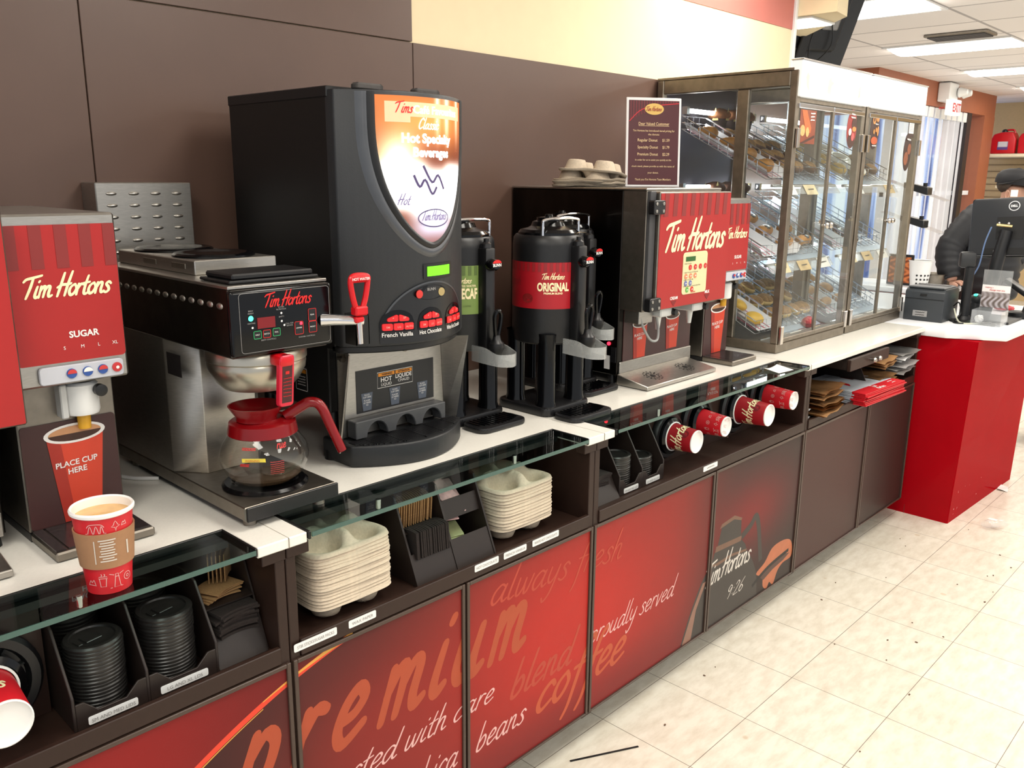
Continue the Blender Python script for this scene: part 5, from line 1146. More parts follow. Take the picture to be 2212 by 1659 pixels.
# cup carrier trays
def carrier(half=.099):
    bm = bmesh.new(); n = 40
    cs = [(-.047, -.047), (.047, -.047), (-.047, .047), (.047, .047)]
    def hz(x, y):
        d = min(math.hypot(x - a, y - b) for a, b in cs)
        well = 1 - sst(.026, .043, d)
        ctr = math.exp(-((x / .016) ** 2 + (y / .016) ** 2)) * .012
        ax = abs(x); ay = abs(y)
        ridge = .024 * (math.exp(-((ax - 0) / .012) ** 2) * sst(.0, .04, ay) * sst(.094, .06, ay) + math.exp(-((ay - 0) / .012) ** 2) * sst(.0, .04, ax) * sst(.094, .06, ax))
        return -.036 * well + ridge * (1 - well) + ctr
    def fn(u, v):
        a = (2 * u - 1); b = (2 * v - 1)
        # square with rounded corners
        s = max(abs(a), abs(b)); k = 1.0
        ang = math.atan2(b, a); L = (abs(math.cos(ang)) ** 7 + abs(math.sin(ang)) ** 7) ** (-1 / 7)
        r = min(s, .965 + (s - .965) * .2) * half * L / .972; x, y = r * math.cos(ang) if s else 0, r * math.sin(ang) if s else 0
        z = hz(x, y)
        if s > .86: z = z * (1 - min(1, (s - .86) / .06)) + .0015 * min(1, (s - .86) / .06)
        if s > .95: z -= .0055 * min(1, (s - .95) / .04)
        # the edge dips in the middle of each side
        mid = math.exp(-(min(abs(x), abs(y)) / .035) ** 2)
        return V((x * (1 - .05 * mid * sst(.8, 1, s)), y * (1 - .05 * mid * sst(.8, 1, s)), z - .004 * mid * s ** 6))
    grid(bm, fn, n, n)
    bmesh.ops.recalc_face_normals(bm, faces=bm.faces); r = bmesh.ops.solidify(bm, geom=bm.faces[:], thickness=.0022)
    return bm
def fast_carrier(label, group):
    o = obj('cup_carrier', carrier(), PULP, ang=80); ORG[o.name] = V((0, 0, 0)); return tag(o, label, 'cup carrier', group)
cc = None
def carrier_stack(x, y, z0, n, pitch, lab, grp, toplab, flip=False, rz0=0, jit=.0015):
    global cc
    for k in range(n):
        L_ = toplab if k == n - 1 else lab
        if cc is None: cc = o = fast_carrier(L_, grp)
        else: o = dup(cc, label=L_, group=grp)
        o.location = (x + RND.uniform(-jit, jit), y + RND.uniform(-jit, jit), z0 + k * pitch); o.rotation_euler = (PI if flip else RND.uniform(-.006, .006), RND.uniform(-.006, .006), rz0 + RND.uniform(-.02, .02))
carrier_stack(.965, .128, SZ + .0385, 17, .0071, 'moulded pulp cup carrier in the near stack behind the WAX PAPER label', 'near stack of cup carriers', 'moulded pulp cup carrier on top of the near stack')
carrier_stack(1.508, .14, SZ + .0385, 13, .0083, 'moulded pulp cup carrier in the far stack, past the sleeve rack', 'far stack of cup carriers', 'moulded pulp cup carrier on top of the far stack past the sleeve rack')
carrier_stack(2.3, .52, 1.5575, 4, .006, 'grey pulp cup carrier upside down under the others on the cream dispenser', 'cup carriers on the cream dispenser', 'grey pulp cup carrier upside down under the topmost on the cream dispenser', flip=True, rz0=.3, jit=.005)
o = dup(cc, label='topmost upside-down grey pulp cup carrier on the cream dispenser', group='cup carriers on the cream dispenser'); o.location = (2.305, .505, 1.598); o.rotation_euler = (PI + .05, .08, .42)
# sleeve rack between the carrier stacks
t = thing('sleeve_rack', 'dark brown four-pocket rack between the two cup carrier stacks', 'rack', (1.25, .1, SZ))
for x in (1.128, 1.25, 1.372): obj('divider', prism(bmesh.new(), [(.028, SZ), (.34, SZ), (.34, .885), (.12, .885), (.108, .88)], 'x', x - .0025, x + .0025), BROWNP, t)
for a, b in ((1.131, 1.247), (1.253, 1.369)):
    obj('pocket_front', prism(bmesh.new(), [(.03, SZ), (.034, SZ), (.062, .755), (.058, .757)], 'x', a, b), BROWNP, t)
    obj('pocket_plate', prism(bmesh.new(), [(.085, .795), (.33, .80), (.33, .803), (.085, .798)], 'x', a, b), BROWNP, t)
obj('pocket_front', prism(bmesh.new(), [(.084, .795), (.088, .795), (.103, .838), (.099, .839)], 'x', 1.253, 1.369), BROWNP, t)
for i in range(16):
    o = dup(k0, label='kraft cup sleeve on edge in the fanned row in the upper rack pocket', group='kraft sleeves fanned in the rack')
    place(o, (1.139 + i * .0066, .14, .831), (90, 0, 78 + RND.uniform(-3, 3)))
for i in range(16):
    o = dup(dk, label='dark corrugated sleeve on edge in the row in the lower rack pocket', group='dark sleeves in the rack')
    o.scale = (.85, .62, .8); place(o, (1.148 + i * .0062, .085, .77), (90, 10, 83 + RND.uniform(-3, 3)))
def packet(w_, h_, th): return prism(bmesh.new(), rrect(-w_ / 2, w_ / 2, -h_ / 2, h_ / 2, .003, 2), 'z', -th / 2, th / 2, bev=th * .4)
p0 = flat_thing('sugar_packet', packet(.05, .075, .003), mat('red_white_packet', (222, 178, 176), .6, 0, .45, 40), 'red and white paper packet in the upper pocket of the sleeve rack', 'packet', 'paper packets in the rack')
for i in range(7):
    o = p0 if i == 0 else dup(p0); place(o, (1.29 + .012 * (i % 3), .125 + .008 * (i % 2), .80 + .008 * i), (18 + 4 * i, RND.uniform(-14, 14), RND.uniform(-25, 25)))
p0 = flat_thing('tea_bag', packet(.055, .06, .003), mat('pale_green_packet', (196, 204, 150), .6, 0, .25, 40), 'pale green tea packet in the lower pocket of the sleeve rack', 'packet', 'tea packets in the rack')
for i in range(4):
    o = p0 if i == 0 else dup(p0); place(o, (1.30 + .012 * (i % 2), .1 + .01 * i, .722 + .007 * i), (14, RND.uniform(-10, 10), RND.uniform(-25, 25)))
# far unit: lids and dark sleeves
organiser('dark brown lid organiser on the shelf before the row of red cups', (1.898, 2.008, 2.118), .05, .872, ((1.898, 2.008, 'SM AND MED LIDS'), (2.008, 2.118, 'LG AND XL LDS')), (2.0, .12, SZ))
lid_stack(1.953, .11, .045, 15, SZ + .004, .0067, 'black lid in the taller stack of the far lid organiser', 'far taller stack of lids', 'black lid on top of the taller stack in the far lid organiser')
lid_stack(2.063, .11, .045, 11, SZ + .004, .0067, 'black lid in the shorter stack of the far lid organiser', 'far shorter stack of lids', 'black lid on top of the shorter stack in the far lid organiser')
t = thing('sleeve_bin', 'dark brown sloping bin left of the lids beside the red cups', 'bin', (1.82, .1, SZ))
obj('front_ramp', prism(bmesh.new(), [(.045, SZ), (.05, SZ), (.085, SZ + .06), (.08, SZ + .062)], 'x', 1.745, 1.893), BROWNP, t); obj('floor_plate', BX(1.745, 1.893, .05, .33, SZ, SZ + .003), BROWNP, t)
for i in range(6):
    o = dup(dk, label='dark corrugated sleeve piled in the bin left of the far lids', group='dark sleeves in the far bin'); place(o, (1.825 + RND.uniform(-.01, .01), .11, SZ + .045 + i * .0056), (0, RND.uniform(-2, 2), RND.uniform(-8, 8)))
# bag shelf
t = obj('drawer', prism(bmesh.new(), rrect(3.27, 3.66, .855, .902, .004, 3), 'y', -.03, -.015, bev=.002), LAM, cabs[3])
obj('tray', BX(3.28, 3.65, -.015, .3, .858, .895), LAMD, t)
for x in (3.462, 3.515): obj('knob', lathe(bmesh.new(), [(0, -.026), (.008, -.025), (.0105, -.018), (.006, -.008), (.005, 0), (0, 0)], (x, -.03, .878), 16, 'y'), STEEL, t)
for i, (x, zt, lab) in enumerate(((3.03, .80, 'low dark brown divider by the white papers at the near end of the bag shelf'), (3.64, .85, 'dark brown divider past the flat boxes on the bag shelf'), (3.86, .86, 'dark brown divider before the white bags at the far end'))):
    solo('shelf_divider', prism(bmesh.new(), [(.02, SZ), (.34, SZ), (.34, zt), (.1, zt)], 'x', x, x + .005), BROWNP, lab, 'divider', (x, .1, SZ))
def bagmesh(w_, d, th):
    bm = bmesh.new(); grid(bm, lambda u, v: V((w_ * (u - .5), d * (v - .5) + .003 * math.sin(u * 9), th * .5 + .003 * math.sin(7 * u + 5 * v))), 8, 6)
    bmesh.ops.solidify(bm, geom=bm.faces[:], thickness=th); return bm
b0 = flat_thing('paper_bag', bagmesh(.2, .16, .009), KRAFT, 'flat kraft paper bag in the pile at the near end of the bag shelf', 'paper bag', 'kraft bags in the near pile')
for i in range(9):
    o = b0 if i == 0 else dup(b0)
    place(o, (3.165 + RND.uniform(-.012, .012), .06 + RND.uniform(-.012, .008), SZ + .012 + i * .0118), (RND.uniform(-2, 1), RND.uniform(-3, 3), 6 + RND.uniform(-8, 8)))
for i in range(5):
    o = dup(b0, label='flat kraft paper bag low on the shelf past the red boxes', group='kraft bags past the boxes'); o.scale = (.8, 1, 1)
    place(o, (3.78, .07 + RND.uniform(-.01, .01), SZ + .012 + i * .0105), (0, RND.uniform(-3, 3), RND.uniform(-6, 6)))
for i in range(3):
    o = dup(b0, label='kraft paper bag in the upper pocket beside the drawer', group='kraft bags beside the drawer'); o.scale = (.75, 1, 1)
    place(o, (3.76, .07, .80 + i * .011), (0, -6, RND.uniform(-6, 6)))
wbm = mat('white_bag_paper', (222, 222, 222), .7, 0, .05)
w0 = flat_thing('white_bag', bagmesh(.2, .18, .005), wbm, 'flat white paper bag in the pocket at the far end of the bag shelf', 'paper bag', 'white bags at the far end')
for i in range(6):
    o = w0 if i == 0 else dup(w0)
    place(o, (3.975, .08 + RND.uniform(-.02, .01), (SZ + .05 if i < 3 else .80) + (i % 3) * .016), (RND.uniform(-3, 3), RND.uniform(-6, 2), RND.uniform(-8, 8)))
for i in range(2):
    o = dup(w0, label='folded white paper standing behind the near bag divider', group='white papers at the near end'); o.scale = (.25, .8, 1); place(o, (3.008, .08, SZ + .02 + .03 * i), (0, 4, 3))
# flattened printed boxes
BXRED = mat('box_red', (206, 28, 40), .4, 0, .05); BXW = mat('box_pale_grey', (206, 212, 220), .4, 0, .05)
bc0 = None
for i in range(9):
    if i == 0:
        r = thing('flat_box', 'flattened red and pale grey printed pastry box in the stack under the drawer', 'box', (0, 0, 0), 'flattened boxes under the drawer'); bc0 = r
        obj('card', BX(-.185, .185, -.14, .14, -.002, .002), BXW, r, sm=False)
        obj('red_flap', BX(-.186, .186, -.145, -.088, -.0022, .0022), BXRED, r, sm=False); o = r
    else: o = dup(bc0)
    o.location = (3.60 + RND.uniform(-.006, .006), .085 + RND.uniform(-.006, .006), SZ + .006 + i * .0058); o.rotation_euler = (0, 0, math.radians(-3 + RND.uniform(-1.5, 1.5)))
o['label'] = 'flattened red and pale grey printed pastry box topmost in the stack under the drawer'
rf = o.children[0]
q = letters('lettering', [(script('Tim', .26, .3), -.04, -.112, .012, 'l'), (script('Hortons', .26, .3), -.05, -.138, .012, 'l'), (scrib(5), .12, -.11, .009, 'c'), (scrib(4), .12, -.128, .008, 'c')], WHITEINK, None, plane_fn((0, 0, .0024), (1, 0, 0), (0, 1, 0), .0006)); q.parent = o
q = shapes('printed_marking', [[(-.1, -.04), (-.07, -.02), (-.05, .03), (-.09, .02)], [(-.16, .0), (-.14, .01), (-.13, .04), (-.155, .03)]], BXRED, None, plane_fn((0, 0, .002), (1, 0, 0), (0, 1, 0), .0006)); q.parent = o
q = shapes('printed_marking', [rect(.02, .1, .01, .07)], BROWNINK, None, plane_fn((0, 0, .002), (1, 0, 0), (0, 1, 0), .0006)); q.parent = o
q = letters('lettering', [(scrib(12), -.02, .1, .008, 'c'), (scrib(8), -.1, .08, .01, 'c')], GREYINK, None, plane_fn((0, 0, .002), (1, 0, 0), (0, 1, 0), .0006)); q.parent = o
# ------------------------------------------------------------------ pastry case (two units side by side)
CB = mat('case_bronze_steel', (150, 140, 126), .46, 1, .25, 30, .03)
HDR = mat('lit_case_header', (252, 250, 244), .4, 0, .01, emit=.3)
TUBE = mat('case_light_tube', (250, 252, 255), .4, 0, .01, emit=22)
SHEET = mat('pale_blue_grey_shelf', (168, 182, 196), .35, 0, .05)
KNOBM = mat('satin_knob', (214, 206, 196), .2, 1, .05)
CY0, CY1, CTOP = .172, .775, 1.965
TIERS = (1.5785, 1.279, .985)       # height of each basket's front edge
SLOPE = .5; TY0, TY1 = .285, .675
def case_unit(x0, x1, label, near):
    t = thing('pastry_case', label, 'display case', ((x0 + x1) / 2, .47, CT))
    f = .03
    bm = BX(x0, x1, CY0, CY1, CT + .001, CT + .038, bev=.003); obj('base', bm, CB, t)
    for x in (x0, x1 - f):
        for y in (CY0, CY1 - f): obj('post', BX(x, x + f, y, y + f, CT + .038, CTOP, bev=.003), CB, t)
    for x in (x0, x1 - f):
        obj('side_rail', BX(x, x + f, CY0 + f, CY1 - f, CTOP - .055, CTOP, bev=.004), CB, t)
        obj('side_mullion', BX(x + .004, x + f - .004, .365, .415, CT + .038, CTOP - .055, bev=.003), CB, t)
        for (a, b) in ((CY0 + f, .365), (.415, CY1 - f)): obj('side_pane', BX(x + .012, x + .016, a, b, CT + .038, CTOP - .055), GLASSC, t, sm=False)
    obj('top_panel', BX(x0, x1, CY0 + .02, CY1, CTOP, CTOP + .008), CB, t)
    obj('front_rail', BX(x0 + f, x1 - f, CY0, CY0 + .025, 1.856, 1.872, bev=.002), CB, t)
    h = obj('header', BX(x0 + .004, x1 - .004, CY0 - .012, CY0 + .03, 1.874, 1.998, bev=.003), HDR, t)
    obj('header_cap', BX(x0 + .002, x1 - .002, CY0 - .015, CY0 + .034, 1.998, 2.004, bev=.001), CHROME, h)
    if near:
        for pg in ([[(x0 + .035 + a, 1.94 + b) for a, b in ((0, 0), (.012, .022), (.02, .008), (.03, .02), (.026, -.02), (.03, -.045), (.012, -.03))], [(x0 + .22 + a, 1.93 + b) for a, b in ((0, -.03), (.0, .01), (.02, .03), (.028, .014), (.05, .008), (.03, -.005), (.028, -.034))], [(x0 + .5, 1.90), (x0 + .5, 1.935), (x0 + .52, 1.95), (x0 + .52, 1.905)]]): shapes('printed_marking', [pg], mat('faded_grey_print', (196, 192, 180), .5, 0, .1), h, front(CY0 - .012))
    mid = (x0 + x1) / 2
    for (a, b, kx) in ((x0 + f * .6, mid - .001, mid - .018), (mid + .001, x1 - f * .6, mid + .018)):
        d = obj('door', BX(a + .014, b - .006, CY0 - .002, CY0 + .003, CT + .05, 1.848), GLASSC, t, sm=False)
        fr = bmesh.new(); bx(fr, a, b, CY0 - .006, CY0 + .007, 1.836, 1.853, bev=.002)
        obj('door_rail', fr, CHROME, d)
        obj('door_rail', BX(a, b, CY0 - .006, CY0 + .007, CT + .042, CT + .058, bev=.002), CB, d)
        obj('door_stile', BX(*((b - .008, b) if kx < mid else (a, a + .008)), CY0 - .005, CY0 + .006, CT + .058, 1.836, bev=.001), CB, d)
        k = bmesh.new(); lathe(k, [(0, -.034), (.008, -.033), (.0125, -.026), (.011, -.018), (.005, -.011), (.005, -.004), (0, -.004)], (kx, CY0 - .002, 1.408), 18, 'y'); obj('knob', k, KNOBM, d)
        hx = a if kx < mid else b
        for z in (1.73, 1.0):
            obj('hinge', BX(hx - .011, hx + .011, CY0 - .012, CY0 - .001, z - .035, z + .035, bev=.002), KNOBM, d)
    for i, zf in enumerate(TIERS):
        zb = zf + SLOPE * (TY1 - TY0)
        # sloping sheet, rail at its front, price rail
        P = [(TY0 - .02, zf - .018), (TY1 + .05, zb + .02 - .012), (TY1 + .05, zb + .02 - .008), (TY0 - .02, zf - .014)]
        obj('shelf_sheet', prism(bmesh.new(), P, 'x', x0 + .32 * (x1 - x0), x1 - f - .004), SHEET, t, sm=False)
        obj('shelf_rail', tube(bmesh.new(), [(x0 + f, TY0 - .025, zf - .02), (x1 - f, TY0 - .025, zf - .02)], .006, 8), CHROME, t)
        if i < 2 or True:
            obj('price_rail', prism(bmesh.new(), [(TY0 - .055, zf - .05), (TY0 - .05, zf - .05), (TY0 - .026, zf - .016), (TY0 - .03, zf - .015)], 'x', x0 + f + .005, x1 - f - .005), mat('clear_acrylic'), t, sm=False)
        lt = obj('light_tube', tube(bmesh.new(), [(x0 + .05, .66, zb + .075), (x1 - .05, .66, zb + .075)], .009, 10), TUBE, t)
        obj('tube_holder', BX(x0 + f, x0 + .05, .648, .672, zb + .06, zb + .09), CHROME, lt); obj('tube_holder', BX(x1 - .05, x1 - f, .648, .672, zb + .06, zb + .09), CHROME, lt)
    return t
NEAR = case_unit(3.042, 3.662, 'steel and glass pastry case nearer the drink dispensers', True)
FAR = case_unit(3.68, 4.31, 'steel and glass pastry case next to the red counter', False)
obj('back_panel', BX(3.072, 3.632, .755, .775, CT + .038, CTOP, bev=.001), mat('case_back_steel', (96, 92, 100), .3, 1, .2, 6, stretch=(.3, 1, 4)), NEAR)
# stickers on the case doors
def disc(t, cx, cz, rx, rz_, c, blobs, words=()):
    s = obj('door_sticker', prism(bmesh.new(), circ(cx, cz, rx, 28, rz_), 'y', CY0 - .0035, CY0 - .0024), mat(*c), t, sm=False)
    for i, (bx_, bz, r1, r2, cc_) in enumerate(blobs): shapes('printed_pastry', [circ(cx + bx_, cz + bz, r1, 16, r2)], mat(*cc_), s, front(CY0 - .0035, .0004 + i * .0002))
    if words: letters('lettering', [(scrib(len(w_) * .75, len(w_)), cx + a, cz + b, h, 'c') for w_, a, b, h in words], WHITEINK, s, front(CY0 - .0035, .003))
dk_ = ('sticker_brown', (58, 30, 26), .4, 0, .2, 60); rd_ = ('sticker_brick', (150, 46, 40), .4, 0, .2, 40); tan = ('pastry_print', (206, 140, 76), .5, 0, .25, 80); dkp = ('choc_print', (72, 40, 30), .5, 0, .25, 60); whp = ('cream_print', (230, 220, 205), .5, 0, .1)
dn = [c for c in NEAR.children if c.name.startswith('door')]; df = [c for c in FAR.children if c.name.startswith('door')]
o = obj('door_sticker', BX(3.075, 3.205, CY0 - .0034, CY0 - .0024, 1.712, 1.832), mat('sticker_russet', (140, 66, 40), .4, 0, .3, 30), dn[0], sm=False)
for i, p in enumerate(([(3.085, 1.83), (3.125, 1.83), (3.17, 1.77), (3.165, 1.752), (3.13, 1.745)], )): shapes('printed_pastry', [p], mat('wrap_print', (196, 104, 56), .5, 0, .25, 60), o, front(CY0 - .0034, .0005))
shapes('printed_pastry', [circ(3.10, 1.758, .02, 16), circ(3.14, 1.754, .014, 12, .018)], mat('cut_wrap_print', (224, 176, 112), .5, 0, .3, 90), o, front(CY0 - .0034, .0008))
shapes('printed_board', [[(3.08, 1.712), (3.2, 1.745), (3.2, 1.735), (3.11, 1.712)]], mat(*dkp), o, front(CY0 - .0034, .0007))
letters('lettering', [(scrib(4.5, 1), 3.175, 1.818, .008, 'c'), (scrib(4, 2), 3.175, 1.806, .008, 'c'), (scrib(4, 3), 3.175, 1.794, .008, 'c')], WHITEINK, o, front(CY0 - .0034, .001))
disc(dn[1], 3.532, 1.782, .046, .075, rd_, ((.0, -.045, .035, .028, dkp), (.02, .02, .024, .024, dkp), (.022, .0, .018, .01, tan), (-.016, -.012, .014, .014, whp), (.012, -.03, .014, .016, ('print_pink', (206, 90, 90), .5))), (('Dream', 0, .052, .009), ('Donuts', 0, .04, .009)))
disc(df[0], 3.765, 1.785, .046, .075, dk_, ((-.012, .045, .016, .02, tan), (-.012, .045, .007, .01, dkp), (.022, .05, .016, .014, tan), (-.008, -.004, .008, .01, tan), (.012, .004, .008, .01, tan), (.0, -.04, .034, .016, ('print_orange', (186, 84, 44), .5)), (.03, .0, .01, .02, tan)), (('DONUTS', .01, .024, .007), ('TIMBITS', 0, -.064, .008)))
disc(df[1], 4.16, 1.71, .046, .085, dk_, ((.02, .012, .022, .024, ('print_ball', (150, 84, 50), .5, 0, .3, 90)), (-.012, -.03, .026, .03, ('print_ball', (150, 84, 50)))), (('BITES', 0, .048, .012),))
o = obj('door_sticker', BX(4.145, 4.215, CY0 - .0034, CY0 - .0024, 1.775, 1.855), mat('sticker_brown'), df[1], sm=False)
shapes('printed_sheet', [rect(4.15, 4.21, 1.79, 1.85)], PAPERW, o, front(CY0 - .0034, .0005)); letters('lettering', [(sans('Allergy alert'), 4.18, 1.838, .006, 'c')] + [(scrib(14, k), 4.18, 1.828 - k * .007, .003, 'c') for k in range(5)], GREYINK, o, front(CY0 - .0034, .001))
# wire baskets
def pt(x, y, i, h=0):
    z = TIERS[i] + SLOPE * (y - TY0) + h; return V((x, y, z))
WIRE = mat('bright_wire', (222, 224, 228), .22, 1, .03)
def basket_mesh(w_):
    bm = bmesh.new(); d = TY1 - TY0; h = .05; r = .0017
    P = lambda x, y, z: (x, y, SLOPE * y + z)
    for z in (0, h * .5, h):
        tube(bm, [P(0, 0, z), P(w_, 0, z), P(w_, d, z), P(0, d, z)], r * (1.4 if z == h else 1), 5, closed=True)
    for k in range(1, 9):
        y = d * k / 9
        tube(bm, [P(0, y, h), P(0, y, 0), P(w_, y, 0), P(w_, y, h)], r, 5)
    for k in range(1, 4):
        x = w_ * k / 4; tube(bm, [P(x, 0, h), P(x, 0, 0), P(x, d, 0), P(x, d, h)], r, 5)
    return bm
names = ('top', 'middle', 'bottom'); units_ = ((3.078, 'nearer case', 3), (3.718, 'case by the red counter', 3))
b0 = None; BW = .175; BASK = []
for ui, (xs, un, nb) in enumerate(units_):
    for i in range(3):
        for k in range(nb):
            x = xs + k * (BW + .006); lab = 'wire pastry basket, %s tier of the %s, %s from its left' % (names[i], un, ('first', 'second', 'third')[k])
            if b0 is None: b0 = o = solo('wire_basket', basket_mesh(BW), WIRE, lab, 'basket', (0, 0, 0), 'wire pastry baskets')
            else: o = dup(b0, label=lab, group='wire pastry baskets')
            o.location = (x, TY0, TIERS[i] + .004); BASK.append((ui, i, k, x))
# tags on the price rails
tg0 = None
for (ui, i, k, x) in BASK:
    if (ui + i + k) % 3 == 2 and i != 1: continue
    wv = ('white', 'cream', 'kraft')[(k + i) % 3]
    m = mat('tag_' + wv, {'white': (236, 232, 224), 'cream': (226, 206, 164), 'kraft': (214, 184, 134)}[wv], .6, 0, .04)
    o = thing('price_tag', '%s price tag under basket %s of the %s tier, %s' % (wv, ('one', 'two', 'three')[k], names[i], units_[ui][1]), 'price tag', (x + .09, TY0 - .05, TIERS[i] - .045), 'price tags in the case')
    fn = plane_fn((x + .05, TY0 - .058, TIERS[i] - .054), (1, 0, 0), (0, .5, .8), .0012)
    bm = bmesh.new(); shape(bm, rect(0, .1, 0, .044), fn); e = bmesh.ops.extrude_face_region(bm, geom=list(bm.faces)); bmesh.ops.translate(bm, verts=[q for q in e['geom'] if isinstance(q, bmesh.types.BMVert)], vec=(0, -.0008, .0005)); bmesh.ops.recalc_face_normals(bm, faces=bm.faces)
    obj('card', bm, m, o, sm=False)
    letters('lettering', [(scrib(6, k), .05, .02, .008, 'c')], BLACKINK, o.children[0], plane_fn((x + .05, TY0 - .0595, TIERS[i] - .053), (1, 0, 0), (0, .5, .8), .002))
# ------------------------------------------------------------------ pastries
GOLD = mat('golden_crust', (206, 142, 62), .45, 0, .45, 26, .25); DKB = mat('dark_bake', (92, 54, 30), .6, 0, .5, 40, .4); PALE = mat('pale_dough', (232, 196, 124), .55, 0, .25, 30, .15)
CHOC = mat('chocolate_glaze', (52, 26, 18), .15, 0, .2, 30, coat=.3); SUGARG = mat('white_glaze', (242, 236, 222), .25, 0, .05, 30); NUT = mat('nut_topping', (170, 128, 74), .7, 0, .55, 90, .5)
MUF = mat('muffin_crumb', (150, 92, 46), .7, 0, .5, 45, .5); PAPB = mat('dark_muffin_paper', (60, 44, 40), .7, 0, .1); PAPT = mat('tan_paper_point', (196, 180, 120), .7, 0, .1); WAX = mat('white_wax_paper', (236, 234, 236), .35, 0, .06, 20, alpha=.9)
def donut(top, nm):
    r = thing(nm[0], '', nm[1], (0, 0, 0))
    obj('dough', lathe(bmesh.new(), [(.020 + .019 * (1 + math.cos(a)), .018 + .018 * math.sin(a)) for a in (2 * PI * k / 12 for k in range(13))], n=24), PALE if top is SUGARG else GOLD, r)
    obj('icing', lathe(bmesh.new(), [(.020 + .0196 * (1 + math.cos(a)), .0185 + .0188 * math.sin(a)) for a in (PI * (.08 + .84 * k / 8) for k in range(9))], n=24), top, r)
    return r
def bun(m, top, nm):
    r = thing(nm[0], '', nm[1], (0, 0, 0))
    obj('dough', ball(bmesh.new(), (0, 0, .02), (.045, .036, .021), 20, 12), m, r)
    if top: obj('topping', ball(bmesh.new(), (0, 0, .026), (.042, .033, .018), 20, 12), top, r)
    return r
def croissant(nm):
    r = thing(nm[0], '', nm[1], (0, 0, 0)); bm = bmesh.new()
    pts = [V((.062 * math.sin(a), .03 * (1 - math.cos(a)), .022)) for a in (math.radians(q) for q in range(-95, 96, 8))]
    rad = [max(.004, .024 * math.cos((i / (len(pts) - 1) - .5) * 2.7)) * (1 + .14 * (i % 4 == 0)) for i in range(len(pts))]
    tube(bm, pts, rad, 12); obj('pastry', bm, GOLD, r, ang=60); return r
def muffin(nm, crumb):
    r = thing(nm[0], '', nm[1], (0, 0, 0))
    obj('paper_case', lathe(bmesh.new(), [(0, 0), (.028, 0), (.036, .045), (.039, .052)], n=24), PAPB, r)
    bm = lathe(bmesh.new(), [(.038, .042), (.046, .05), (.047, .06), (.036, .076), (.018, .084), (0, .086)], n=24)
    for v in bm.verts: v.co *= 1 + .05 * math.sin(v.co.x * 190) * math.sin(v.co.y * 170)
    obj('crumb', bm, crumb, r, ang=70)
    bm = bmesh.new()
    for a in (.5, 2.1, 3.7, 5.2):
        p = [bm.verts.new((.041 * math.cos(a + d), .041 * math.sin(a + d), z)) for d, z in ((-.35, .035), (.35, .035), (0, .088))]; bm.faces.new(p)
    obj('paper_points', bm, PAPT, r, sm=False); return r
def stick(nm, m, top):
    r = thing(nm[0], '', nm[1], (0, 0, 0)); bm = bmesh.new()
    tube(bm, smooth([(-.06, 0, .018), (-.055, 0, .02), (0, 0, .024), (.055, 0, .02), (.06, 0, .018)], 4), [.01] + [.022] * 15 + [.01] if False else .021, 12); obj('pastry', bm, m, r)
    if top: obj('icing', ball(bmesh.new(), (0, 0, .034), (.056, .017, .011), 18, 10), top, r)
    return r
PROTO = {'donut_choc': donut(CHOC, ('donut', 'donut')), 'donut_glaze': donut(SUGARG, ('donut', 'donut')), 'nut': bun(PALE, NUT, ('nut_bun', 'pastry')), 'bun': bun(GOLD, None, ('bun', 'pastry')), 'lemon': bun(mat('lemon_bun', (236, 186, 66), .45, 0, .25, 30), None, ('filled_bun', 'pastry')),
    'dark': bun(DKB, NUT, ('dark_pastry', 'pastry')), 'croissant': croissant(('croissant', 'pastry')), 'muffin': muffin(('muffin', 'muffin'), MUF), 'bran': muffin(('muffin', 'muffin'), DKB), 'stick': stick(('eclair', 'pastry'), GOLD, CHOC), 'roll': stick(('bread_roll', 'pastry'), GOLD, None)}
DESC = {'donut_choc': 'chocolate-iced ring donut', 'donut_glaze': 'white-glazed ring donut', 'nut': 'pale bun with chopped nut topping', 'bun': 'golden bun', 'lemon': 'yellow filled bun', 'dark': 'dark nut-crusted pastry', 'croissant': 'golden croissant', 'muffin': 'golden brown muffin in a dark paper', 'bran': 'dark muffin in a dark paper', 'stick': 'chocolate-topped eclair', 'roll': 'golden bread roll'}
used = set(); ORDN = ('front', 'second', 'third', 'fourth', 'fifth', 'sixth')
def put(kind, x, y, i, lab, h=.009, rz=None, tilt=True):
    p = PROTO[kind]; o = p if kind not in used else dup(p); used.add(kind)
    o['label'] = lab; o['group'] = 'pastries in the glass case'
    o.location = pt(x, y, i, h); o.rotation_euler = (math.atan(SLOPE) if tilt else 0, 0, RND.uniform(-.5, .5) if rz is None else rz); return o
FILL = {(0, 0, 0): ('croissant', 4, 1), (0, 0, 1): ('dark', 4, 2), (0, 0, 2): ('dark', 3, 1), (0, 1, 1): ('stick', 3, 1), (0, 1, 0): (None,), (0, 1, 2): ('stick', 2, 1), (0, 2, 0): ('lemon', 4, 1), (0, 2, 1): ('nut', 4, 2), (0, 2, 2): ('nut', 3, 2),
        (1, 0, 0): ('lemon', 3, 1), (1, 0, 1): ('donut_glaze', 3, 1), (1, 2, 0): ('roll', 3, 1), (1, 2, 1): ('bun', 3, 1), (1, 1, 1): ('donut_choc', 2, 1), (1, 0, 2): ('dark', 2, 1)}
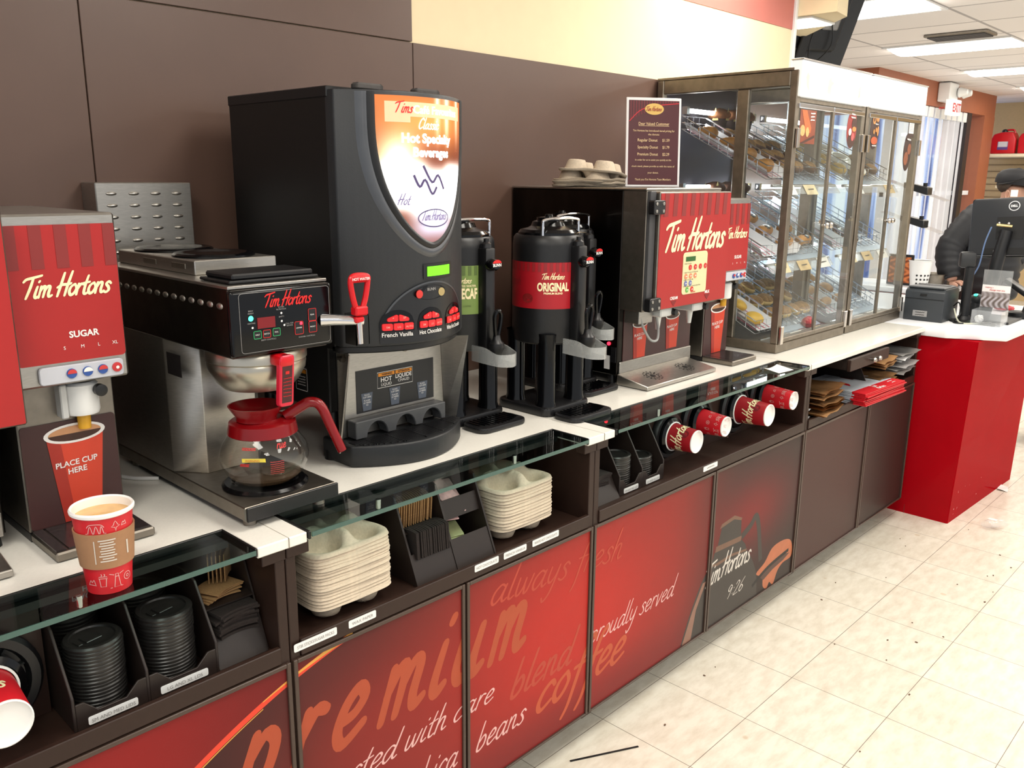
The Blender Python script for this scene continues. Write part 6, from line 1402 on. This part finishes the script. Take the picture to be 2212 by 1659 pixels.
for (ui, i, k, x) in BASK:
    f = FILL.get((ui, i, k))
    if not f or not f[0]: continue
    kd, n, cols = f
    for j in range(n):
        for c in range(cols):
            xx = x + BW * (c + .5) / cols if cols > 1 else x + BW * .5 + RND.uniform(-.02, .02)
            lab = '%s, %s from front, basket %s, %s tier, %s' % (DESC[kd], ORDN[j] if j else 'first', ('one', 'two', 'three')[k], names[i], units_[ui][1].replace('case by the red counter', 'far case'))
            if cols == 2: lab = '%s, %s row, %s side, basket %s, %s tier, %s' % (DESC[kd], ORDN[j], 'near' if c == 0 else 'far', ('one', 'two', 'three')[k], names[i], units_[ui][1].replace('case by the red counter', 'far case'))
            put(kd, xx, TY0 + .055 + j * .085, i, lab, rz=(.2 if kd in ('croissant', 'stick', 'roll') else None))
# muffins standing high at the back of the shelves
for i, (kd, nm_) in enumerate((('muffin', 'top'), ('bran', 'middle'), ('muffin', 'bottom'))):
    for k, x in enumerate((3.33, 3.44, 3.54)):
        put(kd, x, TY1 - .02, i, '%s, %s of back row, %s tier, nearer case' % (DESC[kd], ('first', 'second', 'third')[k], nm_), h=.022, tilt=False)
# white wax paper liners in two baskets, a red ball of wrappers
for (ui, i, k, x, lab) in ((0, 1, 0, 3.078, 'pink-striped white liner sheet in the first middle basket of the nearer case'), (0, 1, 1, 3.259, 'white liner sheet in the second middle basket of the nearer case'), (0, 0, 0, 3.078, 'striped liner in the first top basket of the nearer case'), (0, 2, 0, 3.078, 'white liner in the first bottom basket of the nearer case'), (1, 1, 0, 3.718, 'white liner sheet in the first middle basket of the far case'), (1, 2, 0, 3.718, 'white liner in the first bottom basket of the far case')):
    bm = grid(bmesh.new(), lambda u, v: pt(x + .006 + (BW - .012) * u, TY0 + .006 + .375 * v, i, .0075 + .03 * max(0, abs(2 * u - 1) - .75) * 4), 10, 6)
    o = solo('liner_sheet', bm, WAX, lab, 'liner', tuple(pt(x, TY0, i)))
    if k == 0: 
        bm = bmesh.new()
        for q in range(4): grid(bm, lambda u, v, q=q: pt(x + .02 + q * .038 + .01 * u, TY0 + .01 + .365 * v, i, .0092), 1, 2)
        obj('printed_stripes', bm, mat('pink_stripe', (206, 120, 136), .5), o, sm=False)
for key in list(PROTO):
    if key not in used:
        p = PROTO[key]
        for c in list(p.children): bpy.data.objects.remove(c)
        bpy.data.objects.remove(p)
t = thing('crumpled_wrapper', 'crumpled red wrapper on the floor of the nearer case', 'wrapper', (3.5, .27, CT + .05))
bm = ball(bmesh.new(), (3.50, .262, CT + .062), (.032, .028, .024), 14, 10)
for v in bm.verts: v.co += V((RND.uniform(-.004, .004), RND.uniform(-.004, .004), RND.uniform(-.003, .003)))
obj('paper_ball', bm, mat('wrapper_red', (206, 34, 48), .5, 0, .4, 60), t, sm=False)
# ------------------------------------------------------------------ the red service counter
REDC = mat('glossy_red_counter', (166, 10, 22), .25, 0, .06, 6, spec=0, coat=.12); WTOP = mat('white_counter_top', (246, 246, 248), .25, 0, .02)
t = thing('service_counter', 'glossy red service counter with a thick white top at the end of the brown cabinets', 'counter', (4.7, .2, 0))
bm = bmesh.new(); F = [(4.185, -.2), (5.1, -.235), (5.1, .75), (4.185, .75)]; Tt = [(4.155, -.235), (5.1, -.25), (5.1, .75), (4.155, .75)]
A = [bm.verts.new((*p, .0)) for p in F]; B = [bm.verts.new((*p, .885)) for p in Tt]
bm.faces.new(A[::-1]); bm.faces.new(B)
for i in range(4): bm.faces.new((A[i], A[(i + 1) % 4], B[(i + 1) % 4], B[i]))
bmesh.ops.bevel(bm, geom=[e for e in bm.edges if abs(e.verts[0].co.z - e.verts[1].co.z) > .5], offset=.004, segments=2, affect='EDGES'); obj('body', bm, REDC, t, sm=False)
obj('top', prism(bmesh.new(), [(4.135, -.012), (4.135, -.1), (4.25, -.325), (5.25, -.34), (5.25, .755), (4.135, .755)], 'z', .887, CT + .001, bev=.006, seg=2), WTOP, t)
obj('seam', BX(4.1835, 4.187, .0, .003, .0, .8), DKRED, t, sm=False)
bm = bmesh.new()
for i in range(9):
    x = 4.22 + RND.uniform(0, .5); z = RND.uniform(.03, .16); y = -.2015 - .035 * (x - 4.185) / .915 - .035 * z / .885
    shape(bm, [(x + RND.uniform(-.012, .012), z + RND.uniform(-.008, .008)) for _ in range(3)], lambda u, v, y=y: V((u, y - .0012, v)))
obj('scuffs', bm, mat('scuff_pink', (216, 150, 150), .7), t, sm=False)
t = thing('rear_counter', 'white counter with a red base behind the receipt printer', 'counter', (5.45, .7, 0))
obj('top', BX(5.27, 5.64, .29, 1.15, .93, .965, bev=.006), WTOP, t); obj('base', BX(5.3, 5.6, .33, 1.1, 0, .93), REDC, t, sm=False)
# receipt printer
PRG = mat('dark_grey_plastic', (52, 56, 60), .45, 0, .08, 200)
t = thing('receipt_printer', 'dark grey boxy receipt printer on the white counter beside the pastry case', 'printer', (4.39, .07, CT))
obj('body', prism(bmesh.new(), [(4.29, CT + .002), (4.50, CT + .002), (4.50, 1.075), (4.47, 1.085), (4.31, 1.085), (4.29, 1.07)], 'y', -.03, .15, bev=.005, seg=2), PRG, t)
obj('cover', BX(4.30, 4.47, -.022, .142, 1.083, 1.092, bev=.004), PRG, t); obj('paper_slot', BX(4.40, 4.44, -.01, .13, 1.0915, 1.0935), BLACKINK, t, sm=False)
obj('cover_latch', BX(4.286, 4.292, .05, .08, 1.05, 1.06, bev=.001), BLACKP, t); obj('front_line', BX(4.288, 4.291, -.028, .148, 1.035, 1.037), BLACKP, t, sm=False)
q = obj('rating_label', BX(4.2884, 4.29, .04, .105, .952, .98), GREYINK, t, sm=False)
letters('lettering', [(scrib(7, 1), .0725, .969, .006, 'c'), (scrib(7, 2), .0725, .957, .006, 'c')], BLACKINK, q, plane_fn((4.2884, 2 * .0725, 0), (0, -1, 0), (0, 0, 1), .0006))
t = thing('power_cable', 'black cable looping between the receipt printer and the pole display', 'cable', (4.42, -.08, CT))
obj('cord', tube(bmesh.new(), smooth([(4.42, -.035, 1.0), (4.41, -.06, 1.02), (4.40, -.075, .97), (4.36, -.06, .935), (4.33, -.09, .9335), (4.40, -.15, .9335), (4.46, -.17, .9335)], 8), .0032, 8), BLACKP, t)
t = thing('pale_cable', 'pale grey cable curling on the white counter at the foot of the pole', 'cable', (4.36, -.1, CT))
obj('cord', tube(bmesh.new(), smooth([(4.40, -.045, .99), (4.37, -.07, .95), (4.345, -.1, .9345), (4.37, -.15, .9345), (4.42, -.19, .9345)], 8), .0035, 8), mat('pale_cable', (206, 206, 186), .5), t)
# customer pole display
t = thing('pole_display', 'black customer display head on a thick black pole beside the printer', 'display', (4.42, -.075, CT))
obj('foot', lathe(bmesh.new(), [(0, 0), (.06, 0), (.06, .008), (.03, .014), (.024, .03), (0, .03)], (4.42, -.085, CT), 28), BLACKP, t)
obj('pole', lathe(bmesh.new(), [(.021, .02), (.021, .26), (0, .26)], (4.42, -.085, CT), 20), BLACKP, t)
bm = BX(-.02, .03, -.035, .035, -.03, .045, bev=.014, seg=2)
for v in bm.verts: v.co = V((4.42, -.07, 1.215)) + M.Rotation(.5, 3, 'Z') @ v.co
obj('display_head', bm, CHAR, t)
# monitor seen from behind
t = thing('monitor', 'black computer monitor seen from behind with a round silver emblem', 'monitor', (4.55, -.2, CT))
MR = M.Translation((4.56, -.215, 1.378)) @ M.Rotation(math.radians(-4.5), 4, 'X') @ M.Rotation(math.radians(9), 4, 'Y')
def mon(bm):
    for v in bm.verts: v.co = (MR @ v.co.to_4d()).to_3d()
    bmesh.ops.recalc_face_normals(bm, faces=bm.faces); return bm
BK = mat('monitor_back', (34, 36, 40), .42, 0, .08, 300, .05)
obj('housing', mon(prism(bmesh.new(), rrect(-.245, .19, -.135, .135, .012, 4), 'x', -.012, .022, bev=.006, seg=2)), BK, t)
obj('bezel', mon(prism(bmesh.new(), rrect(-.25, .195, -.14, .14, .008, 3), 'x', .02, .034, bev=.003)), BLACKP, t)
obj('mount_recess', mon(BX(-.0135, -.011, -.04, .075, -.06, .045)), mat('deep_black_slot'), t, sm=False)
mf = lambda u, v: (MR @ V((-.0132, -u, v, 1))).to_3d()
em = obj('emblem', bmesh.new(), mat('silver_print', (226, 226, 228), .3), t)
bpy.data.objects.remove(em)
letters('emblem', [(line2(circ(-.008, .095, .022, 20, .021), .0035, 2, True), 0, 0, 1, 'l'), (sans('DELL', .06), -.008, .0905, .009, 'c')], mat('silver_print'), t, mf)
obj('port_bay', mon(BX(-.014, -.011, -.1, .12, -.128, -.1)), mat('deep_black_slot'), t, sm=False)
bm = bmesh.new()
for y in (.075, .06, .045): bx(bm, -.016, -.013, y - .004, y + .004, -.118, -.11)
obj('port_sockets', mon(bm), GREYINK, t, sm=False)
obj('blue_plug', mon(BX(-.04, -.012, -.13, -.105, -.165, -.115, bev=.004)), mat('blue_plug', (46, 74, 176), .4), t)
obj('stand_post', tube(bmesh.new(), [(4.5, -.15, CT + .01), (4.51, -.17, 1.2), (4.53, -.19, 1.36)], [.028, .03, .026], 14), BLACKP, t)
obj('stand_foot', BX(4.46, 4.70, -.27, -.07, CT + .001, CT + .014, bev=.004), BLACKP, t)
obj('tilt_knob', tube(bmesh.new(), [(4.51, -.15, 1.385), (4.515, -.215, 1.38)], .0075, 10), mat('brass_bolt', (206, 190, 140), .3, 1), t)
for y in (-.16, -.2): obj('bolt', ball(bmesh.new(), (4.508, y, 1.394), .006, 10, 8), CHROME, t)
obj('cable', tube(bmesh.new(), smooth([(4.505, -.13, 1.375), (4.49, -.115, 1.3), (4.485, -.105, 1.2), (4.47, -.09, 1.15)], 6), .0035, 8), mat('blue_grey_cable', (96, 120, 160), .5), t)
t = thing('sticky_note', 'small white slip standing on the top edge of the monitor', 'paper', (4.57, -.2, 1.52)); obj('slip', BX(4.565, 4.567, -.205, -.175, 1.514, 1.545), PAPERW, t, sm=False)
# acrylic tip box with a leaflet
ACR = glass('acrylic', (.95, .96, .97), ior=1.4, dirt=.3)
t = thing('tip_box', 'clear acrylic donation box with a printed leaflet and coins on the white counter', 'box', (4.41, -.2, CT))
bm = bmesh.new()
for q in ((4.36, 4.47, -.26, -.258, .933, 1.0), (4.36, 4.47, -.135, -.133, .933, 1.0), (4.36, 4.362, -.258, -.135, .933, 1.0), (4.468, 4.47, -.258, -.135, .933, 1.18), (4.36, 4.47, -.26, -.133, .9305, .933)): bx(bm, *q)
obj('box', bm, ACR, t, sm=False)
lf = painted('leaflet', lambda u, v: V((4.465, -.137 - .12 * u, 1.005 + .105 * v)), lambda u, v: (236, 232, 230) if v > .7 else mixc((96, 84, 78), (196, 190, 196), .5 + .5 * math.sin(u * 31 + 3 * math.sin(v * 9)) * (1 if v < .5 else .4)), 24, 24, t)
letters('lettering', [(sans('making a'), .03, 1.095, .007, 'c'), (sans('change near you', .01), .065, 1.084, .007, 'c')], REDINK, lf, plane_fn((4.4648, -.137, 0), (0, -1, 0), (0, 0, 1), .0008))
cm = [mat('coin_nickel', (176, 172, 166), .3, 1), mat('coin_copper', (170, 110, 76), .35, 1)]; c0 = None
for i in range(14):
    p = (4.38 + RND.uniform(0, .07), -.245 + RND.uniform(0, .1), .9345 + .002 * (i // 4))
    if i == 0: c0 = o = solo('coin', lathe(bmesh.new(), [(0, 0), (.0125, 0), (.0125, .0018), (0, .0018)], p, 18), cm[0], 'silver coin inside the clear donation box', 'coin', p, 'coins in the donation box')
    else: o = dup(c0)
    o.location = p
t = thing('folded_note', 'crumpled white paper inside the clear donation box', 'paper', (4.39, -.16, .94)); bm = ball(bmesh.new(), (4.392, -.162, .955), (.02, .018, .02), 10, 8)
for v in bm.verts: v.co += V((RND.uniform(-.004, .004), RND.uniform(-.004, .004), RND.uniform(-.004, .004)))
obj('paper', bm, PAPERW, t, sm=False)
# card reader and clutter
t = thing('card_terminal', 'black card terminal on an angled stand at the right of the white counter', 'card reader', (4.75, -.25, CT))
obj('stand_base', lathe(bmesh.new(), [(0, 0), (.05, 0), (.05, .03), (.03, .036), (0, .036)], (4.74, -.235, CT), 24), BLACKP, t)
obj('stand_arm', tube(bmesh.new(), [(4.75, -.26, .96), (4.79, -.27, 1.03), (4.8, -.24, 1.06)], .011, 10), BLACKP, t)
bm = BX(-.04, .04, -.09, .07, -.012, .012, bev=.006, seg=2)
for v in bm.verts: v.co = V((4.8, -.21, 1.07)) + M.Rotation(.55, 3, 'X') @ v.co
obj('keypad_body', bm, BLACKP, t)
obj('cable', tube(bmesh.new(), smooth([(4.79, -.14, 1.1), (4.8, -.13, 1.05), (4.82, -.15, .99), (4.83, -.17, .95)], 6), .003, 6), BLACKP, t)
t = thing('crumpled_wrapper', 'small crumpled red wrapper on the white counter beside the donation box', 'wrapper', (4.95, -.1, CT))
bm = ball(bmesh.new(), (4.96, -.12, CT + .016), (.04, .05, .014), 12, 8)
for v in bm.verts: v.co.z = max(CT + .0015, v.co.z + RND.uniform(-.004, .004))
obj('wrapper', bm, mat('wrapper_red'), t, sm=False)
t = thing('white_bottle', 'small white plastic bottle beside the base of the pastry case', 'bottle', (4.305, .15, CT))
obj('bottle', lathe(bmesh.new(), [(0, .001), (.026, .001), (.028, .02), (.027, .06), (.02, .075), (0, .078)], (4.36, .175, CT), 20), WHITEP, t)
t = thing('hand_scanner', 'dark grey barcode scanner between the pole and the donation box', 'scanner', (4.55, -.1, CT))
obj('head', ball(bmesh.new(), (4.58, -.09, 1.02), (.035, .035, .03), 16, 10), CHAR, t); obj('grip', tube(bmesh.new(), [(4.58, -.09, 1.01), (4.57, -.085, .94)], [.03, .034], 12), CHAR, t); obj('window', BX(4.55, 4.575, -.095, -.08, 1.042, 1.05, bev=.002), mat('green_lamp'), t)
# things behind the far case
t = thing('paper_tub', 'white paper tub with black dots behind the pastry case', 'tub', (5.42, .45, .966))
obj('tub', lathe(bmesh.new(), [(0, .001), (.05, .001), (.066, .15), (.069, .152), (.069, .156), (.064, .152)], (5.42, .47, .966), 28), WHITEP, t)
bm = bmesh.new()
for k in range(5):
    for j in range(3):
        a = math.radians(185 + k * 22); z = .02 + j * .024; r = .0515 + .016 * z / .15 + .0006
        shape(bm, circ(0, 0, .006, 10), lambda u, v, a=a, z=z, r=r: V((5.42 + r * math.cos(a + u / r), .47 + r * math.sin(a + u / r), .966 + z + v)))
obj('printed_dots', bm, BLACKINK, t, sm=False)
t = thing('steel_pan', 'dark round pan on the white counter past the dotted tub', 'pan', (5.6, .47, .966)); obj('bowl', lathe(bmesh.new(), [(0, .001), (.06, .001), (.075, .07), (.09, .072), (.072, .066), (.055, .008), (0, .008)], (5.545, .43, .966), 28), STEELD, t)
t = thing('glass_guard', 'sloping glass sheets on two black clamp bars behind the far end of the pastry case', 'guard', (5.4, .53, .966))
obj('post', BX(5.38, 5.42, .585, .605, .966, 1.56, bev=.003), STEELD, t)
for z in (1.53, 1.34):
    k = obj('clamp', prism(bmesh.new(), [(.46, z - .03), (.60, z + .01), (.60, z + .045), (.46, z + .015)], 'x', 5.36, 5.44, bev=.004), BLACKP, t); obj('screw', lathe(bmesh.new(), [(0, 0), (.012, 0), (.012, .02), (0, .02)], (5.4, .49, z + .02), 12), BLACKP, k)
    obj('pane', prism(bmesh.new(), [(.40, z - .065), (.75, z + .05), (.75, z + .056), (.40, z - .059)], 'x', 5.44, 5.58), GLASS, t, sm=False)
t = thing('menu_frame', 'dark framed food picture standing on the rear white counter', 'picture frame', (5.4, .58, .966))
obj('frame', BX(5.39, 5.41, .505, .65, .967, 1.15, bev=.003), BLACKP, t); painted('picture', lambda u, v: V((5.3895, .64 - .125 * u, .98 + .155 * v)), lambda u, v: mixc((96, 46, 30), (222, 130, 76), .5 + .5 * math.sin(u * 13 + 4 * math.sin(v * 11))), 20, 20, t)
# ------------------------------------------------------------------ gas cans on the far shelf
t = thing('wall_shelf', 'white wall shelf carrying red fuel cans on the tan far wall', 'shelf', (12.6, 1.6, 1.85))
obj('board', BX(12.3, 13.19, .9, 2.22, 1.885, 1.92), mat('cream_shelf', (232, 222, 196), .5), t)
obj('lower_board', BX(12.5, 13.19, .9, 2.02, 1.5, 1.53), MATS['cream_shelf'], t)
bm = bmesh.new()
for i in range(9): bx(bm, 13.185, 13.199, .9, 4.0, 1.2 + i * .085, 1.206 + i * .085)
obj('slat_grooves', bm, mat('groove_brown', (120, 92, 60), .7), t, sm=False)
RC = mat('fuel_can_red', (200, 24, 36), .35, 0, .05); g0 = None
for i, (y, l) in enumerate(((1.96, 'red plastic fuel can nearest the orange-brown column'), (1.65, 'red plastic fuel can, second from the orange-brown column'), (1.34, 'red plastic fuel can at the picture edge'))):
    if i == 0:
        r = g0 = thing('fuel_can', l, 'fuel can', (12.45, 0, 1.92), 'fuel cans on the far shelf'); X_ = 12.45
        obj('can', prism(bmesh.new(), [(-.14, 1.921), (.14, 1.921), (.145, 2.1), (.12, 2.16), (.03, 2.185), (-.1, 2.185), (-.14, 2.1)], 'x', X_ - .1, X_ + .1, bev=.018, seg=3), RC, r)
        obj('cap', lathe(bmesh.new(), [(0, 0), (.035, 0), (.035, .03), (.02, .045), (0, .05)], (X_, .02, 2.175), 16), BLACKP, r)
        obj('handle', tube(bmesh.new(), smooth([(X_, -.1, 2.17), (X_, -.08, 2.21), (X_, -.01, 2.21), (X_, .0, 2.18)], 4), .012, 8), RC, r)
        painted('label', lambda u, v: V((X_ - .102, .06 - .12 * u, 1.97 + .1 * v)), lambda u, v: (206, 206, 214) if v > .3 and abs(u - .5) < .42 else (96, 74, 136), 10, 10, r)
    else: r = dup(g0, label=l)
    r.location = (12.45, y, 1.92)
# ------------------------------------------------------------------ the customer behind the monitor
SKIN = mat('skin', (198, 152, 130), .5, 0, .08, 40); JK = mat('black_quilted_jacket', (24, 25, 30), .6, 0, .15, 60); CAPM = mat('black_cap_fabric', (22, 22, 27), .7, 0, .2, 300, .2); HAIR = mat('grey_brown_hair', (74, 62, 52), .8, 0, .4, 200, .4)
def skin_body(name, nodes, edges, m, parent=None, sub=2, post=None):
    me = bpy.data.meshes.new(name); me.from_pydata([n[0] for n in nodes], edges, []); o = bpy.data.objects.new(name, me); C.objects.link(o)
    md = o.modifiers.new('s', 'SKIN'); md.use_smooth_shade = True
    for v, n in zip(me.skin_vertices[0].data, nodes): v.radius = n[1] if isinstance(n[1], tuple) else (n[1], n[1])
    me.skin_vertices[0].data[0].use_root = True
    sd = o.modifiers.new('u', 'SUBSURF'); sd.levels = sub; sd.render_levels = sub
    dg = bpy.context.evaluated_depsgraph_get(); ev = o.evaluated_get(dg); nm = bpy.data.meshes.new_from_object(ev); bpy.data.objects.remove(o); nm.name = name
    if post:
        for v in nm.vertices: v.co = post(v.co.copy())
    return obj(name, nm, m, parent, ang=80)
# he faces the right of the picture (towards -y), right side to us
hx, hy, hz = 5.70, .10, 1.52
N_ = [((5.74, .20, .98), .125), ((5.73, .21, 1.15), .135), ((5.72, .22, 1.32), .14), ((5.71, .19, 1.40), .075), ((5.70, .14, 1.44), .052), ((hx, hy + .02, hz - .03), .07), ((hx, hy, hz + .06), .082),
      ((5.62, .26, 1.375), .058), ((5.55, .375, 1.2), .045), ((5.51, .355, 1.05), .036), ((5.495, .325, .992), (.022, .034)),
      ((5.84, .2, 1.37), .058), ((5.9, .22, 1.18), .045), ((5.88, .05, 1.08), .034),
      ((5.70, .19, .84), .1), ((5.69, .19, .5), .065), ((5.69, .2, .1), .05), ((5.69, .12, .04), .045), ((5.80, .19, .84), .1), ((5.81, .19, .5), .065), ((5.81, .2, .1), .05), ((5.81, .12, .04), .045)]
E_ = [(0, 1), (1, 2), (2, 3), (3, 4), (4, 5), (5, 6), (2, 7), (7, 8), (8, 9), (9, 10), (2, 11), (11, 12), (12, 13), (0, 14), (14, 15), (15, 16), (16, 17), (0, 18), (18, 19), (19, 20), (20, 21)]
def face(p):
    """pull a brow, nose and chin out of the front of the head"""
    d = p - V((hx, hy, hz))
    if d.z > -.13 and d.length < .17 and d.y < 0:
        ax = abs(d.x)
        p.y -= .022 * math.exp(-((d.z + .012) / .016) ** 2 - (ax / .014) ** 2) + .010 * math.exp(-((d.z - .02) / .012) ** 2 - (ax / .05) ** 2) * .6 + .012 * math.exp(-((d.z + .075) / .02) ** 2 - (ax / .03) ** 2) + .005 * math.exp(-((d.z + .042) / .008) ** 2 - (ax / .025) ** 2)
        p.y += .008 * math.exp(-((d.z - .004) / .01) ** 2 - ((ax - .032) / .014) ** 2)
    return p
o = skin_body('person', N_, E_, SKIN, post=face); o.data.transform(M.Translation(-V((5.75, .2, 0)))); ORG[o.name] = V((5.75, .2, 0)); o.location = (5.83, .2, 0)
tag(o, 'person in black quilted jacket and black cap standing behind the monitor, hand on the counter', 'person')
per = o
for i, (dx, ang, ln) in enumerate(((-.016, -.35, .05), (-.005, -.12, .062), (.006, .06, .066), (.017, .25, .056))):
    b = V((5.495 + dx, .315, .988)); d = V((math.sin(ang) * .4, -math.cos(ang), 0))
    obj('finger', tube(bmesh.new(), smooth([b, b + d * ln * .4 + V((0, 0, .008)), b + d * ln * .8 + V((0, 0, .0)), b + d * ln + V((0, 0, -.012))], 4), [.0088] * 9 + [.0082, .008, .0075, .006], 8), SKIN, per)
b = V((5.47, .33, .985)); obj('thumb', tube(bmesh.new(), smooth([b, b + V((-.012, -.022, .0)), b + V((-.01, -.045, -.01))], 4), [.0105] * 6 + [.0095, .008, .007], 8), SKIN, per)
# quilted jacket: puffed rings on torso and arms
def puffs(bm, pts, rad, amp=.055, ring=.052, n=20, sx=1):
    P = smooth(pts, 10); L_ = 0; R_ = []
    k = len(P)
    for i, p in enumerate(P):
        if i: L_ += (P[i] - P[i - 1]).length
        s = i / (k - 1) * (len(rad) - 1); a = min(int(s), len(rad) - 2); r = rad[a] + (rad[a + 1] - rad[a]) * (s - a)
        R_.append(r * (1 - amp + amp * 2 * abs(math.sin(PI * L_ / ring)) ** .6))
    tube(bm, P, R_, n); return bm
bm = bmesh.new(); puffs(bm, [(5.74, .20, .88), (5.73, .21, 1.0), (5.73, .215, 1.2), (5.72, .215, 1.34), (5.71, .18, 1.435)], [.165, .175, .178, .165, .075], .03, .06, 28)
obj('jacket_body', bm, JK, per, ang=80)
bm = bmesh.new(); puffs(bm, [(5.69, .24, 1.40), (5.625, .29, 1.35), (5.55, .375, 1.2), (5.51, .365, 1.08), (5.498, .34, 1.012)], [.085, .088, .078, .066, .05], .06, .042, 20); obj('jacket_sleeve', bm, JK, per, ang=80)
bm = bmesh.new(); puffs(bm, [(5.78, .21, 1.39), (5.85, .21, 1.34), (5.9, .22, 1.2), (5.89, .05, 1.085)], [.085, .085, .075, .055], .06, .042, 20); obj('jacket_sleeve', bm, JK, per, ang=80)
bm = bmesh.new(); tube(bm, [(5.70, .19, .92), (5.69, .19, .5), (5.69, .2, .07)], [.11, .085, .07], 16); tube(bm, [(5.80, .19, .92), (5.81, .19, .5), (5.81, .2, .07)], [.11, .085, .07], 16); obj('trousers', bm, mat('dark_trousers', (34, 36, 46), .8, 0, .2, 80), per, ang=80)
bm = ball(bmesh.new(), (hx, hy + .018, hz + .048), (.083, .094, .066), 24, 16); bmesh.ops.bisect_plane(bm, geom=bm.verts[:] + bm.edges[:] + bm.faces[:], plane_co=(hx, hy + .1, hz - .055), plane_no=(0, -.75, -.66), clear_outer=True); obj('hair', bm, HAIR, per, ang=80)
bm = bmesh.new(); lathe(bm, [(.09, -.004), (.0925, .02), (.09, .055), (.074, .085), (.045, .103), (.012, .109), (.009, .113), (0, .114)], (0, 0, 0), 32, sx=1, sy=1.16)
grid(bm, lambda u, v: V((.078 * (2 * u - 1) * (1 - .25 * v * v), -.088 - .075 * v * (1 - .35 * (2 * u - 1) ** 2), .004 - .018 * v - .03 * (2 * u - 1) ** 2 * (.35 + .3 * v))), 12, 6)
T_ = M.Translation((hx, hy + .02, hz + .05)) @ M.Diagonal((1, 1, .8, 1)) @ M.Rotation(math.radians(9), 4, 'X')
for v in bm.verts: v.co = (T_ @ v.co.to_4d()).to_3d()
obj('cap', bm, CAPM, per, ang=70)
bm = bmesh.new(); tube(bm, smooth([(hx - .088, hy + .09, hz + .045), (hx - .098, hy + .0, hz + .062), (hx - .085, hy - .075, hz + .09)], 5), .0035, 6); g = obj('sunglasses', bm, BLACKG, per)
bm = ball(bmesh.new(), (hx - .05, hy - .098, hz + .092), (.03, .012, .02), 14, 10); ball(bm, (hx + .03, hy - .1, hz + .092), (.03, .012, .02), 14, 10); obj('lenses', bm, mat('teal_mirror_lens', (60, 170, 176), .1, .7, .2, 20), g)
bm = bmesh.new(); lathe(bm, [(.012, 0), (.019, .004), (.0205, .009), (.016, .012), (.008, .006), (0, .004)], (0, 0, 0), 18, sy=.62)
for v in bm.verts: v.co = V((hx - .074 - v.co.z * 1.2, hy + .028 + v.co.y * 1.05, hz - .012 + v.co.x * 1.35))
bmesh.ops.recalc_face_normals(bm, faces=bm.faces); obj('ear', bm, SKIN, per, ang=70)
# ------------------------------------------------------------------ litter and a tyre on the floor
solo('stir_stick', BX(1.61, 1.82, -.068, -.063, .0008, .003), BLACKP, 'black stir stick lying on the floor tiles near the red doors', 'stir stick', (1.71, -.066, 0))
o = bpy.data.objects['stir_stick']; o.rotation_euler = (0, 0, math.radians(-28))
t = thing('plastic_cup', 'crushed clear plastic cup lying on the floor before the red counter', 'cup', (4.29, -.36, 0))
bm = lathe(bmesh.new(), [(.024, 0), (.027, .03), (.033, .075), (.036, .078)], (0, 0, 0), 20)
for v in bm.verts: v.co = V((4.24 + v.co.z * .9, -.35 + v.co.x - v.co.z * .5, .026 + v.co.y * .65 * (1 + .2 * math.sin(v.co.z * 60))))
obj('cup_wall', bm, ACR, t); obj('label', BX(4.262, 4.283, -.385, -.35, .046, .0475), PAPERW, t, sm=False)
t = thing('paper_scrap', 'white paper scrap on the floor past the red counter front', 'paper', (4.9, -.27, 0)); obj('sheet', grid(bmesh.new(), lambda u, v: V((4.86 + .09 * u, -.285 + .05 * v + .02 * u, .002 + .006 * math.sin(3 * u + 2 * v) ** 2)), 5, 4), PAPERW, t)
t = thing('tyre', 'black rubber tyre standing past the red counter at the picture edge', 'tyre', (6.05, -.13, .2))
obj('rubber', lathe(bmesh.new(), [(.13 + .075 * (1 + math.cos(a)) * .5, .055 * math.sin(a)) for a in (2 * PI * k / 16 for k in range(17))], (6.05, -.17, .206), 40, 'y'), mat('tyre_rubber', (22, 22, 23), .7, 0, .3, 50, .3), t)
obj('hub', lathe(bmesh.new(), [(0, -.03), (.12, -.03), (.13, .0), (.12, .03), (0, .03)], (6.05, -.17, .206), 24, 'y'), BLACKM, t)
c0 = None
for i in range(26):
    x = 1.75 + RND.random() ** .8 * 2.6; y = -.05 - RND.random() * .55; s_ = RND.uniform(.5, 1.2)
    if c0 is None: c0 = o = solo('crumb', prism(bmesh.new(), [(-.004, -.0017), (.0022, -.003), (.0045, .001), (-.0017, .0022)], 'z', .0006, .003), mat('crumb_brown', (112, 84, 62), .8, 0, .3), 'small brown crumb on the pale floor tiles', 'crumb', (0, 0, 0), 'crumbs on the floor', sm=False)
    else: o = dup(c0)
    o.location = (x, y, 0); o.rotation_euler = (0, 0, RND.uniform(0, 6)); o.scale = (s_, s_, 1)
